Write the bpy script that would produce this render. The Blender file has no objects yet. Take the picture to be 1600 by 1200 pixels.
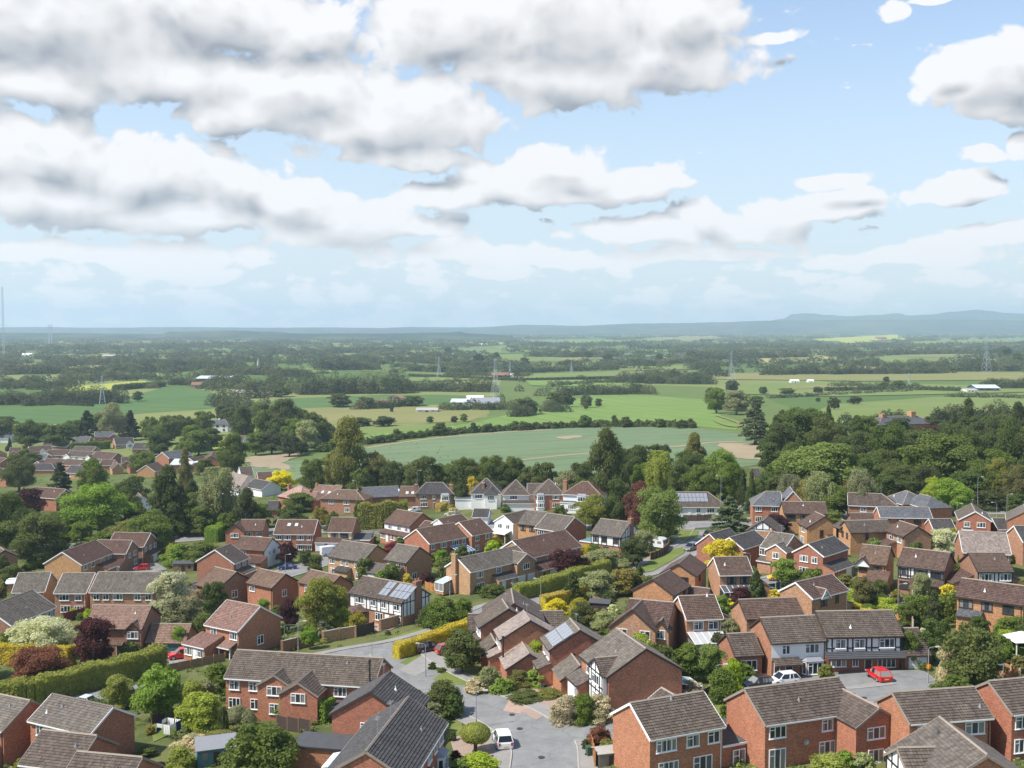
import bpy, math, random
import numpy as np
from mathutils import Vector, Matrix
R = math.radians
random.seed(11)
scene = bpy.context.scene
COL = scene.collection

# ------------------------------------------------------------------ camera
CAM_H, FPX, PITCH = 60.0, 1700.0, math.atan(89.0 / 1700.0)   # drone 60 m above the plain, tipped down 3 degrees
cam_data = bpy.data.cameras.new('camera')
cam_data.sensor_width = 36.0
cam_data.lens = 36.0 * FPX / 1600.0
cam_data.clip_start = 1.0
cam_data.clip_end = 60000.0
cam = bpy.data.objects.new('camera', cam_data)
COL.objects.link(cam)
cam.location = (0, 0, CAM_H)
cam.rotation_euler = (R(90) - PITCH, 0, 0)
scene.camera = cam
CP, SP = math.cos(PITCH), math.sin(PITCH)

# lie of the land: the estate falls away from the drone and to the left, then the farmland drops to the plain
_ys = np.arange(0, 1600.0, 1.0)
_D = np.interp(_ys, [0, 80, 107, 270, 330, 450, 600, 900, 1600], [38, 42.4, 44, 53.6, 53.2, 55.5, 59.5, 66, 66])
_S = np.interp(_ys, [0, 280, 550, 1000, 1600], [0.072, 0.072, 0.058, 0.0, 0.0])
_XL = np.interp(_ys, [0, 280, 550, 1600], [-85, -100, -260, -300])
_XR = np.interp(_ys, [0, 280, 550, 1600], [75, 90, 190, 200])
_k = np.ones(41) / 41
_sm = lambda a: np.convolve(np.pad(a, 20, mode='edge'), _k, mode='valid')
_D, _S, _XL, _XR = _sm(_D), _sm(_S), _sm(_XL), _sm(_XR)
def ground(x, y):
 i = min(max(y, 0.0), 1590.0)
 k = int(i); f = i - k
 L = lambda a: a[k] * (1 - f) + a[k + 1] * f
 lo, hi, s = L(_XL), L(_XR), L(_S)
 m, h = (lo + hi) / 2, (hi - lo) / 2
 q = (x - m) / h
 xe = m + h * math.tanh(q * 1.0) * 1.15 if abs(q) > 0.0 else m
 return float(CAM_H - (L(_D) - s * (xe - 25)))

def at(px, py, h=0.0):
 """plan position (x, y) of a point h above the ground seen at px, py of the 1600x1200 survey picture"""
 u, v = (px - 800.0) / FPX, (py - 600.0) / FPX
 d = Vector((u, CP - v * SP, -SP - v * CP))
 g = CAM_H - 54.0
 for _ in range(25):
  t = (g + h - CAM_H) / d.z
  x, y = d.x * t, d.y * t
  g = 0.4 * g + 0.6 * ground(x, y)
 return Vector((x, y))

def at_abs(px, py, z):
 """plan position of a point of absolute height z"""
 u, v = (px - 800.0) / FPX, (py - 600.0) / FPX
 d = Vector((u, CP - v * SP, -SP - v * CP))
 t = (z - CAM_H) / d.z
 return Vector((d.x * t, d.y * t))

def ridge_line(r1, r2, h):
 """both ends of a level ridge h above the ground under its middle, and that ground's height"""
 m = at((r1[0] + r2[0]) / 2, (r1[1] + r2[1]) / 2, h)
 for _ in range(6):
  g = ground(m.x, m.y)
  A, B = at_abs(*r1, g + h), at_abs(*r2, g + h)
  m = (A + B) / 2
 return A, B, g

def depth_of(p):
 return p.y * CP + (CAM_H - ground(p.x, p.y)) * SP

def proj(x, y, z):
 X, Y, Z = x, y, z - CAM_H
 zc = Y * CP - Z * SP
 yc = -(Y * SP + Z * CP)
 return 800 + FPX * X / zc, 600 + FPX * yc / zc

# ------------------------------------------------------------------ world, sun, exposure
SUN_EL, SUN_AZ_VEC = R(52), Vector((-0.93, -0.36))           # sun high on the left, a little behind the camera
sun_dir = Vector((SUN_AZ_VEC.x, SUN_AZ_VEC.y, 0)).normalized() * math.cos(SUN_EL) + Vector((0, 0, math.sin(SUN_EL)))
sd = bpy.data.lights.new('sun', 'SUN')
sd.energy = 3.6
sd.angle = R(0.6)
sd.color = (1.0, 0.94, 0.84)
sun = bpy.data.objects.new('sun', sd)
COL.objects.link(sun)
sun.rotation_euler = sun_dir.to_track_quat('Z', 'Y').to_euler()
scene.view_settings.view_transform = 'Standard'
scene.view_settings.look = 'None'
scene.view_settings.gamma = 1.0
scene.view_settings.exposure = 0.92
scene.view_settings.use_curve_mapping = False

SKY_STRENGTH = 0.15
world = bpy.data.worlds.new('World')
scene.world = world
world.use_nodes = True
wn, wl = world.node_tree.nodes, world.node_tree.links
wn.clear()

class NT:
 """short hand for building node trees"""
 def __init__(s, tree): s.t, s.n, s.l = tree, tree.nodes, tree.links
 def new(s, typ, **kw):
  n = s.n.new(typ)
  for k, v in kw.items(): setattr(n, k, v)
  return n
 def put(s, sock, v):
  if hasattr(v, 'is_output') or isinstance(v, bpy.types.NodeSocket): s.l.new(v, sock)
  elif v is not None: sock.default_value = v
 def math(s, op, a, b=None, c=None, clamp=False):
  n = s.new('ShaderNodeMath', operation=op, use_clamp=clamp)
  for i, v in enumerate((a, b, c)):
   if v is not None: s.put(n.inputs[i], v)
  return n.outputs[0]
 def vmath(s, op, a, b=None):
  n = s.new('ShaderNodeVectorMath', operation=op)
  s.put(n.inputs[0], a)
  if b is not None: s.put(n.inputs[1], b)
  return n.outputs['Value'] if op in ('LENGTH', 'DOT_PRODUCT') else n.outputs['Vector']
 def comb(s, x, y, z=0.0):
  n = s.new('ShaderNodeCombineXYZ')
  for i, v in enumerate((x, y, z)): s.put(n.inputs[i], v)
  return n.outputs[0]
 def sep(s, v):
  n = s.new('ShaderNodeSeparateXYZ'); s.put(n.inputs[0], v); return n.outputs
 def noise(s, vec, scale, detail=3.0, rough=0.5, out='Fac', dist=0.0):
  n = s.new('ShaderNodeTexNoise')
  if vec is not None: s.put(n.inputs['Vector'], vec)
  n.inputs['Scale'].default_value = scale; n.inputs['Detail'].default_value = detail
  n.inputs['Roughness'].default_value = rough; n.inputs['Distortion'].default_value = dist
  return n.outputs[out]
 def mix(s, f, a, b, typ='MIX'):
  n = s.new('ShaderNodeMix', data_type='RGBA', blend_type=typ)
  s.put(n.inputs['Factor'], f)
  for i, v in ((6, a), (7, b)):
   if isinstance(v, (tuple, list)): n.inputs[i].default_value = (*v[:3], 1)
   else: s.l.new(v, n.inputs[i])
  return n.outputs[2]
 def ramp(s, v, a, b, c=0.0, d=1.0, smooth=True):
  n = s.new('ShaderNodeMapRange', interpolation_type='SMOOTHSTEP' if smooth else 'LINEAR')
  s.put(n.inputs[0], v)
  for i, x in enumerate((a, b, c, d)): s.put(n.inputs[i + 1], x)
  return n.outputs[0]

# clouds: (azimuth px, elevation px, half width, half height) of each cumulus as surveyed, as angles on the sky
CLOUDS = [(60, 40, 330, 110), (320, 20, 240, 85), (60, 130, 150, 45), (470, 45, 120, 75), (250, 110, 200, 60),
          (700, 40, 150, 110), (860, 50, 250, 125), (1010, 90, 160, 85), (1060, 20, 110, 70), (600, 190, 190, 75),
          (480, 140, 150, 65), (640, 250, 110, 32), (380, 170, 100, 55), (860, 120, 180, 75),
          (60, 245, 190, 62), (230, 275, 170, 65), (370, 300, 100, 50), (280, 340, 210, 32), (120, 310, 190, 55), (30, 300, 100, 45),
          (450, 320, 90, 40), (540, 355, 150, 42), (640, 365, 90, 26), (50, 397, 75, 26), (240, 400, 160, 28), (340, 425, 70, 18), (510, 345, 70, 40),
          (830, 300, 225, 42), (870, 262, 80, 34), (760, 275, 70, 34), (960, 295, 100, 38), (700, 310, 100, 30), (1015, 290, 50, 26),
          (1085, 340, 55, 35), (1010, 368, 120, 25), (1150, 358, 130, 32), (1260, 335, 130, 28), (1330, 320, 55, 22), (1300, 290, 40, 18),
          (1145, 396, 75, 10), (745, 398, 120, 22), (780, 425, 60, 14),
          (1530, 130, 100, 62), (1590, 90, 90, 48), (1640, 150, 80, 60), (1465, 115, 36, 24), (1550, 170, 60, 28), (1596, 232, 34, 28), (1530, 246, 34, 18),
          (1485, 312, 62, 20), (1510, 300, 34, 18), (1606, 315, 22, 18), (1385, 12, 28, 24), (1200, 62, 36, 12), (1440, -6, 40, 8),
          (1570, 372, 70, 22), (1420, 400, 130, 20), (1290, 402, 60, 12), (1060, 405, 110, 14), (880, 405, 90, 16),
          (-260, 80, 300, 120), (-250, 300, 260, 70), (1950, 230, 150, 70), (-700, 120, 300, 140), (2300, 40, 260, 110)]

def cloud_group():
 g = bpy.data.node_groups.new('cloud_density', 'ShaderNodeTree')
 g.interface.new_socket('P', in_out='INPUT', socket_type='NodeSocketVector')
 g.interface.new_socket('D', in_out='OUTPUT', socket_type='NodeSocketFloat')
 g.interface.new_socket('B', in_out='OUTPUT', socket_type='NodeSocketFloat')
 g.interface.new_socket('S', in_out='OUTPUT', socket_type='NodeSocketFloat')
 t = NT(g)
 gi, go = t.new('NodeGroupInput'), t.new('NodeGroupOutput')
 P = gi.outputs[0]                                       # x azimuth, y elevation (radians)
 az, el, _ = t.sep(P)
 Q = t.vmath('MULTIPLY', P, (4.4, 5.2, 1.0))
 big = t.noise(Q, 2.1, 3.0, 0.5, 'Color')
 warp = t.vmath('MULTIPLY', t.vmath('SUBTRACT', big, (0.5, 0.5, 0.5)), (0.085, 0.045, 0))
 PW = t.vmath('ADD', P, warp)
 acc = None
 for (cx, cy, rx, ry) in CLOUDS:
  ca = math.atan((cx - 800) / FPX)
  v = (cy - 600) / FPX
  zz = -SP - v * CP
  yy = CP - v * SP
  ce = math.atan2(zz, math.hypot((cx - 800) / FPX, yy))
  m = t.vmath('MULTIPLY', t.vmath('SUBTRACT', PW, (ca, ce, 0)), (FPX / (rx * 1.12), FPX / (ry * 1.12), 0))
  m = t.vmath('MINIMUM', m, t.vmath('MULTIPLY', m, (-1.0, 1.45, 1.0)))
  d = t.math('SUBTRACT', 1.0, t.vmath('LENGTH', m))
  acc = d if acc is None else t.math('SMOOTH_MAX', acc, d, 0.18)
 fine = t.noise(Q, 5.0, 8.0, 0.55)
 def puff(sc, sm=0.5):
  n = t.new('ShaderNodeTexVoronoi', feature='SMOOTH_F1', voronoi_dimensions='2D'); n.inputs['Scale'].default_value = sc; n.inputs['Smoothness'].default_value = sm
  t.l.new(t.vmath('ADD', Q, t.vmath('MULTIPLY', big, (0.3, 0.3, 0))), n.inputs['Vector'])
  return t.math('SUBTRACT', 0.40, n.outputs['Distance'])
 billow = t.math('ADD', t.math('MULTIPLY', puff(5.0), 0.62), t.math('MULTIPLY', puff(12.0), 0.40))
 low = t.ramp(el, 0.03, 0.12, 0.10, -0.46)              # a low broken deck towards the horizon
 low = t.math('ADD', low, t.math('MULTIPLY', t.math('SUBTRACT', t.noise(t.vmath('MULTIPLY', P, (9.0, 30.0, 1)), 2.0, 6.0, 0.6), 0.5), 2.6))
 low = t.math('MINIMUM', low, 0.30)
 base = t.math('MAXIMUM', acc, low)
 D = t.math('ADD', base, t.math('MULTIPLY', t.math('SUBTRACT', fine, 0.5), 0.80))
 D = t.math('ADD', D, t.math('ADD', billow, t.math('ADD', t.math('MULTIPLY', puff(28.0), 0.18), t.math('MULTIPLY', puff(62.0), 0.07))))
 soft = t.math('ADD', base, t.math('ADD', billow, t.math('MULTIPLY', t.math('SUBTRACT', t.noise(Q, 5.0, 3.0, 0.5), 0.5), 0.5)))
 D = t.math('MAXIMUM', D, t.math('MULTIPLY', t.math('SUBTRACT', acc, 0.24), 1.6))   # no holes through the heart of a cloud
 t.l.new(D, go.inputs[0]); t.l.new(t.math('MAXIMUM', acc, -0.3), go.inputs[1]); t.l.new(soft, go.inputs[2])
 return g

w = NT(world.node_tree)
tc = w.new('ShaderNodeTexCoord')
dx, dy, dz = w.sep(tc.outputs['Generated'])
azn = w.math('ARCTAN2', dx, dy)
eln = w.math('ARCSINE', dz)
Pn = w.comb(azn, eln, 0.0)
cg = cloud_group()
def cloud(vec):
 n = w.new('ShaderNodeGroup'); n.node_tree = cg
 w.l.new(vec, n.inputs[0]); return n.outputs[0], n.outputs[1], n.outputs[2]
(D0, B0, S0), (D1, B1, S1) = cloud(Pn), cloud(w.vmath('ADD', Pn, (-0.012, 0.020, 0)))   # the second a step towards the sun: which flank of a cloud is lit
mask = w.ramp(D0, 0.01, 0.27)
thick = w.ramp(S0, 0.38, 1.15)
relief = w.math('ADD', w.math('MULTIPLY', w.math('SUBTRACT', S0, S1), 0.46), w.math('MULTIPLY', w.math('SUBTRACT', D0, D1), 0.24))
lum = w.math('ADD', w.math('SUBTRACT', 0.93, w.math('MULTIPLY', thick, 0.40)), relief)
lum = w.math('ADD', lum, w.math('MULTIPLY', w.math('SUBTRACT', B0, B1), 0.30))     # broad shade under each cloud
lum = w.ramp(lum, 0.22, 1.12, 0.43, 1.02, False)
lk = w.ramp(eln, 0.045, 0.10)
lum = w.math('ADD', w.math('MULTIPLY', lum, lk), w.math('MULTIPLY', 1.02, w.math('SUBTRACT', 1.0, lk)))
sky = w.new('ShaderNodeTexSky', sky_type='NISHITA')
sky.sun_disc = False
sky.sun_elevation = SUN_EL
sky.sun_rotation = math.atan2(SUN_AZ_VEC.x, SUN_AZ_VEC.y)
sky.altitude = 60; sky.air_density = 1.0; sky.dust_density = 0.5; sky.ozone_density = 1.0
K = 1.0 / SKY_STRENGTH
skyc = w.mix(w.ramp(eln, 0.0, 0.34, 0.85, 0.15), w.mix(1.0, sky.outputs[0], (0.68, 0.69, 0.71), 'MULTIPLY'), (0.365 * K, 0.42 * K, 0.465 * K))
warm = w.mix(w.ramp(lum, 0.35, 0.85), (0.86, 0.95, 1.06), (1.0, 1.0, 1.0))
lumc = w.comb(w.math('MULTIPLY', lum, K * 0.515), w.math('MULTIPLY', lum, K * 0.515), w.math('MULTIPLY', lum, K * 0.525))
cloudc = w.mix(1.0, lumc, warm, 'MULTIPLY')
fade = w.ramp(eln, 0.0, 0.07, 0.75, 1.0)                  # distant clouds are washed out by the air
out = w.mix(w.math('MULTIPLY', mask, fade), skyc, cloudc)
bg = w.new('ShaderNodeBackground')
bg.inputs['Strength'].default_value = SKY_STRENGTH
w.l.new(out, bg.inputs['Color'])
wo = w.new('ShaderNodeOutputWorld')
w.l.new(bg.outputs[0], wo.inputs['Surface'])
world.cycles.sampling_method = 'MANUAL'
world.cycles.sample_map_resolution = 512
scene.cycles.max_bounces = 6
scene.cycles.diffuse_bounces = 3
scene.cycles.glossy_bounces = 2
scene.cycles.transmission_bounces = 2
scene.cycles.transparent_max_bounces = 4
scene.cycles.volume_bounces = 1
scene.cycles.use_denoising = True

# ------------------------------------------------------------------ materials
MATS = {}
def new_mat(name):
 m = bpy.data.materials.new(name)
 m.use_nodes = True
 m.node_tree.nodes.clear()
 t = NT(m.node_tree)
 o = t.new('ShaderNodeOutputMaterial')
 MATS[name] = m
 return m, t, o

def principled(t, o, color, rough=0.8, spec=0.3, bump=None, metal=0.0):
 p = t.new('ShaderNodeBsdfPrincipled')
 if isinstance(color, (tuple, list)): p.inputs['Base Color'].default_value = (*color[:3], 1)
 else: t.l.new(color, p.inputs['Base Color'])
 t.put(p.inputs['Roughness'], rough)
 p.inputs['Specular IOR Level'].default_value = spec
 p.inputs['Metallic'].default_value = metal
 if bump is not None:
  b = t.new('ShaderNodeBump')
  b.inputs['Strength'].default_value = bump[1]; b.inputs['Distance'].default_value = bump[2]
  t.l.new(bump[0], b.inputs['Height']); t.l.new(b.outputs[0], p.inputs['Normal'])
 t.l.new(p.outputs[0], o.inputs['Surface'])
 return p

def objcoord(t, n='Object'):
 return t.new('ShaderNodeTexCoord').outputs[n]
def objrand(t):
 return t.new('ShaderNodeObjectInfo').outputs['Random']
def worldpos(t):
 return t.new('ShaderNodeNewGeometry').outputs['Position']
def hsv(t, col, h=0.5, s=1.0, v=1.0):
 n = t.new('ShaderNodeHueSaturation')
 t.put(n.inputs['Hue'], h); t.put(n.inputs['Saturation'], s); t.put(n.inputs['Value'], v)
 if isinstance(col, (tuple, list)): n.inputs['Color'].default_value = (*col[:3], 1)
 else: t.l.new(col, n.inputs['Color'])
 return n.outputs[0]

def plain(name, color, rough=0.7, spec=0.3, var=0.12, scale=3.0, metal=0.0):
 m, t, o = new_mat(name)
 n = t.noise(objcoord(t), scale, 4.0, 0.6)
 v = t.math('ADD', t.math('MULTIPLY', t.math('SUBTRACT', n, 0.5), var * 2), 1.0)
 principled(t, o, hsv(t, color, v=v), rough, spec, metal=metal)
 return m

def brick_mat(name, color):
 m, t, o = new_mat(name)
 wp = worldpos(t)
 r = objrand(t)
 bt = t.new('ShaderNodeTexBrick')
 x, y, z = t.sep(objcoord(t))
 t.l.new(t.comb(t.math('ADD', x, y), z, 0.0), bt.inputs['Vector'])
 bt.inputs['Scale'].default_value = 1.0
 bt.inputs['Brick Width'].default_value = 0.225; bt.inputs['Row Height'].default_value = 0.075
 bt.inputs['Mortar Size'].default_value = 0.009; bt.inputs['Bias'].default_value = 0.0
 bt.inputs['Color1'].default_value = (*[c * 0.62 for c in color], 1)
 bt.inputs['Color2'].default_value = (*[min(1, c * 1.36) for c in color], 1)
 bt.inputs['Mortar'].default_value = (0.30, 0.25, 0.20, 1)
 a = t.noise(wp, 0.45, 4.0, 0.6)
 b = t.noise(t.vmath('MULTIPLY', wp, (1, 1, 2.5)), 2.4, 4.0, 0.65)
 c3 = t.noise(t.vmath('MULTIPLY', wp, (1, 1, 0.25)), 1.4, 3.0, 0.6)     # rain runs
 sp = t.noise(t.vmath('MULTIPLY', wp, (1, 1, 2.2)), 3.6, 2.0, 0.8)
 v = t.math('ADD', t.math('MULTIPLY', a, 0.30), t.math('ADD', t.math('MULTIPLY', b, 0.16), t.math('MULTIPLY', sp, 0.55)))
 v = t.math('ADD', v, t.math('MULTIPLY', c3, 0.22))
 v = t.math('ADD', v, t.math('ADD', 0.36, t.math('MULTIPLY', r, 0.14)))
 h = t.math('ADD', 0.493, t.math('MULTIPLY', r, 0.014))
 principled(t, o, hsv(t, bt.outputs['Color'], h=h, v=v), 0.9, 0.15, (b, 0.25, 0.02))
 return m

def tile_mat(name, color, lichen=(0.34, 0.32, 0.26), amount=0.5):
 """concrete roof tiles: u runs along the eaves, v up the slope, in metres"""
 m, t, o = new_mat(name)
 uv = t.new('ShaderNodeUVMap'); uv.uv_map = 'UVMap'
 u, v, _ = t.sep(uv.outputs[0])
 r = objrand(t)
 row = t.math('FLOOR', t.math('DIVIDE', v, 0.335))
 colm = t.math('FLOOR', t.math('ADD', t.math('DIVIDE', u, 0.30), t.math('MULTIPLY', t.math('MODULO', row, 2.0), 0.5)))
 wn_ = t.new('ShaderNodeTexWhiteNoise', noise_dimensions='3D')
 t.l.new(t.comb(row, colm, t.math('MULTIPLY', r, 57.0)), wn_.inputs['Vector'])
 wp = worldpos(t)
 big = t.noise(wp, 0.33, 4.0, 0.6)
 mid = t.noise(wp, 1.9, 5.0, 0.7)
 streak = t.noise(t.comb(t.math('MULTIPLY', u, 2.2), t.math('MULTIPLY', v, 0.35), t.math('MULTIPLY', r, 40.0)), 1.0, 4.0, 0.65)
 val = t.math('ADD', t.math('MULTIPLY', wn_.outputs['Value'], 0.48), t.math('MULTIPLY', big, 0.40))
 val = t.math('ADD', val, t.math('ADD', t.math('MULTIPLY', mid, 0.35), t.math('MULTIPLY', streak, 0.35)))
 val = t.math('ADD', t.math('ADD', val, 0.13), t.math('MULTIPLY', r, 0.12))
 c = hsv(t, color, h=t.math('ADD', 0.49, t.math('MULTIPLY', r, 0.02)), v=val)
 lf = t.math('MULTIPLY', t.ramp(t.math('ADD', t.math('MULTIPLY', mid, 0.6), t.math('MULTIPLY', streak, 0.5)), 0.52, 0.78), amount)
 c = t.mix(lf, c, lichen)
 roll = t.math('ADD', t.math('MULTIPLY', t.math('COSINE', t.math('MULTIPLY', u, 2 * math.pi / 0.30)), 0.5), 0.5)
 roll = t.math('POWER', roll, 3.0)
 principled(t, o, c, 0.85, 0.25, (roll, 0.55, 0.05))
 return m

for n_, c_ in dict(red=(0.39, 0.126, 0.056), brown=(0.28, 0.122, 0.062), orange=(0.46, 0.21, 0.080), pink=(0.39, 0.178, 0.095),
                   buff=(0.42, 0.22, 0.105), deep=(0.33, 0.108, 0.052)).items():
 brick_mat('brick_' + n_, c_)
for n_, c_, l_, a_ in (('grey', (0.160, 0.136, 0.115), (0.31, 0.29, 0.245), 0.45), ('brown', (0.134, 0.086, 0.069), (0.24, 0.19, 0.14), 0.35),
                       ('dark', (0.088, 0.082, 0.082), (0.2, 0.19, 0.17), 0.3), ('pink', (0.225, 0.138, 0.108), (0.36, 0.26, 0.2), 0.3),
                       ('pale', (0.40, 0.25, 0.205), (0.42, 0.33, 0.27), 0.2), ('red', (0.142, 0.082, 0.064), (0.26, 0.18, 0.13), 0.3),
                       ('tan', (0.185, 0.118, 0.085), (0.30, 0.25, 0.19), 0.45), ('mauve', (0.27, 0.220, 0.195), (0.36, 0.32, 0.28), 0.3),
                       ('slate', (0.15, 0.155, 0.17), (0.25, 0.25, 0.25), 0.3), ('taupe', (0.128, 0.099, 0.082), (0.28, 0.25, 0.2), 0.4)):
 tile_mat('tile_' + n_, tuple(v * (0.95 if n_ in ('pale', 'mauve', 'pink') else 0.80) for v in c_), tuple(v * 0.85 for v in l_), a_)
plain('white', (0.78, 0.78, 0.76), 0.5, 0.4, 0.06)
plain('upvc', (0.82, 0.82, 0.81), 0.35, 0.45, 0.03)
plain('cream', (0.72, 0.62, 0.40), 0.7, 0.3, 0.06)
plain('render_white', (0.74, 0.74, 0.72), 0.85, 0.2, 0.10, 0.8)
plain('timber_black', (0.035, 0.032, 0.034), 0.7, 0.3, 0.2)
plain('trim_dark', (0.055, 0.040, 0.034), 0.6, 0.3, 0.2)
plain('ridge_tile', (0.27, 0.225, 0.185), 0.9, 0.2, 0.30, 2.5)
plain('ridge_dark', (0.15, 0.125, 0.112), 0.9, 0.2, 0.30, 2.5)
plain('felt', (0.075, 0.078, 0.085), 0.9, 0.2, 0.25, 1.2)
plain('lead', (0.24, 0.25, 0.27), 0.6, 0.4, 0.15)
plain('concrete', (0.36, 0.34, 0.31), 0.9, 0.2, 0.18, 1.5)
plain('door_dark', (0.05, 0.035, 0.03), 0.5, 0.4, 0.1)
plain('door_brown', (0.16, 0.07, 0.045), 0.5, 0.4, 0.1)
plain('door_teal', (0.03, 0.115, 0.115), 0.5, 0.4, 0.1)
plain('door_white', (0.76, 0.76, 0.75), 0.5, 0.4, 0.05)
plain('fence_wood', (0.25, 0.165, 0.10), 0.9, 0.2, 0.35, 2.0)
plain('fence_orange', (0.46, 0.215, 0.075), 0.85, 0.2, 0.2, 2.0)
plain('fence_dark', (0.075, 0.055, 0.048), 0.9, 0.2, 0.3, 2.0)
plain('fence_red', (0.20, 0.045, 0.035), 0.85, 0.2, 0.2, 2.0)
plain('fence_grey', (0.20, 0.19, 0.17), 0.9, 0.2, 0.3, 2.0)
plain('post_concrete', (0.48, 0.45, 0.40), 0.9, 0.2, 0.15)
plain('metal_grey', (0.36, 0.38, 0.39), 0.5, 0.5, 0.1, metal=0.3)
plain('steel_pylon', (0.42, 0.47, 0.51), 0.6, 0.5, 0.1)
plain('lamp_green', (0.20, 0.27, 0.25), 0.5, 0.4, 0.1)
plain('roof_far', (0.23, 0.125, 0.09), 0.9, 0.2, 0.2)
plain('pot', (0.42, 0.19, 0.10), 0.9, 0.2, 0.2)
plain('bark', (0.11, 0.085, 0.062), 0.95, 0.1, 0.3, 5.0)
plain('bark_pale', (0.33, 0.31, 0.28), 0.95, 0.1, 0.3, 5.0)
plain('tyre', (0.018, 0.018, 0.02), 0.85, 0.2, 0.1)
plain('rim', (0.42, 0.43, 0.45), 0.35, 0.5, 0.1, metal=0.6)
plain('plate_yellow', (0.75, 0.52, 0.03), 0.5, 0.3, 0.03)
plain('plate_white', (0.8, 0.8, 0.78), 0.5, 0.3, 0.03)
plain('lamp_red', (0.45, 0.015, 0.015), 0.25, 0.5, 0.05)
plain('lamp_clear', (0.75, 0.77, 0.8), 0.15, 0.6, 0.03)
plain('sign_orange', (0.85, 0.33, 0.02), 0.5, 0.3, 0.03)
plain('blue_cover', (0.05, 0.20, 0.48), 0.6, 0.3, 0.15)
plain('teal_fence', (0.035, 0.085, 0.105), 0.85, 0.2, 0.2, 2.0)
plain('blue_cloth', (0.02, 0.035, 0.12), 0.9, 0.1, 0.1)
plain('green_bin', (0.03, 0.09, 0.05), 0.5, 0.4, 0.1)
plain('black_bin', (0.03, 0.03, 0.033), 0.5, 0.4, 0.1)
plain('teal_felt', (0.10, 0.20, 0.23), 0.8, 0.3, 0.15)
plain('shed_metal', (0.50, 0.54, 0.58), 0.55, 0.4, 0.1)
plain('shed_dark', (0.10, 0.12, 0.15), 0.7, 0.3, 0.15)
plain('slab_pink', (0.36, 0.255, 0.205), 0.95, 0.15, 0.25, 1.0)
for n_, c_ in dict(white=(0.72, 0.73, 0.74), red=(0.55, 0.012, 0.015), blue=(0.012, 0.03, 0.13), black=(0.018, 0.019, 0.022), grey=(0.13, 0.12, 0.12),
                   silver=(0.5, 0.52, 0.54), maroon=(0.30, 0.012, 0.03), yellow=(0.75, 0.42, 0.01), steelblue=(0.12, 0.18, 0.26)).items():
 m_, t_, o_ = new_mat('paint_' + n_)
 p_ = principled(t_, o_, c_, 0.32, 0.5)
 p_.inputs['Coat Weight'].default_value = 0.6; p_.inputs['Coat Roughness'].default_value = 0.08

def glass_mat(name, color, rough=0.06, spec=0.6):
 m, t, o = new_mat(name)
 r = objrand(t)
 n = t.noise(objcoord(t), 1.3, 1.0, 0.5)
 x, y, z = t.sep(objcoord(t))
 # net curtains and blinds behind some of the panes: paler cloth towards the pane's sides
 ed = t.math('MULTIPLY', t.ramp(t.math('ABSOLUTE', x), 0.22, 0.40), t.ramp(r, 0.30, 0.55))
 c = t.mix(t.math('MULTIPLY', ed, 0.55), hsv(t, color, v=t.math('ADD', 0.6, r)), (0.38, 0.36, 0.33))
 principled(t, o, c, rough, spec)
 return m
glass_mat('glass', (0.035, 0.043, 0.055))
glass_mat('glass_car', (0.012, 0.015, 0.018), 0.04, 0.5)
m_, t_, o_ = new_mat('glass_roof')
p_ = principled(t_, o_, (0.42, 0.52, 0.60), 0.15, 0.6)
m_, t_, o_ = new_mat('glass_blue')
p_ = principled(t_, o_, (0.06, 0.16, 0.30), 0.12, 0.6)
m_, t_, o_ = new_mat('poly_roof')
n_ = t_.noise(objcoord(t_), 2.0, 4.0, 0.6)
principled(t_, o_, t_.mix(n_, (0.34, 0.35, 0.36), (0.52, 0.53, 0.54)), 0.3, 0.5)
# photovoltaic panel: cells painted greyer to stand for sky glare, pale grid lines
m_, t_, o_ = new_mat('solar')
x_, y_, z_ = t_.sep(objcoord(t_))
g_ = t_.math('MAXIMUM', t_.ramp(t_.math('ABSOLUTE', t_.math('SUBTRACT', t_.math('FRACT', t_.math('MULTIPLY', x_, 6.0)), 0.5)), 0.44, 0.47),
             t_.ramp(t_.math('ABSOLUTE', t_.math('SUBTRACT', t_.math('FRACT', t_.math('MULTIPLY', y_, 6.0)), 0.5)), 0.44, 0.47))
p_ = principled(t_, o_, t_.mix(g_, (0.19, 0.20, 0.225), (0.5, 0.51, 0.53)), 0.24, 0.9)
p_.inputs['Coat Weight'].default_value = 1.0; p_.inputs['Coat Roughness'].default_value = 0.12

def leaf_mat(name, a, b, trans=0.46, hue=0.012):
 tint = (1.66, 1.40, 1.22)
 a, b = [c * k * 1.12 for c, k in zip(a, tint)], [min(0.8, c * k * 1.42) for c, k in zip(b, tint)]
 m, t, o = new_mat(name)
 r = objrand(t)
 wp = worldpos(t)
 n = t.noise(wp, 0.75, 3.0, 0.65)
 n2 = t.noise(wp, 3.2, 3.0, 0.7)
 f = t.math('ADD', t.math('MULTIPLY', n, 0.6), t.math('MULTIPLY', n2, 0.5))
 c = t.mix(t.ramp(f, 0.35, 0.75, smooth=False), a, b)
 c = hsv(t, c, h=t.math('ADD', 0.5 - hue, t.math('MULTIPLY', r, 2 * hue)), s=t.math('ADD', 0.82, t.math('MULTIPLY', r, 0.22)), v=t.math('ADD', 0.82, t.math('MULTIPLY', r, 0.38)))
 d = t.new('ShaderNodeBsdfDiffuse'); t.l.new(c, d.inputs[0])
 s = t.new('ShaderNodeBsdfTranslucent'); t.l.new(hsv(t, c, s=1.15, v=1.25), s.inputs[0])
 mx = t.new('ShaderNodeMixShader'); mx.inputs[0].default_value = trans
 t.l.new(d.outputs[0], mx.inputs[1]); t.l.new(s.outputs[0], mx.inputs[2])
 t.l.new(mx.outputs[0], o.inputs['Surface'])
 return m
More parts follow.
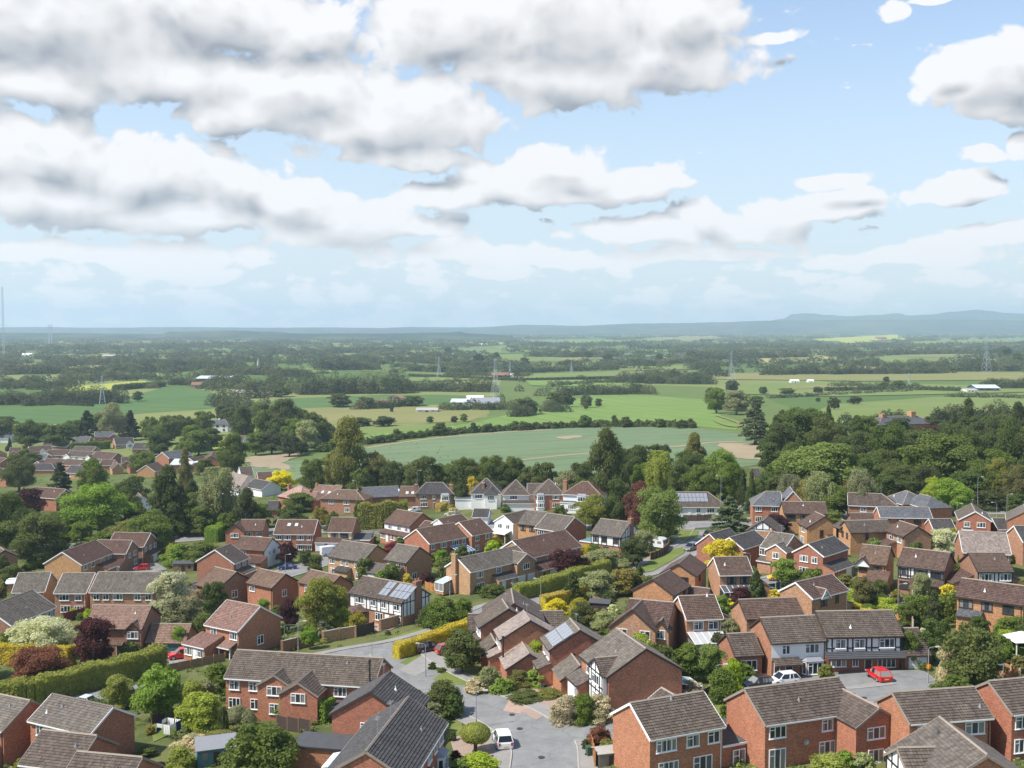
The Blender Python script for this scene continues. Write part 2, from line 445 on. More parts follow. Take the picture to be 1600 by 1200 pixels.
for n_, a_, b_ in (('mid', (0.048, 0.078, 0.021), (0.094, 0.135, 0.037)), ('bright', (0.070, 0.125, 0.026), (0.135, 0.205, 0.050)),
                   ('lime', (0.115, 0.180, 0.022), (0.20, 0.265, 0.045)), ('dark', (0.036, 0.058, 0.022), (0.070, 0.102, 0.036)),
                   ('pine', (0.026, 0.042, 0.026), (0.050, 0.070, 0.040)), ('olive', (0.080, 0.098, 0.030), (0.135, 0.155, 0.050)),
                   ('yellow', (0.25, 0.225, 0.010), (0.40, 0.36, 0.025)), ('gold', (0.115, 0.130, 0.018), (0.21, 0.215, 0.035)),
                   ('purple', (0.030, 0.016, 0.020), (0.060, 0.030, 0.036)), ('copper', (0.075, 0.036, 0.026), (0.135, 0.070, 0.048)),
                   ('cream', (0.20, 0.25, 0.085), (0.58, 0.56, 0.33)), ('pale', (0.105, 0.140, 0.070), (0.170, 0.205, 0.110)),
                   ('bluegreen', (0.055, 0.088, 0.048), (0.095, 0.130, 0.075)), ('flower', (0.085, 0.115, 0.045), (0.36, 0.33, 0.27)),
                   ('hedge', (0.110, 0.155, 0.024), (0.19, 0.24, 0.044)), ('hedge_gold', (0.175, 0.185, 0.016), (0.34, 0.32, 0.028)),
                   ('maroon', (0.085, 0.018, 0.028), (0.15, 0.04, 0.05)), ('far', (0.024, 0.043, 0.022), (0.050, 0.074, 0.034)),
                   ('far_pale', (0.060, 0.082, 0.036), (0.095, 0.116, 0.05)), ('far_mid', (0.040, 0.062, 0.028), (0.068, 0.094, 0.040))):
 leaf_mat('leaf_' + n_, a_, b_)

# ground surfaces
m_, t_, o_ = new_mat('asphalt')
wp_ = worldpos(t_)
a_ = t_.noise(wp_, 0.35, 5.0, 0.65); b_ = t_.noise(wp_, 6.0, 3.0, 0.7)
ws_ = t_.noise(t_.vmath('MULTIPLY', wp_, (0.6, 0.12, 1)), 1.0, 4.0, 0.6)
vo_ = t_.new('ShaderNodeTexVoronoi', feature='DISTANCE_TO_EDGE'); vo_.inputs['Scale'].default_value = 0.16; t_.l.new(t_.vmath('ADD', wp_, t_.vmath('MULTIPLY', t_.noise(wp_, 0.5, 4.0, 0.6, 'Color'), (3, 3, 0))), vo_.inputs['Vector'])
ck_ = t_.ramp(vo_.outputs['Distance'], 0.0, 0.03, -0.16, 0.0)
v_ = t_.math('ADD', t_.math('ADD', t_.math('MULTIPLY', a_, 0.7), t_.math('MULTIPLY', b_, 0.4)), t_.math('ADD', t_.math('ADD', 0.22, ck_), t_.math('MULTIPLY', ws_, 0.5)))
principled(t_, o_, hsv(t_, (0.195, 0.196, 0.194), v=v_), 0.88, 0.25)
m_, t_, o_ = new_mat('pavement')
wp_ = worldpos(t_)
a_ = t_.noise(wp_, 0.6, 5.0, 0.65); b_ = t_.noise(wp_, 5.0, 3.0, 0.7)
v_ = t_.math('ADD', t_.math('ADD', t_.math('MULTIPLY', a_, 0.6), t_.math('MULTIPLY', b_, 0.4)), 0.5)
principled(t_, o_, hsv(t_, (0.245, 0.235, 0.222), v=v_), 0.92, 0.2)
m_, t_, o_ = new_mat('paving_pink')
wp_ = worldpos(t_)
a_ = t_.noise(wp_, 0.8, 5.0, 0.65); b_ = t_.noise(wp_, 7.0, 3.0, 0.7)
v_ = t_.math('ADD', t_.math('ADD', t_.math('MULTIPLY', a_, 0.5), t_.math('MULTIPLY', b_, 0.5)), 0.5)
principled(t_, o_, hsv(t_, (0.30, 0.225, 0.185), v=v_), 0.92, 0.2)
def grass_mat(name, a, b, c):
 m, t, o = new_mat(name)
 wp = worldpos(t)
 n = t.noise(wp, 0.22, 5.0, 0.65); n2 = t.noise(wp, 3.0, 5.0, 0.75)
 col = t.mix(t.ramp(n, 0.35, 0.7), a, b)
 col = t.mix(t.ramp(n2, 0.48, 0.8), col, c)
 n3 = t.noise(wp, 14.0, 2.0, 0.7)
 col = hsv(t, col, v=t.math('ADD', 0.65, t.math('MULTIPLY', n3, 0.7)))
 principled(t, o, col, 0.95, 0.05)
 return m
grass_mat('lawn', (0.105, 0.150, 0.034), (0.165, 0.185, 0.055), (0.20, 0.19, 0.085))
grass_mat('verge', (0.105, 0.135, 0.038), (0.165, 0.175, 0.06), (0.20, 0.18, 0.09))
grass_mat('garden', (0.052, 0.078, 0.024), (0.110, 0.110, 0.052), (0.135, 0.115, 0.075))

# ------------------------------------------------------------------ mesh helpers
class MB:
 """collects faces (with optional uv) and links them as one mesh"""
 def __init__(s): s.v, s.f, s.uv = [], [], []
 def face(s, pts, uv=None):
  i = len(s.v)
  s.v.extend([tuple(p) for p in pts]); s.f.append(tuple(range(i, i + len(pts))))
  s.uv.extend(uv if uv else [(0, 0)] * len(pts))
 def box(s, x0, x1, y0, y1, z0, z1):
  p = [Vector((x, y, z)) for z in (z0, z1) for y in (y0, y1) for x in (x0, x1)]
  for q in ((0, 2, 3, 1), (4, 5, 7, 6), (0, 1, 5, 4), (2, 6, 7, 3), (1, 3, 7, 5), (0, 4, 6, 2)):
   s.face([p[i] for i in q])
 def hexa(s, p):
  """8 points: bottom ring 0-3, top ring 4-7"""
  for q in ((3, 2, 1, 0), (4, 5, 6, 7), (0, 1, 5, 4), (1, 2, 6, 5), (2, 3, 7, 6), (3, 0, 4, 7)):
   s.face([p[i] for i in q])
 def beam(s, a, b, w, h, up=Vector((0, 0, 1))):
  a, b = Vector(a), Vector(b)
  d = (b - a).normalized()
  side = d.cross(up).normalized() * (w / 2)
  u = side.cross(d).normalized() * (h / 2)
  s.hexa([a - side - u, a + side - u, b + side - u, b - side - u, a - side + u, a + side + u, b + side + u, b - side + u])
 def tube(s, pts, radii, n=8):
  rings = []
  for i, p in enumerate(pts):
   p = Vector(p)
   d = (Vector(pts[min(i + 1, len(pts) - 1)]) - Vector(pts[max(i - 1, 0)])).normalized()
   ref = Vector((0, 0, 1)) if abs(d.z) < 0.9 else Vector((1, 0, 0))
   a = d.cross(ref).normalized(); b = d.cross(a)
   rings.append([p + (a * math.cos(2 * math.pi * k / n) + b * math.sin(2 * math.pi * k / n)) * radii[i] for k in range(n)])
  for i in range(len(rings) - 1):
   for k in range(n):
    s.face([rings[i][k], rings[i][(k + 1) % n], rings[i + 1][(k + 1) % n], rings[i + 1][k]])
  s.face(rings[0][::-1]); s.face(rings[-1])
 def mesh(s, name):
  me = bpy.data.meshes.new(name)
  me.from_pydata(s.v, [], s.f)
  uvl = me.uv_layers.new(name='UVMap')
  uvl.data.foreach_set('uv', np.array(s.uv, dtype=np.float32).ravel())
  return me
 def build(s, name, mat, parent=None, loc=None, rotz=0.0):
  return link(name, s.mesh(name), mat, parent, loc, rotz)

def M(mat): return MATS[mat] if isinstance(mat, str) else mat

def link(name, me, mat, parent=None, loc=None, rotz=0.0):
 o = bpy.data.objects.new(name, me)
 COL.objects.link(o)
 if mat is not None:
  if not me.materials: me.materials.append(M(mat))
  elif me.materials[0] != M(mat):
   o.material_slots[0].link = 'OBJECT'; o.material_slots[0].material = M(mat)
 if parent: o.parent = parent
 if loc is not None: o.location = loc
 o.rotation_euler = (0, 0, rotz)
 return o

def empty(name, loc, rotz=0.0):
 o = bpy.data.objects.new(name, None)
 o.empty_display_size = 1.0
 COL.objects.link(o)
 o.location = loc; o.rotation_euler = (0, 0, rotz)
 return o

def tag(o, label=None, cat=None, group=None, kind=None):
 if label: o['label'] = label
 if cat: o['category'] = cat
 if group: o['group'] = group
 if kind: o['kind'] = kind
 return o

def copy_tree(o, parent=None):
 kids = list(o.children)
 c = o.copy(); COL.objects.link(c)
 if parent: c.parent = parent
 for k in kids: copy_tree(k, c)
 return c

def slope(mb, p0, p1, q0, q1, course=0.335, th=0.062, base=0.05, under=True):
 """a tiled roof slope laid in overlapping courses: p0-p1 eaves edge, q0-q1 upper edge"""
 p0, p1, q0, q1 = [Vector(p) for p in (p0, p1, q0, q1)]
 nrm = (p1 - p0).cross(q0 - p0)
 if nrm.length < 1e-6: nrm = (p1 - p0).cross(q1 - p0)
 nrm.normalize()
 if nrm.z < 0: nrm = -nrm
 e = (p1 - p0).normalized()
 up = (q0 - p0) - e * (q0 - p0).dot(e)
 slen = up.length
 n = max(2, int(round(slen / course)))
 L = lambda a, b, t: a.lerp(b, t)
 for i in range(n):
  t0, t1 = i / n, (i + 1) / n
  a0, a1 = L(p0, q0, t0), L(p1, q1, t0)
  b0, b1 = L(p0, q0, t1), L(p1, q1, t1)
  lo, hi = nrm * (base + th), nrm * base
  uvv = lambda p, t: ((p - p0).dot(e), t * n * course)
  A0, A1, B0, B1 = a0 + lo, a1 + lo, b0 + hi, b1 + hi
  e0, e1 = 0.02 * course, 0.98 * course
  uva = [((a0 - p0).dot(e), i * course + e0), ((a1 - p0).dot(e), i * course + e0), ((b1 - p0).dot(e), i * course + e1), ((b0 - p0).dot(e), i * course + e1)]
  if (B1 - B0).length < 1e-3: mb.face([A0, A1, B1], uva[:3])
  else: mb.face([A0, A1, B1, B0], uva)
  if (a1 - a0).length > 1e-3:
   lowz = nrm * (base if i else 0.0)
   mb.face([a0 + lowz, a1 + lowz, A1, A0], [uva[0], uva[1], uva[1], uva[0]])
  # the tile ends at both verges
  mb.face([A0, B0, b0, a0], [uva[0], uva[3], uva[3], uva[0]])
  mb.face([A1, a1, b1, B1], [uva[1], uva[1], uva[2], uva[2]])
 if under:
  if (q1 - q0).length < 1e-3: mb.face([p1, p0, q0])
  else: mb.face([p1, p0, q0, q1])

WIN_CACHE = {}
def window_meshes(w, h, panes, dep=0.09):
 key = (round(w, 2), round(h, 2), panes)
 if key in WIN_CACHE: return WIN_CACHE[key]
 f, g = MB(), MB()
 b = 0.085
 f.box(-w/2, w/2, -dep, 0.0, -0.06, b - 0.06); f.box(-w/2, w/2, -dep, 0, h - b, h)
 f.box(-w/2, -w/2 + b, -dep, 0, b - 0.06, h - b); f.box(w/2 - b, w/2, -dep, 0, b - 0.06, h - b)
 f.box(-w/2 - 0.06, w/2 + 0.06, -dep - 0.07, 0, -0.12, -0.062)         # sill
 for k in range(1, panes):
  x = -w/2 + w * k / panes
  f.box(x - 0.045, x + 0.045, -dep, 0, b - 0.06, h - b)
 if panes >= 2 and h > 0.9:                                               # a top-hung fanlight in one bay
  f.box(-w/2 + b, -w/2 + w / panes - 0.045, -dep, 0, h * 0.66, h * 0.66 + 0.07)
 g.box(-w/2 + 0.02, w/2 - 0.02, -dep + 0.05, -0.002, 0.0, h - 0.02)
 WIN_CACHE[key] = (f.mesh('window'), g.mesh('pane'))
 return WIN_CACHE[key]

def add_window(parent, loc, rotz, w, h, panes=None, frame='upvc', name='window', glass='glass'):
 if panes is None: panes = 1 if w < 0.8 else 2 if w < 1.6 else 3 if w < 2.3 else 4
 fm, gm = window_meshes(w, h, panes)
 o = link(name, fm, frame, parent, loc, rotz)
 link('pane', gm, glass, o)
 return o

PANEL = {}
def box_mesh(key, *dims):
 if key not in PANEL:
  mb = MB(); mb.box(*dims); PANEL[key] = mb.mesh(key)
 return PANEL[key]

# ------------------------------------------------------------------ houses
HOUSES = []        # (empty, short description, centre, length, width, screen x, screen y)
class House:
 pass

def garage_door(parent, loc, rotz, w, h, mat):
 mb = MB()
 mb.box(-w/2, w/2, -0.05, 0, 0, h)
 n = 5
 for k in range(n):
  z0 = h * k / n
  mb.box(-w/2 + 0.04, w/2 - 0.04, -0.08, -0.05, z0 + 0.03, z0 + h / n - 0.03)
 d = mb.build('garage_door', mat, parent, loc, rotz)
 return d

def house(sd, label, r1, r2, W=7.6, roof='grey', brick='red', trim='white', feats=(), eave=4.9, ridge=None, hip=(0, 0), group=None,
          frame='upvc', cat='house', name='house', bands=(), ridge_mat='ridge_tile', lift=0.0):
 if ridge is None: ridge = eave + W / 2 * math.tan(R(31))
 A, B, gz = ridge_line(r1, r2, ridge)
 u = (B - A); L = u.length; c = (A + B) / 2
 ang = math.atan2(u.y, u.x)
 h = empty(name, (c.x, c.y, gz), ang)
 tag(h, label, cat, group)
 hw, hl = W / 2, L / 2
 ha, hb = hip
 hl_w = (hl + ha, hl + hb)                                       # wall ends (a hip's ridge is shorter than its walls)
 xa, xb = -hl - ha, hl + hb
 rise = ridge - eave
 tan = rise / hw
 oh = 0.32
 FACES = {'P': (Vector((xa, -hw)), Vector((1, 0)), 0.0, xb - xa), 'B': (Vector((xb, -hw)), Vector((0, 1)), R(90), W),
             'N': (Vector((xb, hw)), Vector((-1, 0)), R(180), xb - xa), 'A': (Vector((xa, hw)), Vector((0, -1)), R(-90), W)}
 def pt(face, a, out, z):
  o, rt, rz, ln = FACES[face]
  outv = Vector((rt.y, -rt.x))
  q = o + rt * a + outv * out
  return Vector((q.x, q.y, z))
 def place(face, s, out):
  o, rt, rz, ln = FACES[face]
  return pt(face, s * ln, out, 0), rz
 # walls
 mb = MB()
 ztop = lambda y: eave + (hw - abs(y)) * tan
 P = lambda x, y, z: Vector((x, y, z))
 mb.face([P(xa, -hw, -0.7), P(xb, -hw, -0.7), P(xb, -hw, eave), P(xa, -hw, eave)])
 mb.face([P(xb, hw, -0.7), P(xa, hw, -0.7), P(xa, hw, eave), P(xb, hw, eave)])
 if ha: mb.face([P(xa, hw, -0.7), P(xa, -hw, -0.7), P(xa, -hw, eave), P(xa, hw, eave)])
 else: mb.face([P(xa, hw, -0.7), P(xa, -hw, -0.7), P(xa, -hw, eave), P(xa, 0, ridge), P(xa, hw, eave)])
 if hb: mb.face([P(xb, -hw, -0.7), P(xb, hw, -0.7), P(xb, hw, eave), P(xb, -hw, eave)])
 else: mb.face([P(xb, -hw, -0.7), P(xb, hw, -0.7), P(xb, hw, eave), P(xb, 0, ridge), P(xb, -hw, eave)])
 mb.build('wall', 'brick_' + brick if 'brick_' + brick in MATS else brick, h)
 # rendered or boarded bands, proud of the brick
 for (face, z0, z1, mat) in bands:
  b = MB()
  o, rt, rz, ln = FACES[face]
  if face in 'AB' and z1 > eave:
   for sgn, nm in ((0, 0),):
    outer = [pt(face, 0, 0.03, z0), pt(face, ln, 0.03, z0), pt(face, ln, 0.03, eave), pt(face, ln / 2, 0.03, ridge - 0.05), pt(face, 0, 0.03, eave)]
    b.face(outer)
    b.face([pt(face, ln, 0.0, z0), pt(face, ln, 0.03, z0), pt(face, 0, 0.03, z0), pt(face, 0, 0.0, z0)][::-1])
  else:
   a0, a1 = pt(face, 0, 0.001, z0), pt(face, ln, 0.03, z1)
   ps = [pt(face, 0, 0.0, z0), pt(face, 0, 0.03, z0), pt(face, ln, 0.03, z0), pt(face, ln, 0.0, z0)]
   b.hexa([p for p in ps] + [Vector((p.x, p.y, z1)) for p in ps])
  b.build('render_panel', mat, h)
 # roof
 tile = 'tile_' + roof if 'tile_' + roof in MATS else roof
 mb = MB()
 ez = eave - oh * tan
 va = 0.14 if not ha else 0
 vb = 0.14 if not hb else 0
 fa, fb = xa - (oh if ha else va), xb + (oh if hb else vb)       # eaves ends
 ra, rb = (xa + ha + (0 if ha else -va)), (xb - hb + (0 if hb else vb))
 slope(mb, P(fa, -hw - oh, ez), P(fb, -hw - oh, ez), P(ra, 0, ridge), P(rb, 0, ridge))
 slope(mb, P(fb, hw + oh, ez), P(fa, hw + oh, ez), P(rb, 0, ridge), P(ra, 0, ridge))
 if ha: slope(mb, P(fa, hw + oh, ez), P(fa, -hw - oh, ez), P(ra, 0, ridge), P(ra, 0, ridge))
 if hb: slope(mb, P(fb, -hw - oh, ez), P(fb, hw + oh, ez), P(rb, 0, ridge), P(rb, 0, ridge))
 roof_o = mb.build('roof', tile, h)
 mb = MB()
 def cap(p, q):
  p, q = Vector(p), Vector(q)
  d = (q - p); sd_ = Vector((-d.y, d.x, 0)).normalized() * 0.15
  for s in (1, -1):
   mb.face([p + sd_ * s + Vector((0, 0, -0.03)), q + sd_ * s + Vector((0, 0, -0.03)), q + Vector((0, 0, 0.10)), p + Vector((0, 0, 0.10))][::s])
  mb.face([p + sd_ + Vector((0, 0, -0.03)), p + Vector((0, 0, 0.10)), p - sd_ + Vector((0, 0, -0.03))])
  mb.face([q - sd_ + Vector((0, 0, -0.03)), q + Vector((0, 0, 0.10)), q + sd_ + Vector((0, 0, -0.03))])
 up = Vector((0, 0, 0.10))
 if rb - ra > 0.05: cap(P(ra, 0, ridge) + up, P(rb, 0, ridge) + up)
 if ha:
  for y in (-1, 1): cap(P(fa, y * (hw + oh), ez) + up, P(ra, 0, ridge) + up)
 if hb:
  for y in (-1, 1): cap(P(fb, y * (hw + oh), ez) + up, P(rb, 0, ridge) + up)
 mb.build('ridge_tile', ridge_mat, roof_o)
 tm = {'white': 'white', 'dark': 'trim_dark', 'black': 'timber_black', 'mortar': 'ridge_tile'}[trim]
 for y in (-1, 1):                                               # gutters and bargeboards
  mb = MB(); mb.beam(P(fa + 0.05, y * (hw + oh + 0.05), ez - 0.02), P(fb - 0.05, y * (hw + oh + 0.05), ez - 0.02), 0.11, 0.14)
  mb.beam(P(xa + 0.02, y * (hw + 0.16), ez - 0.02), P(xb - 0.02, y * (hw + 0.16), ez - 0.02), 0.28, 0.04)   # soffit
  mb.build('gutter', tm if trim != 'mortar' else 'white', h)
 for x, hh in ((xa, ha), (xb, hb)):
  if hh: continue
  s = -1 if x == xa else 1
  mb = MB()
  for y in (-1, 1):
   mb.beam(P(x + s * 0.17, y * (hw + oh), ez - 0.03), P(x + s * 0.17, 0, ridge - 0.03), 0.06, 0.24, Vector((0, 0, 1)))
  mb.build('bargeboard', tm, h)
 # downpipe at a corner
 if eave > 3.5:
  mb = MB(); mb.tube([P(xb - 0.25, -hw - 0.06, 0), P(xb - 0.25, -hw - 0.06, eave - 0.3)], [0.045, 0.045], 6)
  mb.build('downpipe', 'upvc' if trim == 'white' else 'timber_black', h)
 main_tan, bw = tan, ('brick_' + brick if 'brick_' + brick in MATS else brick)
 LEV = {'u': (eave - 1.62, 1.15), 'l': (0.9, 1.3), 'm': (1.6, 0.7), 'g': (0.75, 1.5), 'f': (0.1, 2.05), 'us': (eave - 1.45, 0.9)}
 for ft in feats:
  k = ft[0]
  kw = ft[-1] if isinstance(ft[-1], dict) else {}
  fr = kw.get('frame', frame)
  if k == 'w':                                                # window: face, s, level, width, (out)
   _, face, s, lev, wd = ft[:5]
   z, hh = LEV[lev] if isinstance(lev, str) else lev
   loc, rz = place(face, s, kw.get('out', 0.0) + (0.03 if any(b[0] == face and b[1] <= z < b[2] for b in bands) else 0.0))
   loc.z = z
   add_window(h, loc, rz, wd, hh, kw.get('panes'), fr)
  elif k == 'd':
   _, face, s, mat = ft[:4]
   loc, rz = place(face, s, kw.get('out', 0.0))
   mb = MB(); mb.box(-0.5, 0.5, -0.06, 0, 0.05, 2.12)
   f_ = mb.build('door', 'upvc' if kw.get('framed', True) else mat, h, loc, rz)
   mb = MB(); mb.box(-0.42, 0.42, -0.085, -0.055, 0.08, 2.04); mb.build('door_leaf', mat, f_)
   mb = MB(); mb.box(0.30, 0.34, -0.14, -0.085, 1.0, 1.16); mb.build('handle', 'rim', f_)
  elif k == 'g':
   _, face, s, wd, mat = ft[:5]
   loc, rz = place(face, s, kw.get('out', 0.0))
   garage_door(h, loc, rz, wd, 2.15, mat)
  elif k == 'gw':                                             # gabled wing standing out of a face
   _, face, s, wd, out = ft[:5]
   e2 = kw.get('eave', eave); rr = kw.get('ridge', e2 + wd / 2 * main_tan)
   bk = kw.get('brick', brick); bm = 'brick_' + bk if 'brick_' + bk in MATS else bk
   rf = kw.get('roof', roof)
   ln = FACES[face][3]
   ac = s * ln
   if face in 'PN': inn = min(hw, max(0.3, (rr - eave) / main_tan + 0.1))
   else: inn = kw.get('inn', 0.0)
   t2 = (rr - e2) / (wd / 2); o2 = kw.get('oh', 0.22)
   q = lambda a, o_, z: pt(face, a, o_, z)
   wb = kw.get('z0', -0.7)
   mb = MB()
   l, r_ = ac - wd / 2, ac + wd / 2
   mb.face([q(l, out, wb), q(r_, out, wb), q(r_, out, e2), q(ac, out, rr), q(l, out, e2)])
   if out > 0.02:
    mb.face([q(l, 0, wb), q(l, out, wb), q(l, out, e2), q(l, 0, e2)])
    mb.face([q(r_, out, wb), q(r_, 0, wb), q(r_, 0, e2), q(r_, out, e2)])
    if wb > 0: mb.face([q(l, 0, wb), q(r_, 0, wb), q(r_, out, wb), q(l, out, wb)])
   mb.build('wall', bm, h)
   mb = MB()
   of = out + 0.16
   hz = kw.get('hip', 0.0)
   slope(mb, q(l - o2, of, e2 - o2 * t2), q(l - o2, -inn, e2 - o2 * t2), q(ac, of - hz, rr), q(ac, -inn, rr))
   slope(mb, q(r_ + o2, -inn, e2 - o2 * t2), q(r_ + o2, of, e2 - o2 * t2), q(ac, -inn, rr), q(ac, of - hz, rr))
   if hz: slope(mb, q(l - o2, of, e2 - o2 * t2), q(r_ + o2, of, e2 - o2 * t2), q(ac, of - hz, rr), q(ac, of - hz, rr))
   ro = mb.build('roof', 'tile_' + rf if 'tile_' + rf in MATS else rf, h)
   mb = MB(); cap(q(ac, of - hz, rr) + up, q(ac, -inn, rr) + up); mb.build('ridge_tile', ridge_mat, ro)
   if not hz:
    mb = MB()
    for x_ in (l - o2, r_ + o2): mb.beam(q(x_, of + 0.03, e2 - o2 * t2 - 0.03), q(ac, of + 0.03, rr - 0.03), 0.06, 0.22)
    mb.build('bargeboard', {'white': 'white', 'dark': 'trim_dark', 'black': 'timber_black', 'mortar': 'ridge_tile'}[kw.get('trim', trim)], h)
   for wn_ in kw.get('win', ()):
    s2, lev, ww = wn_[:3]
    z, hh = LEV[lev] if isinstance(lev, str) else lev
    loc = q(l + s2 * wd, out, z)
    add_window(h, loc, FACES[face][2], ww, hh, None, fr)
   if kw.get('garage'):
    garage_door(h, q(ac, out, 0), FACES[face][2], 2.4, 2.1, kw['garage'])
   if kw.get('timber'):
    bars = [((l + wd * k_, wb), (l + wd * k_, None)) for k_ in kw['timber']]
    for k_ in kw['timber']:
     a_ = l + wd * k_
     zt = e2 + min(a_ - l, r_ - a_) * t2 - 0.08
     mb = MB(); mb.beam(q(a_, out + 0.02, wb), q(a_, out + 0.02, zt), 0.16, 0.06, Vector((1, 0.01, 0))); mb.build('timber_beam', 'timber_black', h)
    for zz in kw.get('rails', ()):
     mb = MB(); d_ = max(0, (zz - e2) / t2); mb.beam(q(l + d_, out + 0.025, zz), q(r_ - d_, out + 0.025, zz), 0.05, 0.16); mb.build('timber_beam', 'timber_black', h)
  elif k == 'lt':                                             # lean-to: face, s0, s1, depth, ztop, zlow
   _, face, s0, s1, dep, zt, zl = ft[:7]
   ln = FACES[face][3]
   a0, a1 = s0 * ln, s1 * ln
   q = lambda a, o_, z: pt(face, a, o_, z)
   t2 = (zt - zl) / dep
   if kw.get('walls', True):
    mb = MB()
    mb.face([q(a0, dep, -0.7), q(a1, dep, -0.7), q(a1, dep, zl), q(a0, dep, zl)])
    mb.face([q(a0, 0, -0.7), q(a0, dep, -0.7), q(a0, dep, zl), q(a0, 0, zt)])
    mb.face([q(a1, dep, -0.7), q(a1, 0, -0.7), q(a1, 0, zt), q(a1, dep, zl)])
    mb.build('wall', kw.get('wall', bw), h)
   mb = MB()
   slope(mb, q(a0 - 0.12, dep + 0.25, zl - 0.25 * t2), q(a1 + 0.12, dep + 0.25, zl - 0.25 * t2), q(a0 - 0.12, 0, zt), q(a1 + 0.12, 0, zt))
   rm = kw.get('roof', roof)
   mb.build('lean_to_roof', 'tile_' + rm if 'tile_' + rm in MATS else rm, h)
   mb = MB(); mb.beam(q(a0 - 0.12, dep + 0.30, zl - 0.25 * t2 - 0.02), q(a1 + 0.12, dep + 0.30, zl - 0.25 * t2 - 0.02), 0.1, 0.14)
   mb.build('gutter', {'white': 'white', 'dark': 'trim_dark', 'black': 'timber_black', 'mortar': 'white'}[trim], h)
   if not kw.get('walls', True):
    for a in (a0 + 0.1, a1 - 0.1):
     mb = MB(); mb.box(-0.07, 0.07, -0.07, 0.07, 0, zl - 0.05)
     p_ = q(a, dep - 0.1, 0); mb.build('post', 'upvc' if trim == 'white' else 'trim_dark', h, p_)
  elif k == 'fl':                                             # flat-roofed extension: face, s0, s1, depth, height
   _, face, s0, s1, dep, hh = ft[:5 + 1]
   ln = FACES[face][3]
   a0, a1 = s0 * ln, s1 * ln
   q = lambda a, o_, z: pt(face, a, o_, z)
   mb = MB()
   ps = [q(a0, 0.01, -0.7), q(a0, dep, -0.7), q(a1, dep, -0.7), q(a1, 0.01, -0.7)]
   for i in range(4): mb.face([ps[i], ps[(i + 1) % 4], ps[(i + 1) % 4] + Vector((0, 0, hh + 0.7)), ps[i] + Vector((0, 0, hh + 0.7))])
   mb.build('wall', kw.get('wall', bw), h)
   mb = MB()
   e_ = 0.2
   ps = [q(a0 - e_, 0.02, hh), q(a0 - e_, dep + e_, hh), q(a1 + e_, dep + e_, hh), q(a1 + e_, 0.02, hh)]
   mb.hexa(ps + [p + Vector((0, 0, 0.22)) for p in ps])
   fo = mb.build('fascia', kw.get('fascia', 'white'), h)
   mb = MB()
   ps = [q(a0 - e_ + 0.08, 0.03, hh + 0.221), q(a0 - e_ + 0.08, dep + e_ - 0.08, hh + 0.221), q(a1 + e_ - 0.08, dep + e_ - 0.08, hh + 0.221), q(a1 + e_ - 0.08, 0.03, hh + 0.221)]
   mb.hexa(ps + [p + Vector((0, 0, 0.04)) for p in ps])
   mb.build('flat_roof', kw.get('roof', 'felt'), fo)
  elif k == 'box':                                            # gabled block: x, y centre, size along x, along y, eave, ridge, axis
   _, cx, cy, lx, ly, e2, rr, axis = ft[:8]
   bm = kw.get('brick', brick); bm = 'brick_' + bm if 'brick_' + bm in MATS else bm
   rm = kw.get('roof', roof); rm = 'tile_' + rm if 'tile_' + rm in MATS else rm
   T = (lambda a, b, z: P(cx + a, cy + b, z)) if axis == 'x' else (lambda a, b, z: P(cx - b, cy + a, z))
   la, wa = (lx / 2, ly / 2) if axis == 'x' else (ly / 2, lx / 2)
   hA, hB = kw.get('hips', (0, 0))
   t2 = (rr - e2) / wa; o2 = 0.25
   mb = MB()
   mb.face([T(-la, -wa, -0.7), T(la, -wa, -0.7), T(la, -wa, e2), T(-la, -wa, e2)])
   mb.face([T(la, wa, -0.7), T(-la, wa, -0.7), T(-la, wa, e2), T(la, wa, e2)])
   mb.face([T(-la, wa, -0.7), T(-la, -wa, -0.7), T(-la, -wa, e2)] + ([] if hA else [T(-la, 0, rr)]) + [T(-la, wa, e2)])
   mb.face([T(la, -wa, -0.7), T(la, wa, -0.7), T(la, wa, e2)] + ([] if hB else [T(la, 0, rr)]) + [T(la, -wa, e2)])
   mb.build('wall', bm, h)
   mb = MB()
   ea, eb = la + (o2 if hA else 0.14), la + (o2 if hB else 0.14)
   r_a, r_b = -la + hA - (0 if hA else 0.14), la - hB + (0 if hB else 0.14)
   zz = e2 - o2 * t2
   slope(mb, T(-ea, -wa - o2, zz), T(eb, -wa - o2, zz), T(r_a, 0, rr), T(r_b, 0, rr))
   slope(mb, T(eb, wa + o2, zz), T(-ea, wa + o2, zz), T(r_b, 0, rr), T(r_a, 0, rr))
   if hA: slope(mb, T(-ea, wa + o2, zz), T(-ea, -wa - o2, zz), T(r_a, 0, rr), T(r_a, 0, rr))
   if hB: slope(mb, T(eb, -wa - o2, zz), T(eb, wa + o2, zz), T(r_b, 0, rr), T(r_b, 0, rr))
   ro = mb.build('roof', rm, h)
   mb = MB(); cap(T(r_a, 0, rr) + up, T(r_b, 0, rr) + up)
   mb.build('ridge_tile', ridge_mat, ro)
   mb = MB()
   for s_, hh_ in ((-1, hA), (1, hB)):
    if hh_: continue
    for y_ in (-1, 1): mb.beam(T(s_ * (la + 0.17), y_ * (wa + o2), zz - 0.03), T(s_ * (la + 0.17), 0, rr - 0.03), 0.06, 0.2)
   for y_ in (-1, 1): mb.beam(T(-ea, y_ * (wa + o2 + 0.04), zz - 0.02), T(eb, y_ * (wa + o2 + 0.04), zz - 0.02), 0.1, 0.13)
   mb.build('fascia', tm if trim != 'mortar' else 'white', h)
  elif k == 'bwin':                                           # window at plain local coordinates: x, y, rot degrees, z, w, h
   _, x_, y_, rz, z_, ww, hh = ft[:7]
   add_window(h, P(x_, y_, z_), R(rz), ww, hh, kw.get('panes'), fr)
  elif k == 'bgar':
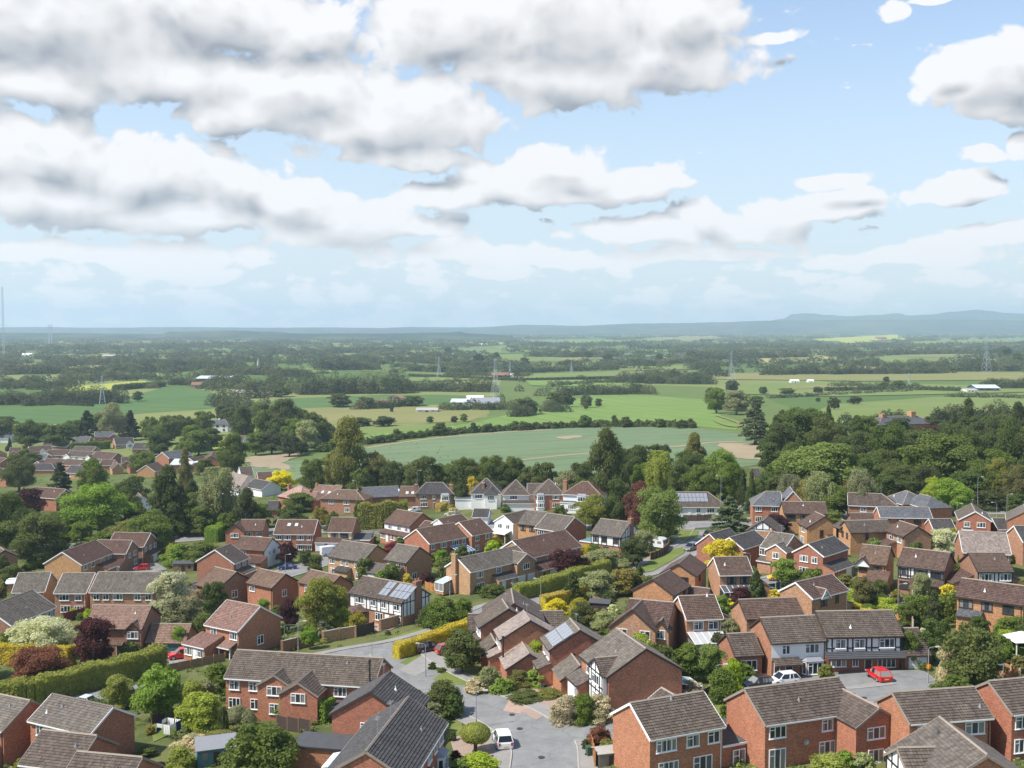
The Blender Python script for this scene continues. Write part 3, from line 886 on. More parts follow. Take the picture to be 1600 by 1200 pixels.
   _, x_, y_, rz, ww, mat = ft[:6]
   garage_door(h, P(x_, y_, 0), R(rz), ww, 2.1, mat)
  elif k == 'ch':                                             # chimney on the roof: x fraction 0-1 along ridge, y offset, height over ridge
   _, s, y_, hh = ft[:4]
   x_ = xa + s * (xb - xa)
   zt = ridge + hh
   mb = MB(); wx, wy = kw.get('size', (0.55, 0.8))
   zb = kw.get('z0', eave)
   mb.box(x_ - wx, x_ + wx, y_ - wy, y_ + wy, zb, zt - 0.3); mb.box(x_ - wx - 0.06, x_ + wx + 0.06, y_ - wy - 0.06, y_ + wy + 0.06, zt - 0.3, zt)
   co = mb.build('chimney', kw.get('mat', bw), h)
   for yy in ((-0.4, 0.4) if wy > 0.6 else (0,)):
    mb = MB(); mb.tube([P(x_, y_ + yy, zt), P(x_, y_ + yy, zt + 0.45)], [0.14, 0.11], 8); mb.build('chimney_pot', 'pot', co)
  elif k == 'sp':                                             # solar panels: slope P/N, x0 (m from A end), up-slope start (m), columns, rows
   _, face, x0, s0, nx, ny = ft[:6]
   sl = math.hypot(hw, rise); sgn = -1 if face == 'P' else 1
   al = math.atan2(rise, hw)
   pw, ph = kw.get('size', (1.02, 1.62))
   me = box_mesh('solar_panel_%.2f' % pw, 0.045, pw - 0.045, 0.045, ph - 0.045, 0.0, 0.05)
   for i in range(nx):
    for j in range(ny):
     x_ = xa + x0 + i * pw
     d_ = s0 + j * ph
     o = link('solar_panel', me, 'solar', h)
     if sgn < 0:
      o.location = (x_, -hw + d_ * math.cos(al), eave + d_ * math.sin(al)); o.rotation_euler = (al, 0, 0)
     else:
      o.location = (x_ + pw, hw - d_ * math.cos(al), eave + d_ * math.sin(al)); o.rotation_euler = (al, 0, math.pi)
     nv = Vector((0, math.sin(al) * sgn, math.cos(al))) * 0.16
     o.location = Vector(o.location) + nv
  elif k == 'sk':                                             # skylight in slope P: x from A, up-slope
   _, x0, s0 = ft[:3]
   al = math.atan2(rise, hw)
   me = box_mesh('skylight', -0.4, 0.4, 0.0, 1.1, 0.0, 0.09)
   o = link('skylight', me, 'upvc', h)
   o.rotation_euler = (al, 0, 0)
   o.location = Vector((xa + x0, -hw + s0 * math.cos(al), eave + s0 * math.sin(al))) + Vector((0, -math.sin(al), math.cos(al))) * 0.1
   g = link('pane', box_mesh('skypane', -0.31, 0.31, 0.09, 1.01, 0.088, 0.10), kw.get('glass', 'glass_roof'), o)
  elif k == 'vent':
   _, x0, s0 = ft[:3]
   al = math.atan2(rise, hw)
   b = Vector((xa + x0, -hw + s0 * math.cos(al), eave + s0 * math.sin(al)))
   mb = MB(); mb.tube([(0, 0, 0), (0, 0, 0.35), (0, 0, 0.36), (0, 0, 0.5)], [0.2, 0.07, 0.05, 0.05], 8)
   mb.build('roof_vent', kw.get('mat', 'lead'), h, b)
  elif k == 'flue':
   _, x0, y0, z0, z1 = ft[:5]
   mb = MB(); mb.tube([P(x0, y0, z0), P(x0, y0, z1 - 0.3), P(x0, y0, z1 - 0.3), P(x0, y0, z1)], [0.12, 0.12, 0.18, 0.18], 8)
   mb.build('flue', 'timber_black', h)
  elif k == 'aer':
   _, s = ft[:2]
   x_ = xa + s * (xb - xa)
   mb = MB(); mb.tube([P(x_, 0, ridge), P(x_, 0, ridge + 1.9)], [0.03, 0.03], 5)
   mb.beam(P(x_ - 0.6, 0, ridge + 1.8), P(x_ + 0.6, 0.1, ridge + 1.8), 0.03, 0.03)
   for k_ in range(6): mb.beam(P(x_ - 0.55 + k_ * 0.2, -0.25, ridge + 1.8), P(x_ - 0.55 + k_ * 0.2, 0.3, ridge + 1.8), 0.02, 0.02)
   mb.build('aerial', 'metal_grey', h)
  elif k == 'dish':
   _, face, s, z = ft[:4]
   loc, rz = place(face, s, 0.0)
   mb = MB()
   rim = []
   for r_, d_ in ((0.05, 0.16), (0.2, 0.19), (0.34, 0.27)):
    rim.append([Vector((r_ * math.cos(a), -d_, r_ * math.sin(a) * 0.9)) for a in [2 * math.pi * i / 14 for i in range(14)]])
   for a_, b_ in zip(rim, rim[1:]):
    for i in range(14): mb.face([a_[i], a_[(i + 1) % 14], b_[(i + 1) % 14], b_[i]])
   mb.beam((0, 0, -0.1), (0, -0.2, 0), 0.05, 0.05); mb.beam((0, -0.2, -0.2), (0, -0.55, 0.05), 0.03, 0.03)
   loc.z = z
   mb.build('satellite_dish', kw.get('mat', 'metal_grey'), h, loc, rz)
  elif k == 'tb':                                             # timber framing on a face: list of s for posts, list of z for rails
   _, face, posts, rails, z0, z1 = ft[:6]
   o, rt, rz, ln = FACES[face]
   for s in posts:
    z1_ = z1
    if face in 'AB' and z1 > eave: z1_ = eave + min(s, 1 - s) * ln * tan - 0.12
    mb = MB(); mb.box(-0.09, 0.09, -0.05, 0, z0, z1_)
    p_ = pt(face, s * ln, 0.031, 0); mb.build('timber_beam', kw.get('mat', 'timber_black'), h, p_, rz)
   for z in rails:
    d_ = max(0.0, (z - eave) / tan) if face in 'AB' else 0
    mb = MB(); mb.box(-ln / 2 + d_, ln / 2 - d_, -0.06, 0, z - 0.08, z + 0.08)
    p_ = pt(face, ln / 2, 0.031, 0); mb.build('timber_beam', kw.get('mat', 'timber_black'), h, p_, rz)
  elif k == 'bay':                                            # canted bay: face, s, width, z0, z1
   _, face, s, wd, z0, z1 = ft[:6]
   o, rt, rz, ln = FACES[face]
   a0 = s * ln; d_ = 0.65
   q = lambda a, o_, z: pt(face, a0 + a, o_, z)
   ring = [(-wd/2, 0), (-wd/2 + 0.4, d_), (wd/2 - 0.4, d_), (wd/2, 0)]
   mb = MB()
   for (x0_, y0_), (x1_, y1_) in zip(ring, ring[1:]):
    mb.face([q(x0_, y0_, z0), q(x1_, y1_, z0), q(x1_, y1_, z1), q(x0_, y0_, z1)])
   mb.face([q(x, y, z1) for x, y in ring])
   b_ = mb.build('bay', kw.get('mat', 'render_white'), h)
   mb = MB(); tp = [q(x * 1.12, y + 0.15 if y else 0, z1 + 0.01) for x, y in ring]; c_ = [q(-wd/2 + 0.5, 0, z1 + 0.5), q(wd/2 - 0.5, 0, z1 + 0.5)]
   mb.face([tp[0], tp[1], c_[0]]); mb.face([tp[1], tp[2], c_[1], c_[0]]); mb.face([tp[2], tp[3], c_[1]]); mb.face(tp[::-1])
   mb.build('bay_roof', kw.get('roof', 'lead'), h)
   for zz, hh in kw.get('wins', ((z0 + 0.6, 1.2),)):
    add_window(h, q(0, d_, zz), rz, wd - 0.95, hh, None, fr)
    a2 = math.atan2(d_, 0.4)
    add_window(h, q(-wd/2 + 0.2, d_ / 2, zz), rz - a2, 0.6, hh, 1, fr)
    add_window(h, q(wd/2 - 0.2, d_ / 2, zz), rz + a2, 0.6, hh, 1, fr)
  elif k == 'cons':                                           # conservatory: face, s0, s1, depth, zlow, ztop
   _, face, s0, s1, dep, zl, zt = ft[:7]
   ln = FACES[face][3]
   a0, a1 = s0 * ln, s1 * ln
   q = lambda a, o_, z: pt(face, a, o_, z)
   mb = MB()
   ps = [q(a0, 0.01, 0), q(a0, dep, 0), q(a1, dep, 0), q(a1, 0.01, 0)]
   for i in range(3): mb.face([ps[i], ps[i + 1], ps[i + 1] + Vector((0, 0, 0.6)), ps[i] + Vector((0, 0, 0.6))])
   mb.build('dwarf_wall', kw.get('wall', bw), h)
   g = MB()
   for i in range(3): g.face([ps[i] + Vector((0, 0, 0.6)), ps[i + 1] + Vector((0, 0, 0.6)), ps[i + 1] + Vector((0, 0, zl)), ps[i] + Vector((0, 0, zl))])
   g.build('glazing', 'glass', h)
   fr_ = MB()
   n = max(2, int((a1 - a0) / 0.9))
   for i in range(n + 1):
    a = a0 + (a1 - a0) * i / n
    fr_.beam(q(a, dep + 0.02, 0.6), q(a, dep + 0.02, zl), 0.1, 0.1, Vector((1, 0.01, 0)))
    fr_.beam(q(a, dep + 0.02, zl + 0.04), q(a, 0.03, zt + 0.04), 0.07, 0.09)
   fr_.beam(q(a0, dep + 0.02, zl), q(a1, dep + 0.02, zl), 0.12, 0.14); fr_.beam(q(a0, 0.03, zt), q(a1, 0.03, zt), 0.12, 0.14)
   fr_.beam(q(a0, dep + 0.02, 0.6), q(a1, dep + 0.02, 0.6), 0.12, 0.1)
   fr_.build('conservatory_frame', 'upvc', h)
   rp = kw.get('roofmat', 'glass_roof')
   for i in range(n):
    x0_, x1_ = a0 + (a1 - a0) * i / n, a0 + (a1 - a0) * (i + 1) / n
    rb_ = MB(); pz = [q(x0_ + 0.03, dep + 0.1, zl - 0.02), q(x1_ - 0.03, dep + 0.1, zl - 0.02), q(x1_ - 0.03, 0.03, zt), q(x0_ + 0.03, 0.03, zt)]
    rb_.hexa(pz + [p + Vector((0, 0, 0.04)) for p in pz]); rb_.build('roof_panel', rp, h)
 rn_ = random.Random(int(c.x * 31 + c.y * 17))
 if eave > 4.5 and not hip[0] and 'aer' not in [f_[0] for f_ in feats] and rn_.random() < 0.45: feats2 = [('aer', rn_.uniform(0.15, 0.85))]
 else: feats2 = []
 for ft in feats2:
  x_ = xa + ft[1] * (xb - xa)
  mb = MB(); mb.tube([P(x_, 0, ridge), P(x_, 0, ridge + 1.7)], [0.03, 0.03], 5)
  mb.beam(P(x_ - 0.5, 0, ridge + 1.6), P(x_ + 0.5, 0.1, ridge + 1.6), 0.03, 0.03)
  for k_ in range(5): mb.beam(P(x_ - 0.45 + k_ * 0.2, -0.22, ridge + 1.6), P(x_ - 0.45 + k_ * 0.2, 0.26, ridge + 1.6), 0.02, 0.02)
  mb.build('aerial', 'metal_grey', h)
 if eave > 4.5 and not any(f_[0] in ('vent', 'sp') for f_ in feats) and rn_.random() < 0.7:
  y_ = -hw * rn_.uniform(0.3, 0.7)
  mb = MB(); mb.tube([(0, 0, -0.05), (0, 0, 0.3), (0, 0, 0.31), (0, 0, 0.5)], [0.2, 0.07, 0.05, 0.05], 7)
  mb.build('roof_vent', 'upvc' if rn_.random() < 0.4 else 'lead', h, P(xa + (xb - xa) * rn_.uniform(0.2, 0.8), y_, ridge - abs(y_) * tan + 0.08))
 sx, sy = proj(c.x, c.y, gz + eave * 0.6)
 HOUSES.append((h, sd, c, xb - xa, W, sx, sy))
 if DEBUG: print('HOUSE %-46s L%.1f W%.1f ang%.0f  (%.0f,%.0f)' % (sd, L, W, math.degrees(ang), c.x, c.y))
 return h
DEBUG = False
PITCH_TAN = math.tan(R(31))
def cw(r1, r2, corner, ridge=None, eave=4.9):
 """plan width of a house from the survey position of one of its eaves corners, for a 31 degree roof"""
 best = None
 for k in range(60, 96):
  W = k / 10
  rg = eave + W / 2 * PITCH_TAN
  A, B, g = ridge_line(r1, r2, rg)
  c = at_abs(*corner, g + eave - 0.19)
  d = (B - A).normalized()
  e = abs(2 * (abs((c - A).x * d.y - (c - A).y * d.x) - 0.32) - W)
  if best is None or e < best[0]: best = (e, W)
 return best[1]

# ------------------------------------------------------------------ the houses, nearest first (survey positions of their ridge ends)
EST = 'brick houses of the estate'
w3 = lambda f, lev='u', n=3, w=1.2: tuple(('w', f, (i + 0.5) / n, lev, w) for i in range(n))
ww = lambda f, lev, *sw: tuple(('w', f, s, lev, w) for s, w in sw)

# --- bottom row
house('the cropped brick house in the bottom corner', 'red brick house with grey tiled roof cropped by the bottom left picture corner',
      (-22, 1081), (46, 1095), 7.4, 'grey', 'red', 'mortar', (('lt', 'P', 0.3, 0.9, 2.2, 3.0, 2.4), ('vent', 5.5, 3.0), *ww('P', 'u', (0.3, 1.2), (0.75, 1.6))), group=EST)
house('the wide grey roofed house by the long hedge', 'red brick house with broad grey roof standing below the long clipped hedge',
      (82.5, 1085), (176, 1105), cw((82.5, 1085), (176, 1105), (236, 1123)), 'grey', 'red', 'white',
      (*ww('P', 'u', (0.2, 1.9), (0.6, 1.2)), ('vent', 3.0, 2.4), ('vent', 1.6, 1.2, {'mat': 'upvc'}), ('d', 'P', 0.45, 'door_white')), ridge_mat='ridge_dark', group=EST)
house('the mossy ridged terrace house', 'red brick house with mossy grey ridge overlapping the broad grey roof behind it',
      (67.5, 1141), (150, 1150), 7.0, 'taupe', 'red', 'mortar', (('vent', 5.0, 2.5), *ww('P', 'u', (0.3, 1.6), (0.7, 1.6))), group=EST)
house('the lowest terrace house', 'red brick house with mauve grey roof lowest on the left, step below its neighbour',
      (122.5, 1175), (221, 1184), 7.0, 'taupe', 'red', 'mortar', ww('P', 'u', (0.3, 1.6), (0.7, 1.6)), group=EST)
S1 = ((372, 1016), (597.5, 1029))
house('the long brick pair with twin front gables', 'long red brick pair of houses with two front gables and black flue',
      *S1, 7.6, 'taupe', 'red', 'mortar',
      (('gw', 'P', 0.36, 4.6, 1.2, {'win': ((0.5, 'u', 2.0),), 'trim': 'mortar', 'eave': 4.5}), ('gw', 'P', 0.56, 5.0, 3.2, {'win': ((0.5, 'u', 1.9),), 'trim': 'mortar', 'eave': 4.3}),
       *ww('P', 'u', (0.06, 1.4), (0.19, 1.2), (0.78, 1.7), (0.93, 1.4)), *ww('P', 'l', (0.06, 1.6), (0.2, 1.2), (0.93, 1.6)), ('w', 'P', 0.36, 'l', 1.4, {'out': 1.2}),
       ('fl', 'P', 0.72, 0.84, 1.8, 2.4, {'roof': 'felt', 'fascia': 'lead'}), ('vent', 15.5, 3.2), ('flue', 9.3, -3.4, 4.2, 8.0), ('flue', 12.0, -6.0, 4.0, 7.2), ('aer', 0.93)), group=EST)
house('the brick house with a small gable window', 'red brick house with one small window in its wide bare gable',
      (578.75, 1081), (608.75, 1050), cw((578.75, 1081), (608.75, 1050), (520, 1111)), 'dark', 'red', 'dark',
      (('w', 'A', 0.42, (3.0, 1.1), 0.95), *ww('P', 'u', (0.3, 1.4), (0.75, 1.4)), ('fl', 'A', -0.35, 0.30, 4.2, 2.4, {'fascia': 'timber_black'})), ridge_mat='ridge_dark', group=EST)
house('the big dark roofed pair by the junction', 'red brick pair of houses with big dark roof and white framed front facing the junction',
      (572.5, 1174), (637.5, 1090), cw((572.5, 1174), (637.5, 1090), (703.75, 1124)), 'dark', 'red', 'mortar',
      (*ww('P', 'u', (0.12, 1.8), (0.33, 1.2), (0.55, 1.6), (0.72, 1.2), (0.88, 2.0)), *ww('P', 'l', (0.1, 1.8), (0.6, 1.6)), ('lt', 'P', 0.24, 0.5, 1.6, 3.0, 2.3, {'roof': 'felt'}),
       ('bay', 'P', 0.85, 2.6, 0.0, 2.4, {'wins': ((0.7, 1.5),)}), ('aer', 0.25), ('aer', 0.55), ('vent', 10.0, 1.5),
       ('cons', 'N', 0.25, 0.5, 3.0, 2.2, 2.9)), ridge_mat='ridge_tile', group=EST)
G = ((963.75, 982.5), (1009, 1014))
house('the house with the black and white front gable', 'red brick house with black and white timbered front gable and plain side wall',
      *G, cw(*G, (1060, 1039)), 'grey', 'red', 'dark',
      (('gw', 'P', 0.70, 4.6, 0.55, {'brick': 'render_white', 'roof': 'taupe', 'timber': (0.03, 0.2, 0.5, 0.8, 0.97), 'rails': (2.6, 3.2, 4.7), 'win': ((0.5, 'u', 2.2), (0.5, 'l', 1.8)), 'trim': 'black'}),
       ('w', 'P', 0.27, 'u', 1.1), ('lt', 'P', 0.0, 0.44, 1.9, 3.1, 2.35), ('g', 'P', 0.17, 2.3, 'door_white', {'out': 1.9}), ('w', 'P', 0.36, 'l', 0.8, {'out': 1.9}),
       ('vent', 5.2, 3.0), ('cons', 'N', 0.1, 0.5, 3.2, 2.1, 2.8)), ridge_mat='ridge_tile', group=EST)
SO = ((891, 967), (906, 985))
house('the brick house with panels on its west slope', 'red brick house with pale solar panels covering its side roof slope and gabled garage',
      *SO, cw(*SO, (856, 1016)), 'grey', 'red', 'dark',
      (*ww('P', 'u', (0.3, 1.4), (0.72, 1.6)), ('sp', 'P', 0.6, 0.35, 5, 2, {'size': (1.05, 1.7)}), ('dish', 'B', 0.38, 4.0, {'mat': 'timber_black'}),
       ('gw', 'B', 0.36, 5.0, 5.0, {'eave': 2.4, 'ridge': 4.1, 'garage': 'door_brown', 'inn': 0.0}), ('lt', 'P', 0.1, 1.0, 1.6, 3.0, 2.4), ('w', 'P', 0.35, 'l', 1.6, {'out': 1.6})),
      ridge_mat='ridge_tile', group=EST)
HC = ((828.6, 969.6), (818.3, 954.6))
house('the brick house with a gabled garage wing', 'red brick house with low gabled garage wing in front and pale side slope',
      *HC, cw(*HC, (865, 981)), 'mauve', 'red', 'dark',
      (*ww('N', 'u', (0.3, 1.6), (0.7, 1.6)), ('w', 'A', 0.72, (2.4, 0.75), 1.5), ('gw', 'A', 0.36, 6.2, 5.4, {'eave': 2.4, 'ridge': 4.3, 'inn': 0.0}), ('lt', 'N', 0.5, 1.0, 1.7, 3.1, 2.4),
       ('flue', -3.6, 4.0, 0.5, 5.6)), group=EST)
HB = ((794.6, 951.4), (785, 937))
house('the brick house tight behind the maple', 'red brick house with white upper front and small gabled garage behind the maple',
      *HB, cw(*HB, (748.7, 983)), 'taupe', 'red', 'dark',
      (*ww('N', 'u', (0.3, 1.6), (0.7, 1.6)), ('gw', 'A', 0.18, 4.0, 5.0, {'eave': 2.3, 'ridge': 3.8, 'inn': 0.0}), ('lt', 'N', 0.2, 1.0, 1.6, 3.1, 2.4)), bands=(('N', 2.6, 4.85, 'render_white'),), group=EST)
HA = ((803.2, 943.2), (799.2, 920.6))
house('the dark roofed house behind the brick trio', 'brick house with dark hipped side wings, rearmost of the brick row',
      *HA, 8.6, 'taupe', 'red', 'dark', (('box', -2.5, 4.6, 4.5, 4.5, 3.6, 5.4, 'y', {'hips': (0, 0)}), ('box', 0.5, -5.6, 5.0, 4.4, 3.0, 4.9, 'y'), *ww('N', 'u', (0.3, 1.4),)), group=EST)
Q = ((986, 1099), (1097.5, 1081))
house('the bright brick house on the corner', 'bright red brick house with grey roof and flat roofed side annexe at the junction',
      *Q, cw(*Q, (1016, 1157.5)), 'taupe', 'red', 'white',
      (*ww('P', 'u', (0.22, 2.3), (0.58, 1.5), (0.87, 1.4)), ('w', 'P', 0.25, 'l', 2.3), ('w', 'P', 0.72, 'f', 2.2), ('fl', 'B', 0.02, 0.85, 4.6, 2.5), ('w', 'B', 0.12, 'l', 0.9, {'out': 0}),
       ('bwin', 8.2, -3.65, 0, 0.9, 1.0, 1.2), ('bwin', 6.2, -3.65, 0, 0.1, 1.5, 2.0), ('gw', 'N', 0.2, 4.0, 1.4, {'eave': 4.9}), ('vent', 4.5, 3.9)), group=EST)
R1 = ((1165, 1077), (1307.5, 1059))
house('the brick house with a satellite dish', 'red brick house with projecting gabled wing and grey satellite dish on its wall',
      *R1, cw(*R1, (1195, 1135)), 'taupe', 'red', 'mortar',
      (('gw', 'P', 0.98, 5.2, 3.4, {'win': ((0.45, 'u', 2.1), (0.45, 'l', 1.8)), 'eave': 4.7, 'trim': 'mortar'}), *ww('P', 'u', (0.13, 1.9), (0.66, 1.3)), *ww('P', 'l', (0.66, 1.9),),
       ('w', 'P', 0.13, 'f', 1.9), ('dish', 'P', 0.42, 2.5), ('vent', 5.0, 2.0, {'mat': 'ridge_tile'})), group=EST)
R2 = ((1396, 1082.5), (1520, 1074))
house('the orange gabled house by the small green tree', 'brick house with glowing orange end wall beside a small bright green tree',
      *R2, cw(*R2, (1412, 1120)), 'taupe', 'red', 'mortar', (*ww('P', 'u', (0.18, 1.4), (0.8, 2.1)), ('vent', 8.0, 1.0), ('vent', 11.2, 3.8), ('w', 'P', 0.8, 'l', 1.8)), group=EST)
R3 = ((1546, 1065), (1640, 1056))
house('the brick house cut by the right edge', 'brick house with sunlit end wall and white window cut by the right edge',
      *R3, cw(*R3, (1567, 1120)), 'taupe', 'red', 'mortar', (*ww('P', 'u', (0.16, 1.5), (0.6, 1.6)), ('w', 'P', 0.16, 'l', 1.6), ('vent', 4.0, 2.5)), bands=(), group=EST)
R4 = ((1469, 1122), (1542, 1180))
house('the lichened roof house in the bottom corner', 'brick house with broad lichened grey roof and white timbered gable, bottom right corner',
      *R4, cw(*R4, (1372, 1165), 7.4), 'grey', 'red', 'mortar',
      (('gw', 'P', 0.42, 5.0, 0.6, {'brick': 'render_white', 'roof': 'taupe', 'timber': (0.03, 0.25, 0.5, 0.75, 0.97), 'rails': (3.0, 4.7), 'win': ((0.5, 'u', 2.2),), 'trim': 'mortar'}),
       *ww('P', 'u', (0.1, 1.4), (0.85, 1.6)), ('vent', 2.0, 4.0, {'mat': 'felt'})), ridge_mat='ridge_tile', group=EST)
T1 = ((1276, 956), (1392, 954))
house('the black and white house with a red car', 'black and white timber fronted house with white garage and red car outside',
      *T1, cw(*T1, (1287.5, 997)), 'taupe', 'deep', 'dark',
      (*ww('P', 'u', (0.19, 1.4), (0.44, 1.4), (0.80, 2.0)), ('tb', 'P', (0.01, 0.08, 0.285, 0.35, 0.53, 0.60, 0.70, 0.91, 0.99), (2.75, 3.25, 4.55), 2.7, 4.6),
       ('lt', 'P', 0.0, 1.0, 1.1, 2.75, 2.3, {'walls': False, 'roof': 'felt'}), *ww('P', 'l', (0.17, 2.0), (0.39, 0.8)), ('w', 'P', 0.80, (0.7, 1.6), 2.4), ('d', 'P', 0.56, 'door_dark'),
       ('box', 6.75, -0.3, 3.5, 7.6, 2.4, 4.7, 'x', {'hips': (0, 0)}), ('bgar', 6.9, -4.15, 0, 2.4, 'door_white'), ('vent', 3.6, 1.2, {'mat': 'upvc'})),
      bands=(('P', 2.65, 4.75, 'render_white'),), group=EST)
T2 = ((1189, 966), (1272, 962))
house('the white rendered house with a bay window', 'house with white rendered upper floor over brick, bay window and white hatchback outside',
      *T2, cw(*T2, (1198, 1007)), 'taupe', 'deep', 'dark',
      (*ww('P', 'u', (0.26, 1.1), (0.74, 1.9)), ('lt', 'P', 0.02, 0.48, 1.2, 2.8, 2.3, {'walls': False}), ('w', 'P', 0.1, 'l', 0.8), ('d', 'P', 0.32, 'door_dark'),
       ('bay', 'P', 0.76, 2.9, 0.0, 2.3, {'mat': 'brick_deep', 'wins': ((0.7, 1.5),)}), ('box', -6.2, 0.8, 3.6, 6.0, 3.0, 4.9, 'x'), ('bwin', -6.2, -2.2, 0, 1.0, 2.2, 1.3)),
      bands=(('P', 2.5, 4.8, 'render_white'),), group=EST)

# --- middle right
house('the brick house with a white dormer gable', 'buff brick house with dark windows and tiny white gablet over its front eaves',
      (1243.75, 910), (1299, 897.5), cw((1243.75, 910), (1299, 897.5), (1263.75, 930)), 'brown', 'buff', 'white',
      (('gw', 'P', 0.33, 1.9, 0.3, {'brick': 'render_white', 'z0': 4.3, 'eave': 4.7, 'ridge': 5.8}), *ww('P', 'u', (0.33, 1.5), (0.7, 0.8)), ('w', 'P', 0.33, 'l', 1.6), ('lt', 'B', 0.1, 0.7, 2.2, 2.9, 2.3)), group=EST, frame='trim_dark')
M2 = ((985, 936), (1052, 942))
house('the brick house with a glazed lean-to', 'brick house with wide front gable, small dormer and dark glazed lean-to',
      *M2, 8.0, 'brown', 'pink', 'dark',
      (('gw', 'P', 0.27, 6.6, 1.6, {'win': ((0.28, 'u', 1.5), (0.78, 'u', 1.5)), 'eave': 4.6, 'ridge': 7.3, 'trim': 'dark'}), ('gw', 'P', 0.86, 2.4, 0.5, {'win': ((0.5, 'u', 1.5),), 'eave': 4.4, 'ridge': 5.7, 'trim': 'dark'}),
       ('cons', 'P', 0.05, 0.55, 4.2, 2.2, 3.0, {'roofmat': 'felt'}), ('vent', 1.5, 2.0, {'mat': 'upvc'})), group=EST)
house('the brick house with a polycarbonate lean-to', 'brick house with grey polycarbonate lean-to roof along its garden front',
      (1061, 932), (1115, 930), cw((1061, 932), (1115, 930), (1071, 970)), 'brown', 'pink', 'white',
      (*ww('P', 'u', (0.33, 1.5), (0.75, 1.5)), ('cons', 'P', 0.02, 0.98, 3.6, 2.2, 2.9, {'roofmat': 'poly_roof'}), ('vent', 4.2, 4.2, {'mat': 'upvc'}), ('lt', 'B', 0.25, 0.95, 3.6, 4.8, 3.0), ('fl', 'B', 0.0, 0.3, 2.6, 3.2)), group=EST)
house('the plain brown roofed house beside it', 'brick house with wide brown roof between the polycarbonate lean-to and the conifer',
      (1155, 937.5), (1242, 934), cw((1155, 937.5), (1242, 934), (1164, 964)), 'brown', 'pink', 'dark',
      (*ww('P', 'u', (0.3, 1.6), (0.75, 1.6)), ('fl', 'P', 0.05, 0.4, 3.0, 2.5)), frame='trim_dark', group=EST)
house('the square brick house with a dark canopy', 'square brick house with dark windows and black glazed canopy across its front',
      (1116, 871), (1166, 870), cw((1116, 871), (1166, 870), (1111, 900)), 'brown', 'pink', 'white',
      (*ww('P', 'u', (0.36, 1.6), (0.76, 1.6)), ('cons', 'P', 0.0, 0.9, 2.6, 2.3, 2.9, {'roofmat': 'felt'}), ('lt', 'B', 0.1, 0.9, 3.4, 3.9, 2.4)), frame='trim_dark', group=EST)
house('the small orange house below the road', 'small orange brick house with one dark gable window beside the curving road',
      (1060, 881), (1077.5, 866), cw((1060, 881), (1077.5, 866), (1085, 896)), 'brown', 'orange', 'dark', (('w', 'A', 0.68, 'u', 1.4), *ww('P', 'u', (0.4, 1.2)), ('lt', 'N', 0.1, 0.6, 2.0, 2.8, 2.3)), frame='trim_dark', group=EST)
house('the orange gabled house by the pink paving', 'orange brick house showing its wide bare gable end behind the glazed lean-to',
      (1020, 905), (1046, 891), cw((1020, 905), (1046, 891), (1055, 930)), 'brown', 'orange', 'dark', (*ww('P', 'u', (0.3, 1.2), (0.7, 1.2)), ('box', 4.6, -4.6, 5.0, 4.4, 2.5, 4.4, 'y')), frame='trim_dark', group=EST)
house('the grey roofed house with white verges', 'red brick house with dark grey roof and white bargeboards behind the golden tree',
      (1140, 840), (1178, 829), cw((1140, 840), (1178, 829), (1159, 856)), 'dark', 'deep', 'white', (('box', -1.0, 4.6, 8.0, 6.0, 4.6, 6.9, 'x'), ('w', 'A', 0.5, 'u', 1.4)), group=EST)
house('the L-shaped grey roofed house', 'red brick house with L-shaped grey roof and white gable edge next to the street lamp',
      (1205, 831), (1240, 836), 7.8, 'grey', 'pink', 'white',
      (('gw', 'P', 0.80, 4.4, 1.2, {'eave': 4.7}), *ww('P', 'u', (0.1, 1.6), (0.42, 1.4)), *ww('P', 'l', (0.1, 2.0),), ('lt', 'P', 0.0, 0.6, 1.4, 3.0, 2.4), ('w', 'P', 0.8, 'u', 1.5, {'out': 1.2}), ('ch', 0.02, 0.0, 0.3, {'size': (0.3, 0.3)})), group=EST)
house('the white edged gable house with a porch', 'red brick house with white edged front gable, two windows and long porch roof',
      (1263, 850), (1303, 838), cw((1263, 850), (1303, 838), (1284, 867)), 'dark', 'deep', 'white',
      (*ww('A', 'u', (0.36, 1.7), (0.72, 1.2)), ('w', 'A', 0.36, 'l', 1.9), ('lt', 'P', 0.0, 0.75, 2.4, 3.3, 2.4), ('d', 'P', 0.2, 'door_brown', {'out': 2.4}), ('g', 'P', 0.55, 2.2, 'door_white', {'out': 2.4})), group=EST)
PH = ((1348, 851), (1391, 855))
house('the brown brick house with a white gablet', 'brown brick house with white gablet, long garage roof and pink paved drive',
      *PH, cw(*PH, (1373, 883)), 'tan', 'orange', 'dark',
      (('gw', 'P', 0.18, 2.4, 0.5, {'brick': 'render_white', 'z0': 4.2, 'eave': 4.6, 'ridge': 5.8}), *ww('P', 'u', (0.18, 1.4), (0.7, 1.3)), ('lt', 'P', 0.4, 1.15, 3.6, 3.7, 2.5), ('w', 'P', 0.95, 'l', 1.5, {'out': 3.6}), ('d', 'P', 0.6, 'door_brown', {'out': 3.6}), ('w', 'P', 0.18, 'l', 1.6)), frame='trim_dark', group=EST)
QH = ((1413, 856), (1484, 864))
house('the half timbered house behind the lamp', 'half timbered house with big brown roof and bare brick side wall',
      *QH, cw(*QH, (1465, 892)), 'brown', 'brown', 'black',
      (*ww('P', 'u', (0.13, 1.6), (0.5, 1.8), (0.82, 1.6)), ('tb', 'P', (0.01, 0.06, 0.22, 0.28, 0.36, 0.64, 0.72, 0.94, 0.99), (2.7, 3.2), 2.7, 4.6), ('lt', 'P', 0.3, 1.0, 1.4, 2.9, 2.3, {'walls': False}), ('d', 'P', 0.4, 'door_brown'), *ww('P', 'l', (0.14, 1.6),)),
      bands=(('P', 2.6, 4.75, 'render_white'),), frame='trim_dark', group=EST)
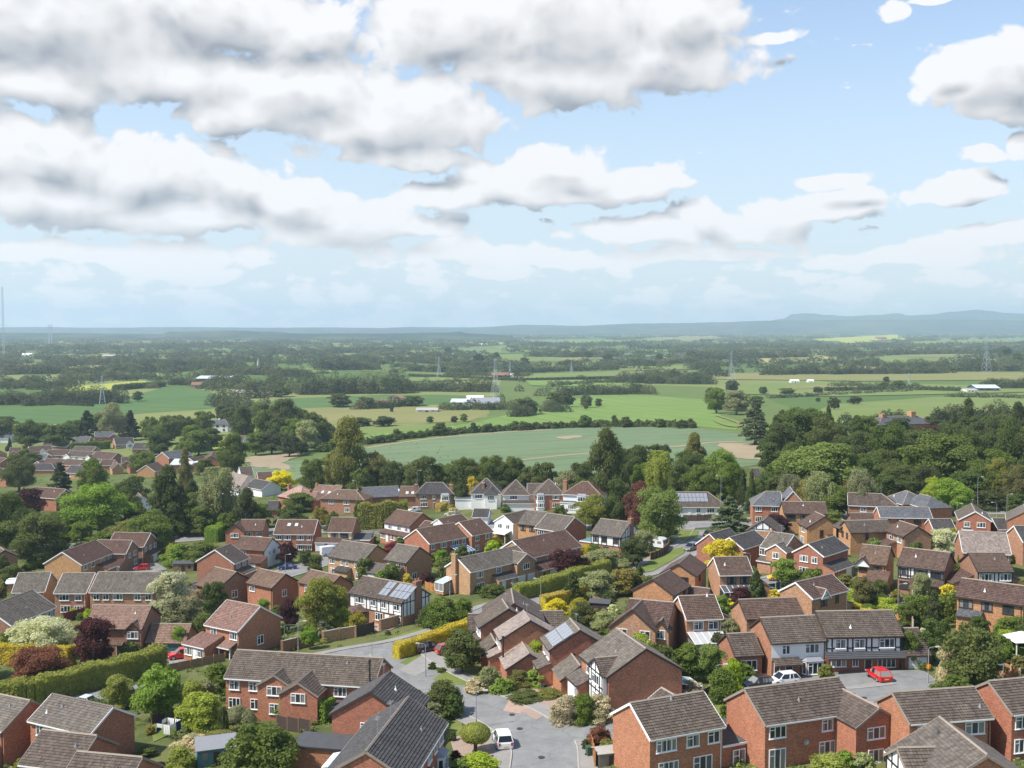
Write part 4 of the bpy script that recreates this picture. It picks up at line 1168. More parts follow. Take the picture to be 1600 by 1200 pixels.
house('the narrow black and white front', 'narrow brown roofed house with black and white front above the long orange house',
      (1514, 864), (1567, 864), cw((1514, 864), (1567, 864), (1512, 894)), 'brown', 'brown', 'black',
      (*ww('P', 'u', (0.25, 1.8), (0.8, 1.8)), ('tb', 'P', (0.01, 0.09, 0.40, 0.48, 0.6, 0.66, 0.94, 0.99), (2.9,), 2.7, 4.6), ('lt', 'A', 0.1, 0.8, 3.4, 3.8, 2.4), ('lt', 'B', 0.1, 0.8, 3.4, 3.8, 2.4)), bands=(('P', 2.6, 4.75, 'render_white'),), group=EST)
SH = ((1504, 904), (1606, 917))
house('the long orange house by the golden bush', 'long orange brick house with dark windows and brown roof beside a golden bush',
      *SH, cw(*SH, (1592, 946)), 'brown', 'orange', 'dark', (*ww('P', 'u', (0.14, 1.9), (0.46, 1.5), (0.78, 1.5)), ('lt', 'P', 0.05, 0.4, 2.2, 3.0, 2.5, {'roof': 'slate'})), frame='trim_dark', group=EST)
house('the pale roofed bungalow', 'brick house with pale mauve grey tiled roof and two white windows',
      (1499, 830), (1571, 833), cw((1499, 830), (1571, 833), (1497, 848.5)), 'mauve', 'deep', 'white', (*ww('P', 'u', (0.22, 2.2), (0.77, 2.2)), ('w', 'P', 0.2, 'l', 2.0)), group=EST)
house('the gable fronted house by the main road', 'red brick house whose white edged gable faces front with two windows, by the main road',
      (1524, 799), (1517.5, 787), cw((1524, 799), (1517.5, 787), (1549, 812.5)), 'taupe', 'red', 'white', (*ww('A', 'u', (0.24, 1.3), (0.7, 1.8)), ('fl', 'A', 0.1, 0.4, 1.0, 2.6)), group=EST)
house('the low garage with white doors', 'low dark roofed double garage with white doors behind the pale roofed house',
      (1551, 810), (1581, 810), 5.4, 'dark', 'deep', 'white', (('g', 'P', 0.25, 2.4, 'door_white'), ('g', 'P', 0.7, 2.4, 'door_white')), eave=2.4, ridge=4.2, cat='garage', name='garage')
house('the dark roofed house on the right edge', 'brick house with dark roof and white fascia cut by the right picture edge',
      (1585, 822), (1640, 822), 7.5, 'dark', 'pink', 'white', (*ww('P', 'u', (0.35, 1.6), (0.8, 1.6)), ('w', 'P', 0.3, 'l', 1.6)), group=EST)
house('the half hidden gable beside the main road', 'brick house with grey roof half cut by the right edge beside the main road',
      (1602, 798), (1600, 788), 7.0, 'grey', 'red', 'mortar', (), group=EST)
house('the brick house with a dark fascia gable', 'brick house with dark edged side gable and brown roof left of the cream tree',
      (1406, 814), (1434, 823), cw((1406, 814), (1434, 823), (1416, 838)), 'brown', 'pink', 'dark', (*ww('P', 'u', (0.3, 1.4), (0.75, 1.6)), ('lt', 'P', 0.05, 0.6, 2.4, 3.2, 2.4)), group=EST)
house('the orange house with arched windows', 'orange brick house with arched dark windows in its gable and long plain wall',
      (1320, 814), (1386, 812.5), cw((1320, 814), (1386, 812.5), (1327, 832)), 'taupe', 'orange', 'dark', (*ww('A', 'u', (0.35, 0.9), (0.72, 0.9)), ('w', 'P', 0.38, 'u', 0.7), ('gw', 'N', 0.85, 4.0, 1.5)), frame='trim_dark', group=EST)
house('the orange house with a single gable window', 'orange brick house with one tall dark window in its side gable',
      (1274, 800), (1289, 807), cw((1274, 800), (1289, 807), (1261, 825)), 'brown', 'orange', 'dark', (('w', 'B', 0.4, (2.6, 1.6), 0.8), ('w', 'P', 0.5, 'u', 2.0, {'frame': 'upvc'}), ('w', 'P', 0.4, 'l', 2.0, {'frame': 'upvc'}), ('lt', 'B', 0.55, 1.2, 3.4, 3.2, 2.4)), frame='trim_dark', group=EST)
house('the yellow brick house below the golden tree', 'yellow orange brick house with long brown roof below the golden topped tree',
      (1222, 784), (1289, 785), cw((1222, 784), (1289, 785), (1219, 802.5)), 'brown', 'orange', 'dark', ww('P', 'u', (0.16, 2.2), (0.45, 1.5), (0.8, 1.5)), frame='trim_dark', group=EST)
house('the long grey roofed house facing the lime tree', 'brick house with long grey roof and white gutter in front of hipped roofs',
      (1371, 792), (1450, 793), cw((1371, 792), (1450, 793), (1370, 808)), 'slate', 'red', 'white', (*ww('P', 'u', (0.12, 1.4), (0.4, 1.4), (0.72, 1.6)),), frame='trim_dark', group=EST)
house('the low dark garage by the cream tree', 'low dark roofed garage with open black door above the cream leaved tree',
      (1452, 811), (1485, 811), 6.0, 'dark', 'deep', 'white', (('g', 'P', 0.4, 3.6, 'door_dark'),), eave=2.4, ridge=4.4, cat='garage', name='garage')
house('the hipped roof house by the lime tree', 'brick house with two grey hipped roofs beside the big bright tree on the main road',
      (1415, 767), (1419, 768), 8.0, 'slate', 'red', 'white', (('box', 7.5, 1.5, 8.0, 7.0, 4.9, 7.0, 'x', {'hips': (0, 3.4)}), ('w', 'P', 0.5, 'u', 1.6)), hip=(4.0, 4.0))
house('the house behind the silvery birch', 'brick house half hidden behind a silvery birch with a small bay window',
      (1325, 770), (1378, 772), 8.0, 'taupe', 'brown', 'white', (*ww('P', 'u', (0.3, 1.5), (0.9, 2.2)), ('bay', 'P', 0.28, 2.6, 0, 2.2), ('w', 'P', 0.7, 'l', 1.2)), hip=(0, 3.6))
house('the tall red flats', 'tall red brick block of flats with white windows beside the dark conifers',
      (1196, 768), (1219, 768.5), 9.0, 'slate', 'red', 'white', (*ww('P', 'u', (0.2, 1.6), (0.75, 1.6)), ('w', 'P', 0.2, (0.9, 1.3), 1.6), ('w', 'P', 0.75, (0.9, 1.3), 1.6), ('box', 5.0, 3.0, 5.0, 8.0, 5.6, 8.4, 'y')), eave=5.2, ridge=8.0, hip=(3.5, 0), cat='block of flats', name='flats')
house('the low brown roof behind the orange row', 'low brown roofed garage behind the orange brick houses',
      (1328, 802), (1362, 802), 6.0, 'brown', 'brown', 'dark', (), eave=2.4, ridge=4.4, cat='garage', name='garage')
house('the small white tudor gable', 'small house with black and white timber gable peeping past the purple tree',
      (1192, 814), (1200, 806), 7.0, 'taupe', 'orange', 'black', (('tb', 'A', (0.3, 0.5, 0.7), (4.9,), 4.9, 7.2), ('w', 'A', 0.5, 'l', 1.8)), bands=(('A', 4.6, 7.4, 'render_white'),), eave=4.4, ridge=6.8, group=EST)

# --- centre
house('the brick house with an outside chimney', 'buff brick house with outside chimney stack on its end wall and front gable',
      (715.5, 872.5), (808, 853), cw((715.5, 872.5), (808, 853), (735, 895)), 'grey', 'buff', 'white',
      (('ch', -0.02, 0.6, 0.9, {'size': (0.35, 0.6), 'z0': 0.0}), *ww('P', 'u', (0.16, 1.8), (0.47, 1.4)), *ww('P', 'l', (0.17, 2.0),), ('gw', 'P', 0.86, 5.4, 1.4, {'win': ((0.5, 'u', 1.9),), 'eave': 4.8}),
       ('lt', 'P', 0.36, 0.68, 2.0, 3.2, 2.4, {'roof': 'dark'}), ('w', 'P', 0.6, 'l', 0.9, {'out': 2.0}), ('d', 'P', 0.44, 'door_white', {'out': 2.0}), ('g', 'P', 0.78, 2.2, 'door_white', {'out': 1.4}), ('g', 'P', 0.95, 2.2, 'door_white', {'out': 1.4}),
       ('cons', 'A', 0.0, 0.35, 3.0, 2.2, 2.8)), group=EST)
BR = ((801, 845), (882, 828))
house('the brown roofed pair behind the purple tree', 'brick pair of houses with brown roof split by a pale verge, behind the purple tree',
      *BR, cw(*BR, (824, 876)), 'red', 'buff', 'white',
      (*ww('P', 'u', (0.07, 1.9), (0.38, 1.6), (0.88, 2.0)), ('lt', 'P', 0.0, 0.42, 2.6, 3.6, 2.5), ('g', 'P', 0.28, 2.3, 'door_white', {'out': 2.6}), ('d', 'P', 0.1, 'door_dark', {'out': 2.6}), *ww('P', 'l', (0.55, 1.6), (0.85, 1.8))), group=EST)
house('the orange fronted house with a grey roof', 'small orange fronted house with grey roof, middle of three below the hipped villas',
      (823, 797.5), (854, 800.6), cw((823, 797.5), (854, 800.6), (810, 819)), 'grey', 'orange', 'dark', (*ww('P', 'u', (0.25, 1.4), (0.7, 1.6)),), frame='trim_dark', group=EST)
house('the grey roofed house with a white edged end', 'red brick house with grey roof and white edged side gable beside the bright tree',
      (856, 802), (897.5, 808), cw((856, 802), (897.5, 808), (914, 822.5)), 'grey', 'red', 'white', (*ww('P', 'u', (0.2, 1.9), (0.7, 1.6)),), group=EST)
house('the white gabled cottage', 'white rendered house with gable end, two windows and a pale canopy',
      (787, 805), (822, 797), cw((787, 805), (822, 797), (800, 820)), 'taupe', 'render_white', 'white', (*ww('A', 'u', (0.3, 1.5), (0.72, 1.2)), ('lt', 'A', 0.0, 0.9, 2.6, 2.9, 2.4, {'walls': False, 'roof': 'white'}), ('w', 'A', 0.5, 'l', 2.4), *ww('P', 'u', (0.5, 2.0),)), eave=4.9, group=EST)
TW = ((939, 810.6), (985, 816))
house('the black and white house with a caravan', 'black and white timbered house with brick end chimney beside the parked caravan',
      *TW, cw(*TW, (999, 830)), 'grey', 'deep', 'dark',
      (*ww('P', 'u', (0.16, 1.3), (0.44, 1.4), (0.84, 1.4)), ('tb', 'P', (0.01, 0.07, 0.25, 0.36, 0.53, 0.75, 0.93, 0.99), (2.5,), 2.4, 4.6), ('tb', 'B', (0.03, 0.22, 0.36, 0.66, 0.80, 0.96), (4.4,), 2.4, 7.2),
       ('ch', 1.0, 0.2, 0.9, {'size': (0.4, 0.6), 'z0': 0.0, 'mat': 'brick_brown'}), *ww('P', 'l', (0.16, 1.4), (0.5, 1.4)), ('fl', 'A', 0.2, 0.9, 3.4, 2.4, {'roof': 'teal_felt'})),
      bands=(('P', 2.35, 4.75, 'render_white'), ('B', 2.35, 7.3, 'render_white')), frame='trim_dark', group=EST)
house('the red hipped villa', 'white walled villa with red hipped roof and tall brick chimneys',
      (909, 752.5), (919, 753), 8.6, 'red', 'render_white', 'white', (('ch', -0.05, 0.0, 0.2, {'size': (0.6, 0.9), 'mat': 'brick_brown'}), ('bay', 'P', 0.5, 3.2, 0.0, 4.6, {'wins': ((3.0, 1.3),)}), ('fl', 'P', 0.0, 0.7, 2.6, 2.6), ('w', 'P', 0.3, 'l', 2.4, {'out': 2.6})), hip=(4.4, 5.2), ridge=8.0)
house('the pyramid roofed villa with white bay', 'brick villa with steep pyramid roof and tall white bay window',
      (857, 749), (858.5, 749), 8.0, 'taupe', 'red', 'white', (('bay', 'P', 0.2, 2.6, 0.0, 4.6, {'wins': ((0.9, 1.3), (3.0, 1.3))}), *ww('P', 'u', (0.72, 1.9)), *ww('P', 'l', (0.72, 1.9))), hip=(4.2, 4.2), ridge=8.6)
house('the villa with a pointed roof and long link', 'white fronted villa with pointed roof joined to a long brown link roof',
      (805.6, 750), (807, 750), 7.6, 'taupe', 'render_white', 'white', (('box', 8.0, 0.6, 9.0, 7.0, 4.9, 7.4, 'x'), ('w', 'P', 0.4, 'u', 2.2), ('bwin', 7.0, -2.95, 0, 3.2, 2.2, 1.2), ('bwin', 10.5, -2.95, 0, 3.2, 2.2, 1.2), ('lt', 'P', 0.0, 2.4, 1.8, 3.0, 2.4)), hip=(3.8, 3.8), ridge=8.6)
house('the pyramid roofed villa with a hipped bay', 'villa with dark pyramid roof, brick chimney and small hipped white bay',
      (759, 747.5), (761, 747.5), 8.4, 'dark', 'render_white', 'white', (('ch', 0.4, -2.2, -1.0, {'size': (0.4, 0.9), 'mat': 'brick_brown'}), ('box', 1.5, -4.6, 3.6, 3.4, 4.8, 6.6, 'y', {'hips': (1.8, 0), 'brick': 'render_white'}), ('bwin', 1.5, -6.35, 0, 3.1, 2.0, 1.3), ('w', 'P', 0.25, 'u', 2.2), ('w', 'B', 0.4, 'u', 1.4), ('fl', 'A', 0.1, 0.8, 5.0, 2.6)), bands=(('B', 0.0, 4.85, 'brick_red'),), hip=(4.4, 4.4), ridge=8.8)
house('the brown hipped house with two chimneys', 'brown brick house with dark hipped roof, two chimneys and white bay window',
      (666, 754), (692, 754), 8.6, 'dark', 'brown', 'dark', (('ch', -0.02, 0.0, -0.6, {'size': (0.5, 0.6)}), ('ch', 0.92, -1.5, -0.4, {'size': (0.5, 0.6), 'mat': 'brick_buff'}), *ww('P', 'u', (0.2, 2.0), (0.48, 0.9)), *ww('P', 'l', (0.22, 2.2)), ('bay', 'P', 0.78, 3.0, 0.0, 4.6, {'wins': ((0.9, 1.3), (3.0, 1.3)), 'mat': 'render_white'}), ('d', 'P', 0.5, 'door_brown'), ('w', 'B', 0.5, 'u', 1.2)), hip=(3.0, 3.6), ridge=7.8)
house('the low white garage with a dark roof', 'low white walled garage with dark roof below the hipped villas',
      (741, 795), (765, 795.5), 6.0, 'dark', 'render_white', 'white', (('g', 'P', 0.7, 2.4, 'door_white'),), eave=2.5, ridge=4.2, cat='garage', name='garage')
house('the white band house by the tall hedge', 'brown roofed house with white upper band and long tiled porch beside the tall hedge',
      (620.6, 796), (660, 802.5), cw((620.6, 796), (660, 802.5), (602, 817)), 'red', 'red', 'dark',
      (*ww('P', 'u', (0.22, 1.6), (0.58, 1.6), (0.86, 1.2)), ('lt', 'P', 0.0, 1.0, 1.6, 3.1, 2.4), *ww('P', 'l', (0.0, 0.0))[:0], ('w', 'P', 0.12, 'l', 1.8, {'out': 1.6}), ('d', 'P', 0.28, 'door_white', {'out': 1.6}), ('w', 'P', 0.5, 'l', 1.8, {'out': 1.6}), ('g', 'P', 0.82, 2.2, 'door_white', {'out': 1.6})),
      bands=(('P', 2.9, 4.75, 'render_white'),), group=EST)
house('the brown roofed house with a glass conservatory', 'red brick house with white edged gable and blue glass conservatory in its garden',
      (651, 827), (709, 817), cw((651, 827), (709, 817), (673.75, 850)), 'red', 'red', 'white',
      (*ww('P', 'u', (0.1, 1.2), (0.38, 1.9), (0.7, 1.9), (0.93, 1.2)), *ww('P', 'l', (0.15, 1.6), (0.38, 1.6)), ('cons', 'P', 0.55, 0.95, 3.8, 2.1, 3.2, {'roofmat': 'glass_blue'})), group=EST)
house('the right half of that brown roofed pair', 'red brick house with pale verge and four white windows next to the blue conservatory',
      (717.5, 816), (750, 810), cw((717.5, 816), (750, 810), (739, 837.5)), 'red', 'red', 'white', (*ww('P', 'u', (0.25, 1.3), (0.75, 1.6)), *ww('P', 'l', (0.25, 1.2), (0.75, 1.8))), group=EST)
house('the brown roof behind the conservatory house', 'house with brown roof and white triangular gable behind the blue conservatory',
      (684, 811), (721, 803.5), 7.6, 'red', 'red', 'white', (('gw', 'N', 0.95, 4.0, 1.0, {'brick': 'render_white'}),), bands=(('A', 4.6, 7.4, 'render_white'),), group=EST)
house('the grey roofed house with a link garage', 'buff brick house with grey roof and low link garage in front',
      (621, 850), (655, 855), cw((621, 850), (655, 855), (605, 876)), 'grey', 'buff', 'dark', (*ww('P', 'u', (0.25, 1.3), (0.7, 1.9)), ('lt', 'P', -0.45, 0.85, 3.4, 3.8, 2.4), ('g', 'P', -0.2, 2.4, 'door_white', {'out': 3.4}), ('w', 'P', 0.6, 'l', 2.0, {'out': 3.4}), ('w', 'B', 0.3, 'l', 1.4)), group=EST)
house('the grey roofed house by the white van', 'buff brick house with grey roof and row of white windows beside the white van',
      (535, 844), (589, 852.5), cw((535, 844), (589, 852.5), (519, 871)), 'grey', 'buff', 'dark', (*ww('P', 'u', (0.13, 1.6), (0.4, 0.9), (0.56, 0.9), (0.85, 1.8)), ('lt', 'P', 0.3, 0.68, 1.4, 2.9, 2.3, {'roof': 'dark'}), *ww('P', 'l', (0.14, 1.8), (0.88, 1.6)), ('d', 'P', 0.5, 'door_white', {'out': 0})), group=EST)
TS = ((568, 900), (650, 915))
house('the white timbered house with solar panels', 'white timbered house with two banks of solar panels and brick end chimney',
      *TS, cw(*TS, (678.75, 930)), 'taupe', 'brown', 'dark',
      (*ww('P', 'u', (0.20, 2.0), (0.46, 1.2), (0.66, 1.2), (0.90, 1.3)), ('tb', 'P', (0.01, 0.11, 0.33, 0.40, 0.53, 0.60, 0.75, 0.84, 0.99), (2.4,), 2.3, 4.6), ('tb', 'B', (0.03, 0.16, 0.28, 0.70, 0.84, 0.97), (4.6,), 2.3, 7.2),
       ('ch', 1.0, 0.3, 0.8, {'size': (0.4, 0.75), 'z0': 0.0, 'mat': 'brick_brown'}), ('sp', 'P', 6.6, 0.5, 2, 2, {'size': (1.02, 1.75)}), ('sp', 'P', 9.2, 0.5, 4, 2, {'size': (1.02, 1.75)}),
       *ww('P', 'l', (0.57, 1.8), (0.92, 1.4)), ('d', 'P', 0.72, 'door_white')),
      bands=(('P', 2.25, 4.75, 'render_white'), ('B', 2.25, 7.3, 'render_white')), group=EST)
house('the tan roofed house beside the cul-de-sac', 'brick house with tan roof and small gable window beside the cul-de-sac',
      (407, 889), (446, 897), cw((407, 889), (446, 897), (469, 909)), 'tan', 'red', 'dark', (('w', 'B', 0.45, (2.6, 1.3), 1.2), ('w', 'P', 0.2, 'u', 1.6)), group=EST)
house('the tan roofed house behind the olive tree', 'brick house with tan roof and bare gable behind the olive green tree',
      (486, 890), (531, 900), cw((486, 890), (531, 900), (552, 910)), 'tan', 'red', 'dark', (*ww('P', 'u', (0.3, 1.6), (0.7, 1.6)),), group=EST)
house('the tan roofed house by the cream tree', 'brick house with tan roof and white gable window, rightward of the cream green tree',
      (336, 886), (369, 894), cw((336, 886), (369, 894), (390, 907)), 'tan', 'brown', 'dark', (('w', 'B', 0.45, (2.6, 1.4), 1.4), *ww('P', 'u', (0.4, 1.6)), ('box', -7.5, 0.0, 5.0, 6.0, 2.5, 4.2, 'y', {'roof': 'slate'})), group=EST)
house('the pinkish roofed house with a white porch wing', 'brick house with pinkish roof and low white fronted porch wing',
      (355, 938), (406, 947.5), cw((355, 938), (406, 947.5), (446, 969)), 'pink', 'red', 'white',
      (*ww('P', 'u', (0.25, 1.5), (0.85, 1.6)), ('lt', 'P', -0.1, 0.55, 4.0, 3.5, 2.5), ('w', 'P', 0.05, 'l', 1.6, {'out': 4.0}), ('d', 'P', 0.25, 'door_white', {'out': 4.0}), ('w', 'P', 0.42, 'l', 1.4, {'out': 4.0}), ('lt', 'P', 0.60, 0.95, 1.6, 2.9, 2.3, {'walls': False}), ('d', 'P', 0.7, 'door_brown'), ('w', 'B', 0.5, (1.6, 1.4), 1.4)), group=EST)
PK = ((149, 946), (236, 947))
house('the pink roofed house with teal garage doors', 'brick house with pink tiled roof, small front gable and teal garage doors',
      *PK, cw(*PK, (217.5, 984)), 'pink', 'brown', 'dark',
      (('gw', 'P', 0.86, 2.8, 0.4, {'eave': 4.5, 'ridge': 5.9, 'win': ((0.5, 'u', 1.9),)}), *ww('P', 'u', (0.25, 1.5),), *ww('P', 'l', (0.86, 2.0)), ('d', 'P', 0.60, 'door_dark'), ('lt', 'P', 0.5, 0.7, 1.2, 2.8, 2.4, {'walls': False, 'roof': 'tan'}), ('vent', 7.6, 3.2, {'mat': 'upvc'}),
       ('box', 8.6, -0.6, 6.6, 6.2, 2.4, 4.6, 'x', {'roof': 'pink'}), ('bgar', 7.2, -3.75, 0, 2.4, 'door_teal'), ('bgar', 10.1, -3.75, 0, 2.4, 'door_teal')), group=EST)
house('the long grey roofed pair with five windows', 'pinkish brick pair with long grey roof and row of white upper windows',
      (155, 894), (252, 894.5), cw((155, 894), (252, 894.5), (141, 929)), 'grey', 'pink', 'white', (*ww('P', 'u', (0.10, 1.2), (0.25, 1.2), (0.44, 2.0), (0.75, 1.4), (0.92, 1.2)), *ww('P', 'l', (0.1, 1.6), (0.4, 1.8)), ('vent', 6.0, 3.4, {'mat': 'felt'}), ('vent', 3.0, 1.0)), group=EST)
house('the grey roofed house by the red fence', 'pinkish brick house with grey roof and four white windows beside the red fence',
      (100, 895.5), (148, 895.5), cw((100, 895.5), (148, 895.5), (84, 928)), 'grey', 'pink', 'white', (*ww('P', 'u', (0.3, 2.0), (0.75, 1.4)), ('w', 'P', 0.34, 'l', 2.0), ('w', 'P', 0.75, 'f', 1.7)), group=EST)
house('the grey roofed house with orange end wall', 'grey roofed house with bare orange brown end wall beside the low white garage',
      (30, 895.5), (79, 894), cw((30, 895.5), (79, 894), (17, 927)), 'grey', 'orange', 'white', (*ww('P', 'u', (0.2, 1.6),),), group=EST)
house('the ribbed roof house behind the cream shrub', 'brick house with ribbed brown grey roof and white conservatory behind the cream shrub',
      (-22, 949), (50, 922), cw((-22, 949), (50, 922), (90, 948)), 'grey', 'brown', 'white', (*ww('P', 'u', (0.62, 1.6), (0.86, 2.2)), ('cons', 'P', 0.55, 0.9, 3.4, 2.1, 2.9)), group=EST)
house('the dark gable behind the round hedge', 'small brick house with dark gable facing the hedge at the left edge',
      (7, 860), (-8, 850), cw((7, 860), (-8, 850), (35, 886)), 'taupe', 'brown', 'dark', (), group=EST)
house('the low white fascia garage', 'flat low brick garage with white fascia left of the grey roofed row',
      (12, 906), (30, 905), 5.0, 'white', 'orange', 'white', (), eave=2.3, ridge=2.6, cat='garage', name='garage')
house('the long brown roofed row with white verge', 'long brown roofed pair with white edged orange gable below the trees',
      (97.5, 862.5), (149, 844), cw((97.5, 862.5), (149, 844), (130, 884)), 'red', 'orange', 'white', (*ww('P', 'u', (0.12, 1.8), (0.35, 1.5), (0.65, 1.6), (0.9, 1.6)), ('lt', 'P', 0.45, 1.0, 3.0, 3.4, 2.4)), group=EST)
house('the brown roofed house with white garage door', 'brown roofed brick house with white verge, white garage and red car outside',
      (154, 844), (206, 844.5), 8.0, 'red', 'brown', 'white', (*ww('B', 'u', (0.3, 1.2), (0.7, 1.8)), ('w', 'B', 0.75, 'l', 1.8), ('lt', 'P', 0.55, 1.0, 3.8, 3.4, 2.4), ('g', 'P', 0.85, 2.3, 'door_white', {'out': 3.8}), *ww('P', 'u', (0.3, 1.4))), group=EST)
house('the brown roofed house with three end windows', 'brown roofed brick house with three white windows over a garage at the row end',
      (180, 832), (235, 833), 8.6, 'red', 'brown', 'white', (*ww('B', 'u', (0.15, 1.2), (0.48, 1.2), (0.82, 1.8)), ('lt', 'B', 0.1, 0.7, 1.6, 3.2, 2.5), ('g', 'B', 0.4, 2.4, 'door_white', {'out': 1.6}), ('w', 'B', 0.84, 'l', 1.6)), group=EST)
house('the white verged house by the flowering bushes', 'brick house with white edged gable and brown roof beside the yellow green bushes',
      (336, 859), (360, 850), cw((336, 859), (360, 850), (370, 880)), 'taupe', 'deep', 'white', (*ww('P', 'u', (0.3, 1.6), (0.7, 1.6)), ('lt', 'P', 0.1, 0.9, 2.4, 3.2, 2.4)), group=EST)
house('the house with a white end gable', 'brown roofed house with white rendered end gable beside the dark plum tree',
      (378, 838), (425, 841), 7.6, 'red', 'red', 'dark', (('w', 'B', 0.6, 'u', 1.4), ('w', 'B', 0.3, 'u', 0.8), ('lt', 'P', 0.4, 1.1, 3.2, 3.4, 2.4), ('g', 'P', 0.8, 2.2, 'door_white', {'out': 3.2}), *ww('P', 'u', (0.3, 1.6))), bands=(('B', 0.2, 7.2, 'render_white'),), group=EST)
house('the brick house with a white front gable window', 'brick house with small front gable and white window above the main estate',
      (378, 812), (415, 812), 7.6, 'red', 'red', 'dark', (('gw', 'P', -0.1, 5.0, 1.6, {'win': ((0.5, 'u', 2.2),), 'ridge': 6.8}), *ww('P', 'u', (0.45, 1.8), (0.85, 1.6))), group=EST)
house('the brown roofed pair with twin skylights', 'red brick pair with brown roof, twin bright skylights and white windows',
      (435, 812), (496, 812.5), cw((435, 812), (496, 812.5), (421, 837)), 'red', 'deep', 'white',
      (('sk', 3.4, 2.9), ('sk', 5.4, 2.9), ('vent', 7.0, 2.6, {'mat': 'upvc'}), *ww('P', 'u', (0.12, 1.6), (0.34, 1.9), (0.67, 1.9), (0.88, 1.0)), ('lt', 'P', 0.6, 0.98, 1.2, 3.0, 2.4), ('w', 'P', 0.7, 'l', 2.4, {'out': 1.2}), ('w', 'P', 0.92, 'l', 1.2, {'out': 1.2}), *ww('P', 'l', (0.3, 1.8)), ('box', 0.2, 2.2, 7.0, 2.6, 6.2, 6.7, 'x', {'brick': 'felt', 'roof': 'felt'})), group=EST)
house('the cream panelled house over garages', 'brown roofed house with cream panels between dark windows above two white garage doors',
      (519, 808.5), (556, 809), cw((519, 808.5), (556, 809), (512, 832)), 'red', 'red', 'mortar', (*ww('P', 'u', (0.28, 1.8), (0.68, 2.2)), ('lt', 'P', -0.45, 0.6, 2.2, 3.3, 2.4), ('g', 'P', -0.25, 2.4, 'door_white', {'out': 2.2}), ('g', 'P', 0.25, 2.4, 'door_white', {'out': 2.2}), ('fl', 'B', 0.1, 0.8, 4.4, 2.4)), bands=(('P', 2.9, 4.75, 'cream'),), frame='trim_dark', group=EST)
house('the pale pink hipped house', 'house with pale pink hipped roof and brick chimney above the round dark bush',
      (467, 759), (473, 760), 9.0, 'pale', 'red', 'dark', (('box', 7.0, -0.5, 12.0, 7.0, 4.4, 6.4, 'x', {'hips': (0, 3.0), 'roof': 'pink'}), ('ch', -0.1, 1.0, -0.2, {'size': (0.4, 0.6)}), ('ch', 1.1, -1.0, -0.4, {'size': (0.35, 0.5)}), ('bwin', 8.5, -4.1, 0, 2.8, 1.6, 1.2)), eave=4.0, ridge=7.4, hip=(5.5, 4.5))
house('the pink roofed house with small skylights', 'long pink roofed house with three small skylights behind the pale pink hip',
      (495, 757.5), (535, 760), 8.0, 'pink', 'red', 'dark', (('sk', 4.0, 1.0), ('sk', 6.5, 1.0), ('sk', 8.6, 1.0), ('ch', 0.0, 0.0, 0.4, {'size': (0.35, 0.5)})), eave=4.4, ridge=7.2)
house('the brown hipped house by the tall hedge', 'brown hipped house with white windows beside the dark conifer and tall clipped hedge',
      (527, 765), (556, 766), 8.4, 'tan', 'pink', 'dark', (*ww('P', 'u', (0.25, 1.8), (0.6, 1.9)), ('ch', 0.75, 0.0, 0.3, {'size': (0.3, 0.4)}), *ww('P', 'l', (0.62, 1.8))), hip=(4.0, 4.2), ridge=7.2)
house('the long dark slate roof behind the hedge', 'long low slate roofed building with small roof lights behind the tall hedge',
      (566, 762), (622, 759.5), 8.0, 'slate', 'brown', 'dark', (('sk', 12.0, 2.0), ('sk', 15.0, 2.0)), eave=3.4, ridge=6.0)
house('the brown link roof with round skylights', 'low brown roofed house with bright roof lights left of the two chimneyed house',
      (626, 760), (654, 760), 8.0, 'tan', 'brown', 'dark', (('sk', 2.4, 1.0), ('sk', 4.2, 1.0)), eave=3.4, ridge=6.0)
house('the dark roofed shed by the round bush', 'low brick outbuilding with dark roof left of the round dark bush',
      (420, 783), (436, 783), 6.5, 'dark', 'red', 'dark', (), eave=2.4, ridge=4.6, cat='outbuilding', name='outbuilding')
house('the white bungalow under the golden tree', 'white walled bungalow with dark roof beside the bright golden tree',
      (398, 748), (424, 753), 8.0, 'dark', 'render_white', 'white', (('w', 'P', 0.4, 'l', 1.8),), eave=3.0, ridge=5.4)
BG = ((1049, 769), (1106, 769))
house('the white bungalow with roof panels', 'white bungalow with hipped brown roof and rows of solar panels along the main road',
      *BG, 9.0, 'taupe', 'render_white', 'white', (('sp', 'P', 3.2, 1.6, 9, 2, {'size': (1.05, 1.7)}), ('d', 'P', 0.42, 'door_white'), *ww('P', 'l', (0.55, 1.1), (0.74, 2.0)), ('box', 15.6, -1.0, 5.0, 6.0, 2.6, 4.6, 'y', {'brick': 'render_white'})), eave=2.7, ridge=5.9, hip=(3.0, 4.6))

# --- the far left village
VIL = 'houses of the far village'
def vil(sd, label, r1, r2, W, roof, brick, trim='white', feats=(), eave=2.6, ridge=4.9, **kw):
 kw.setdefault('group', VIL)
 return house(sd, label, r1, r2, W, roof, brick, trim, feats, eave=eave, ridge=ridge, **kw)
vil('the slate roofed brick house under the dark pine', 'brick house with slate roof and two chimneys beneath the tall dark pines', (148, 675), (178.5, 674), 8.0, 'slate', 'red', 'white', (('ch', 0.2, 0, 0.5, {'size': (0.5, 0.6)}), ('gw', 'P', 0.95, 6.0, 2.0, {'eave': 4.0}), ('ch', 0.98, 0.0, 0.4, {'size': (0.4, 0.5)}), ('w', 'P', 0.3, 'u', 1.6)), eave=4.4, ridge=7.0)
vil('the dark roofed house with a white front', 'dark roofed house with white windowed front in the middle of the far village', (178, 685), (207, 683.5), 9.0, 'dark', 'pink', 'white', (('gw', 'P', 0.75, 4.0, 1.0, {'brick': 'render_white', 'win': ((0.5, 'l', 2.2),)}), *ww('P', 'l', (0.15, 1.8), (0.42, 1.8))), ridge=5.8)
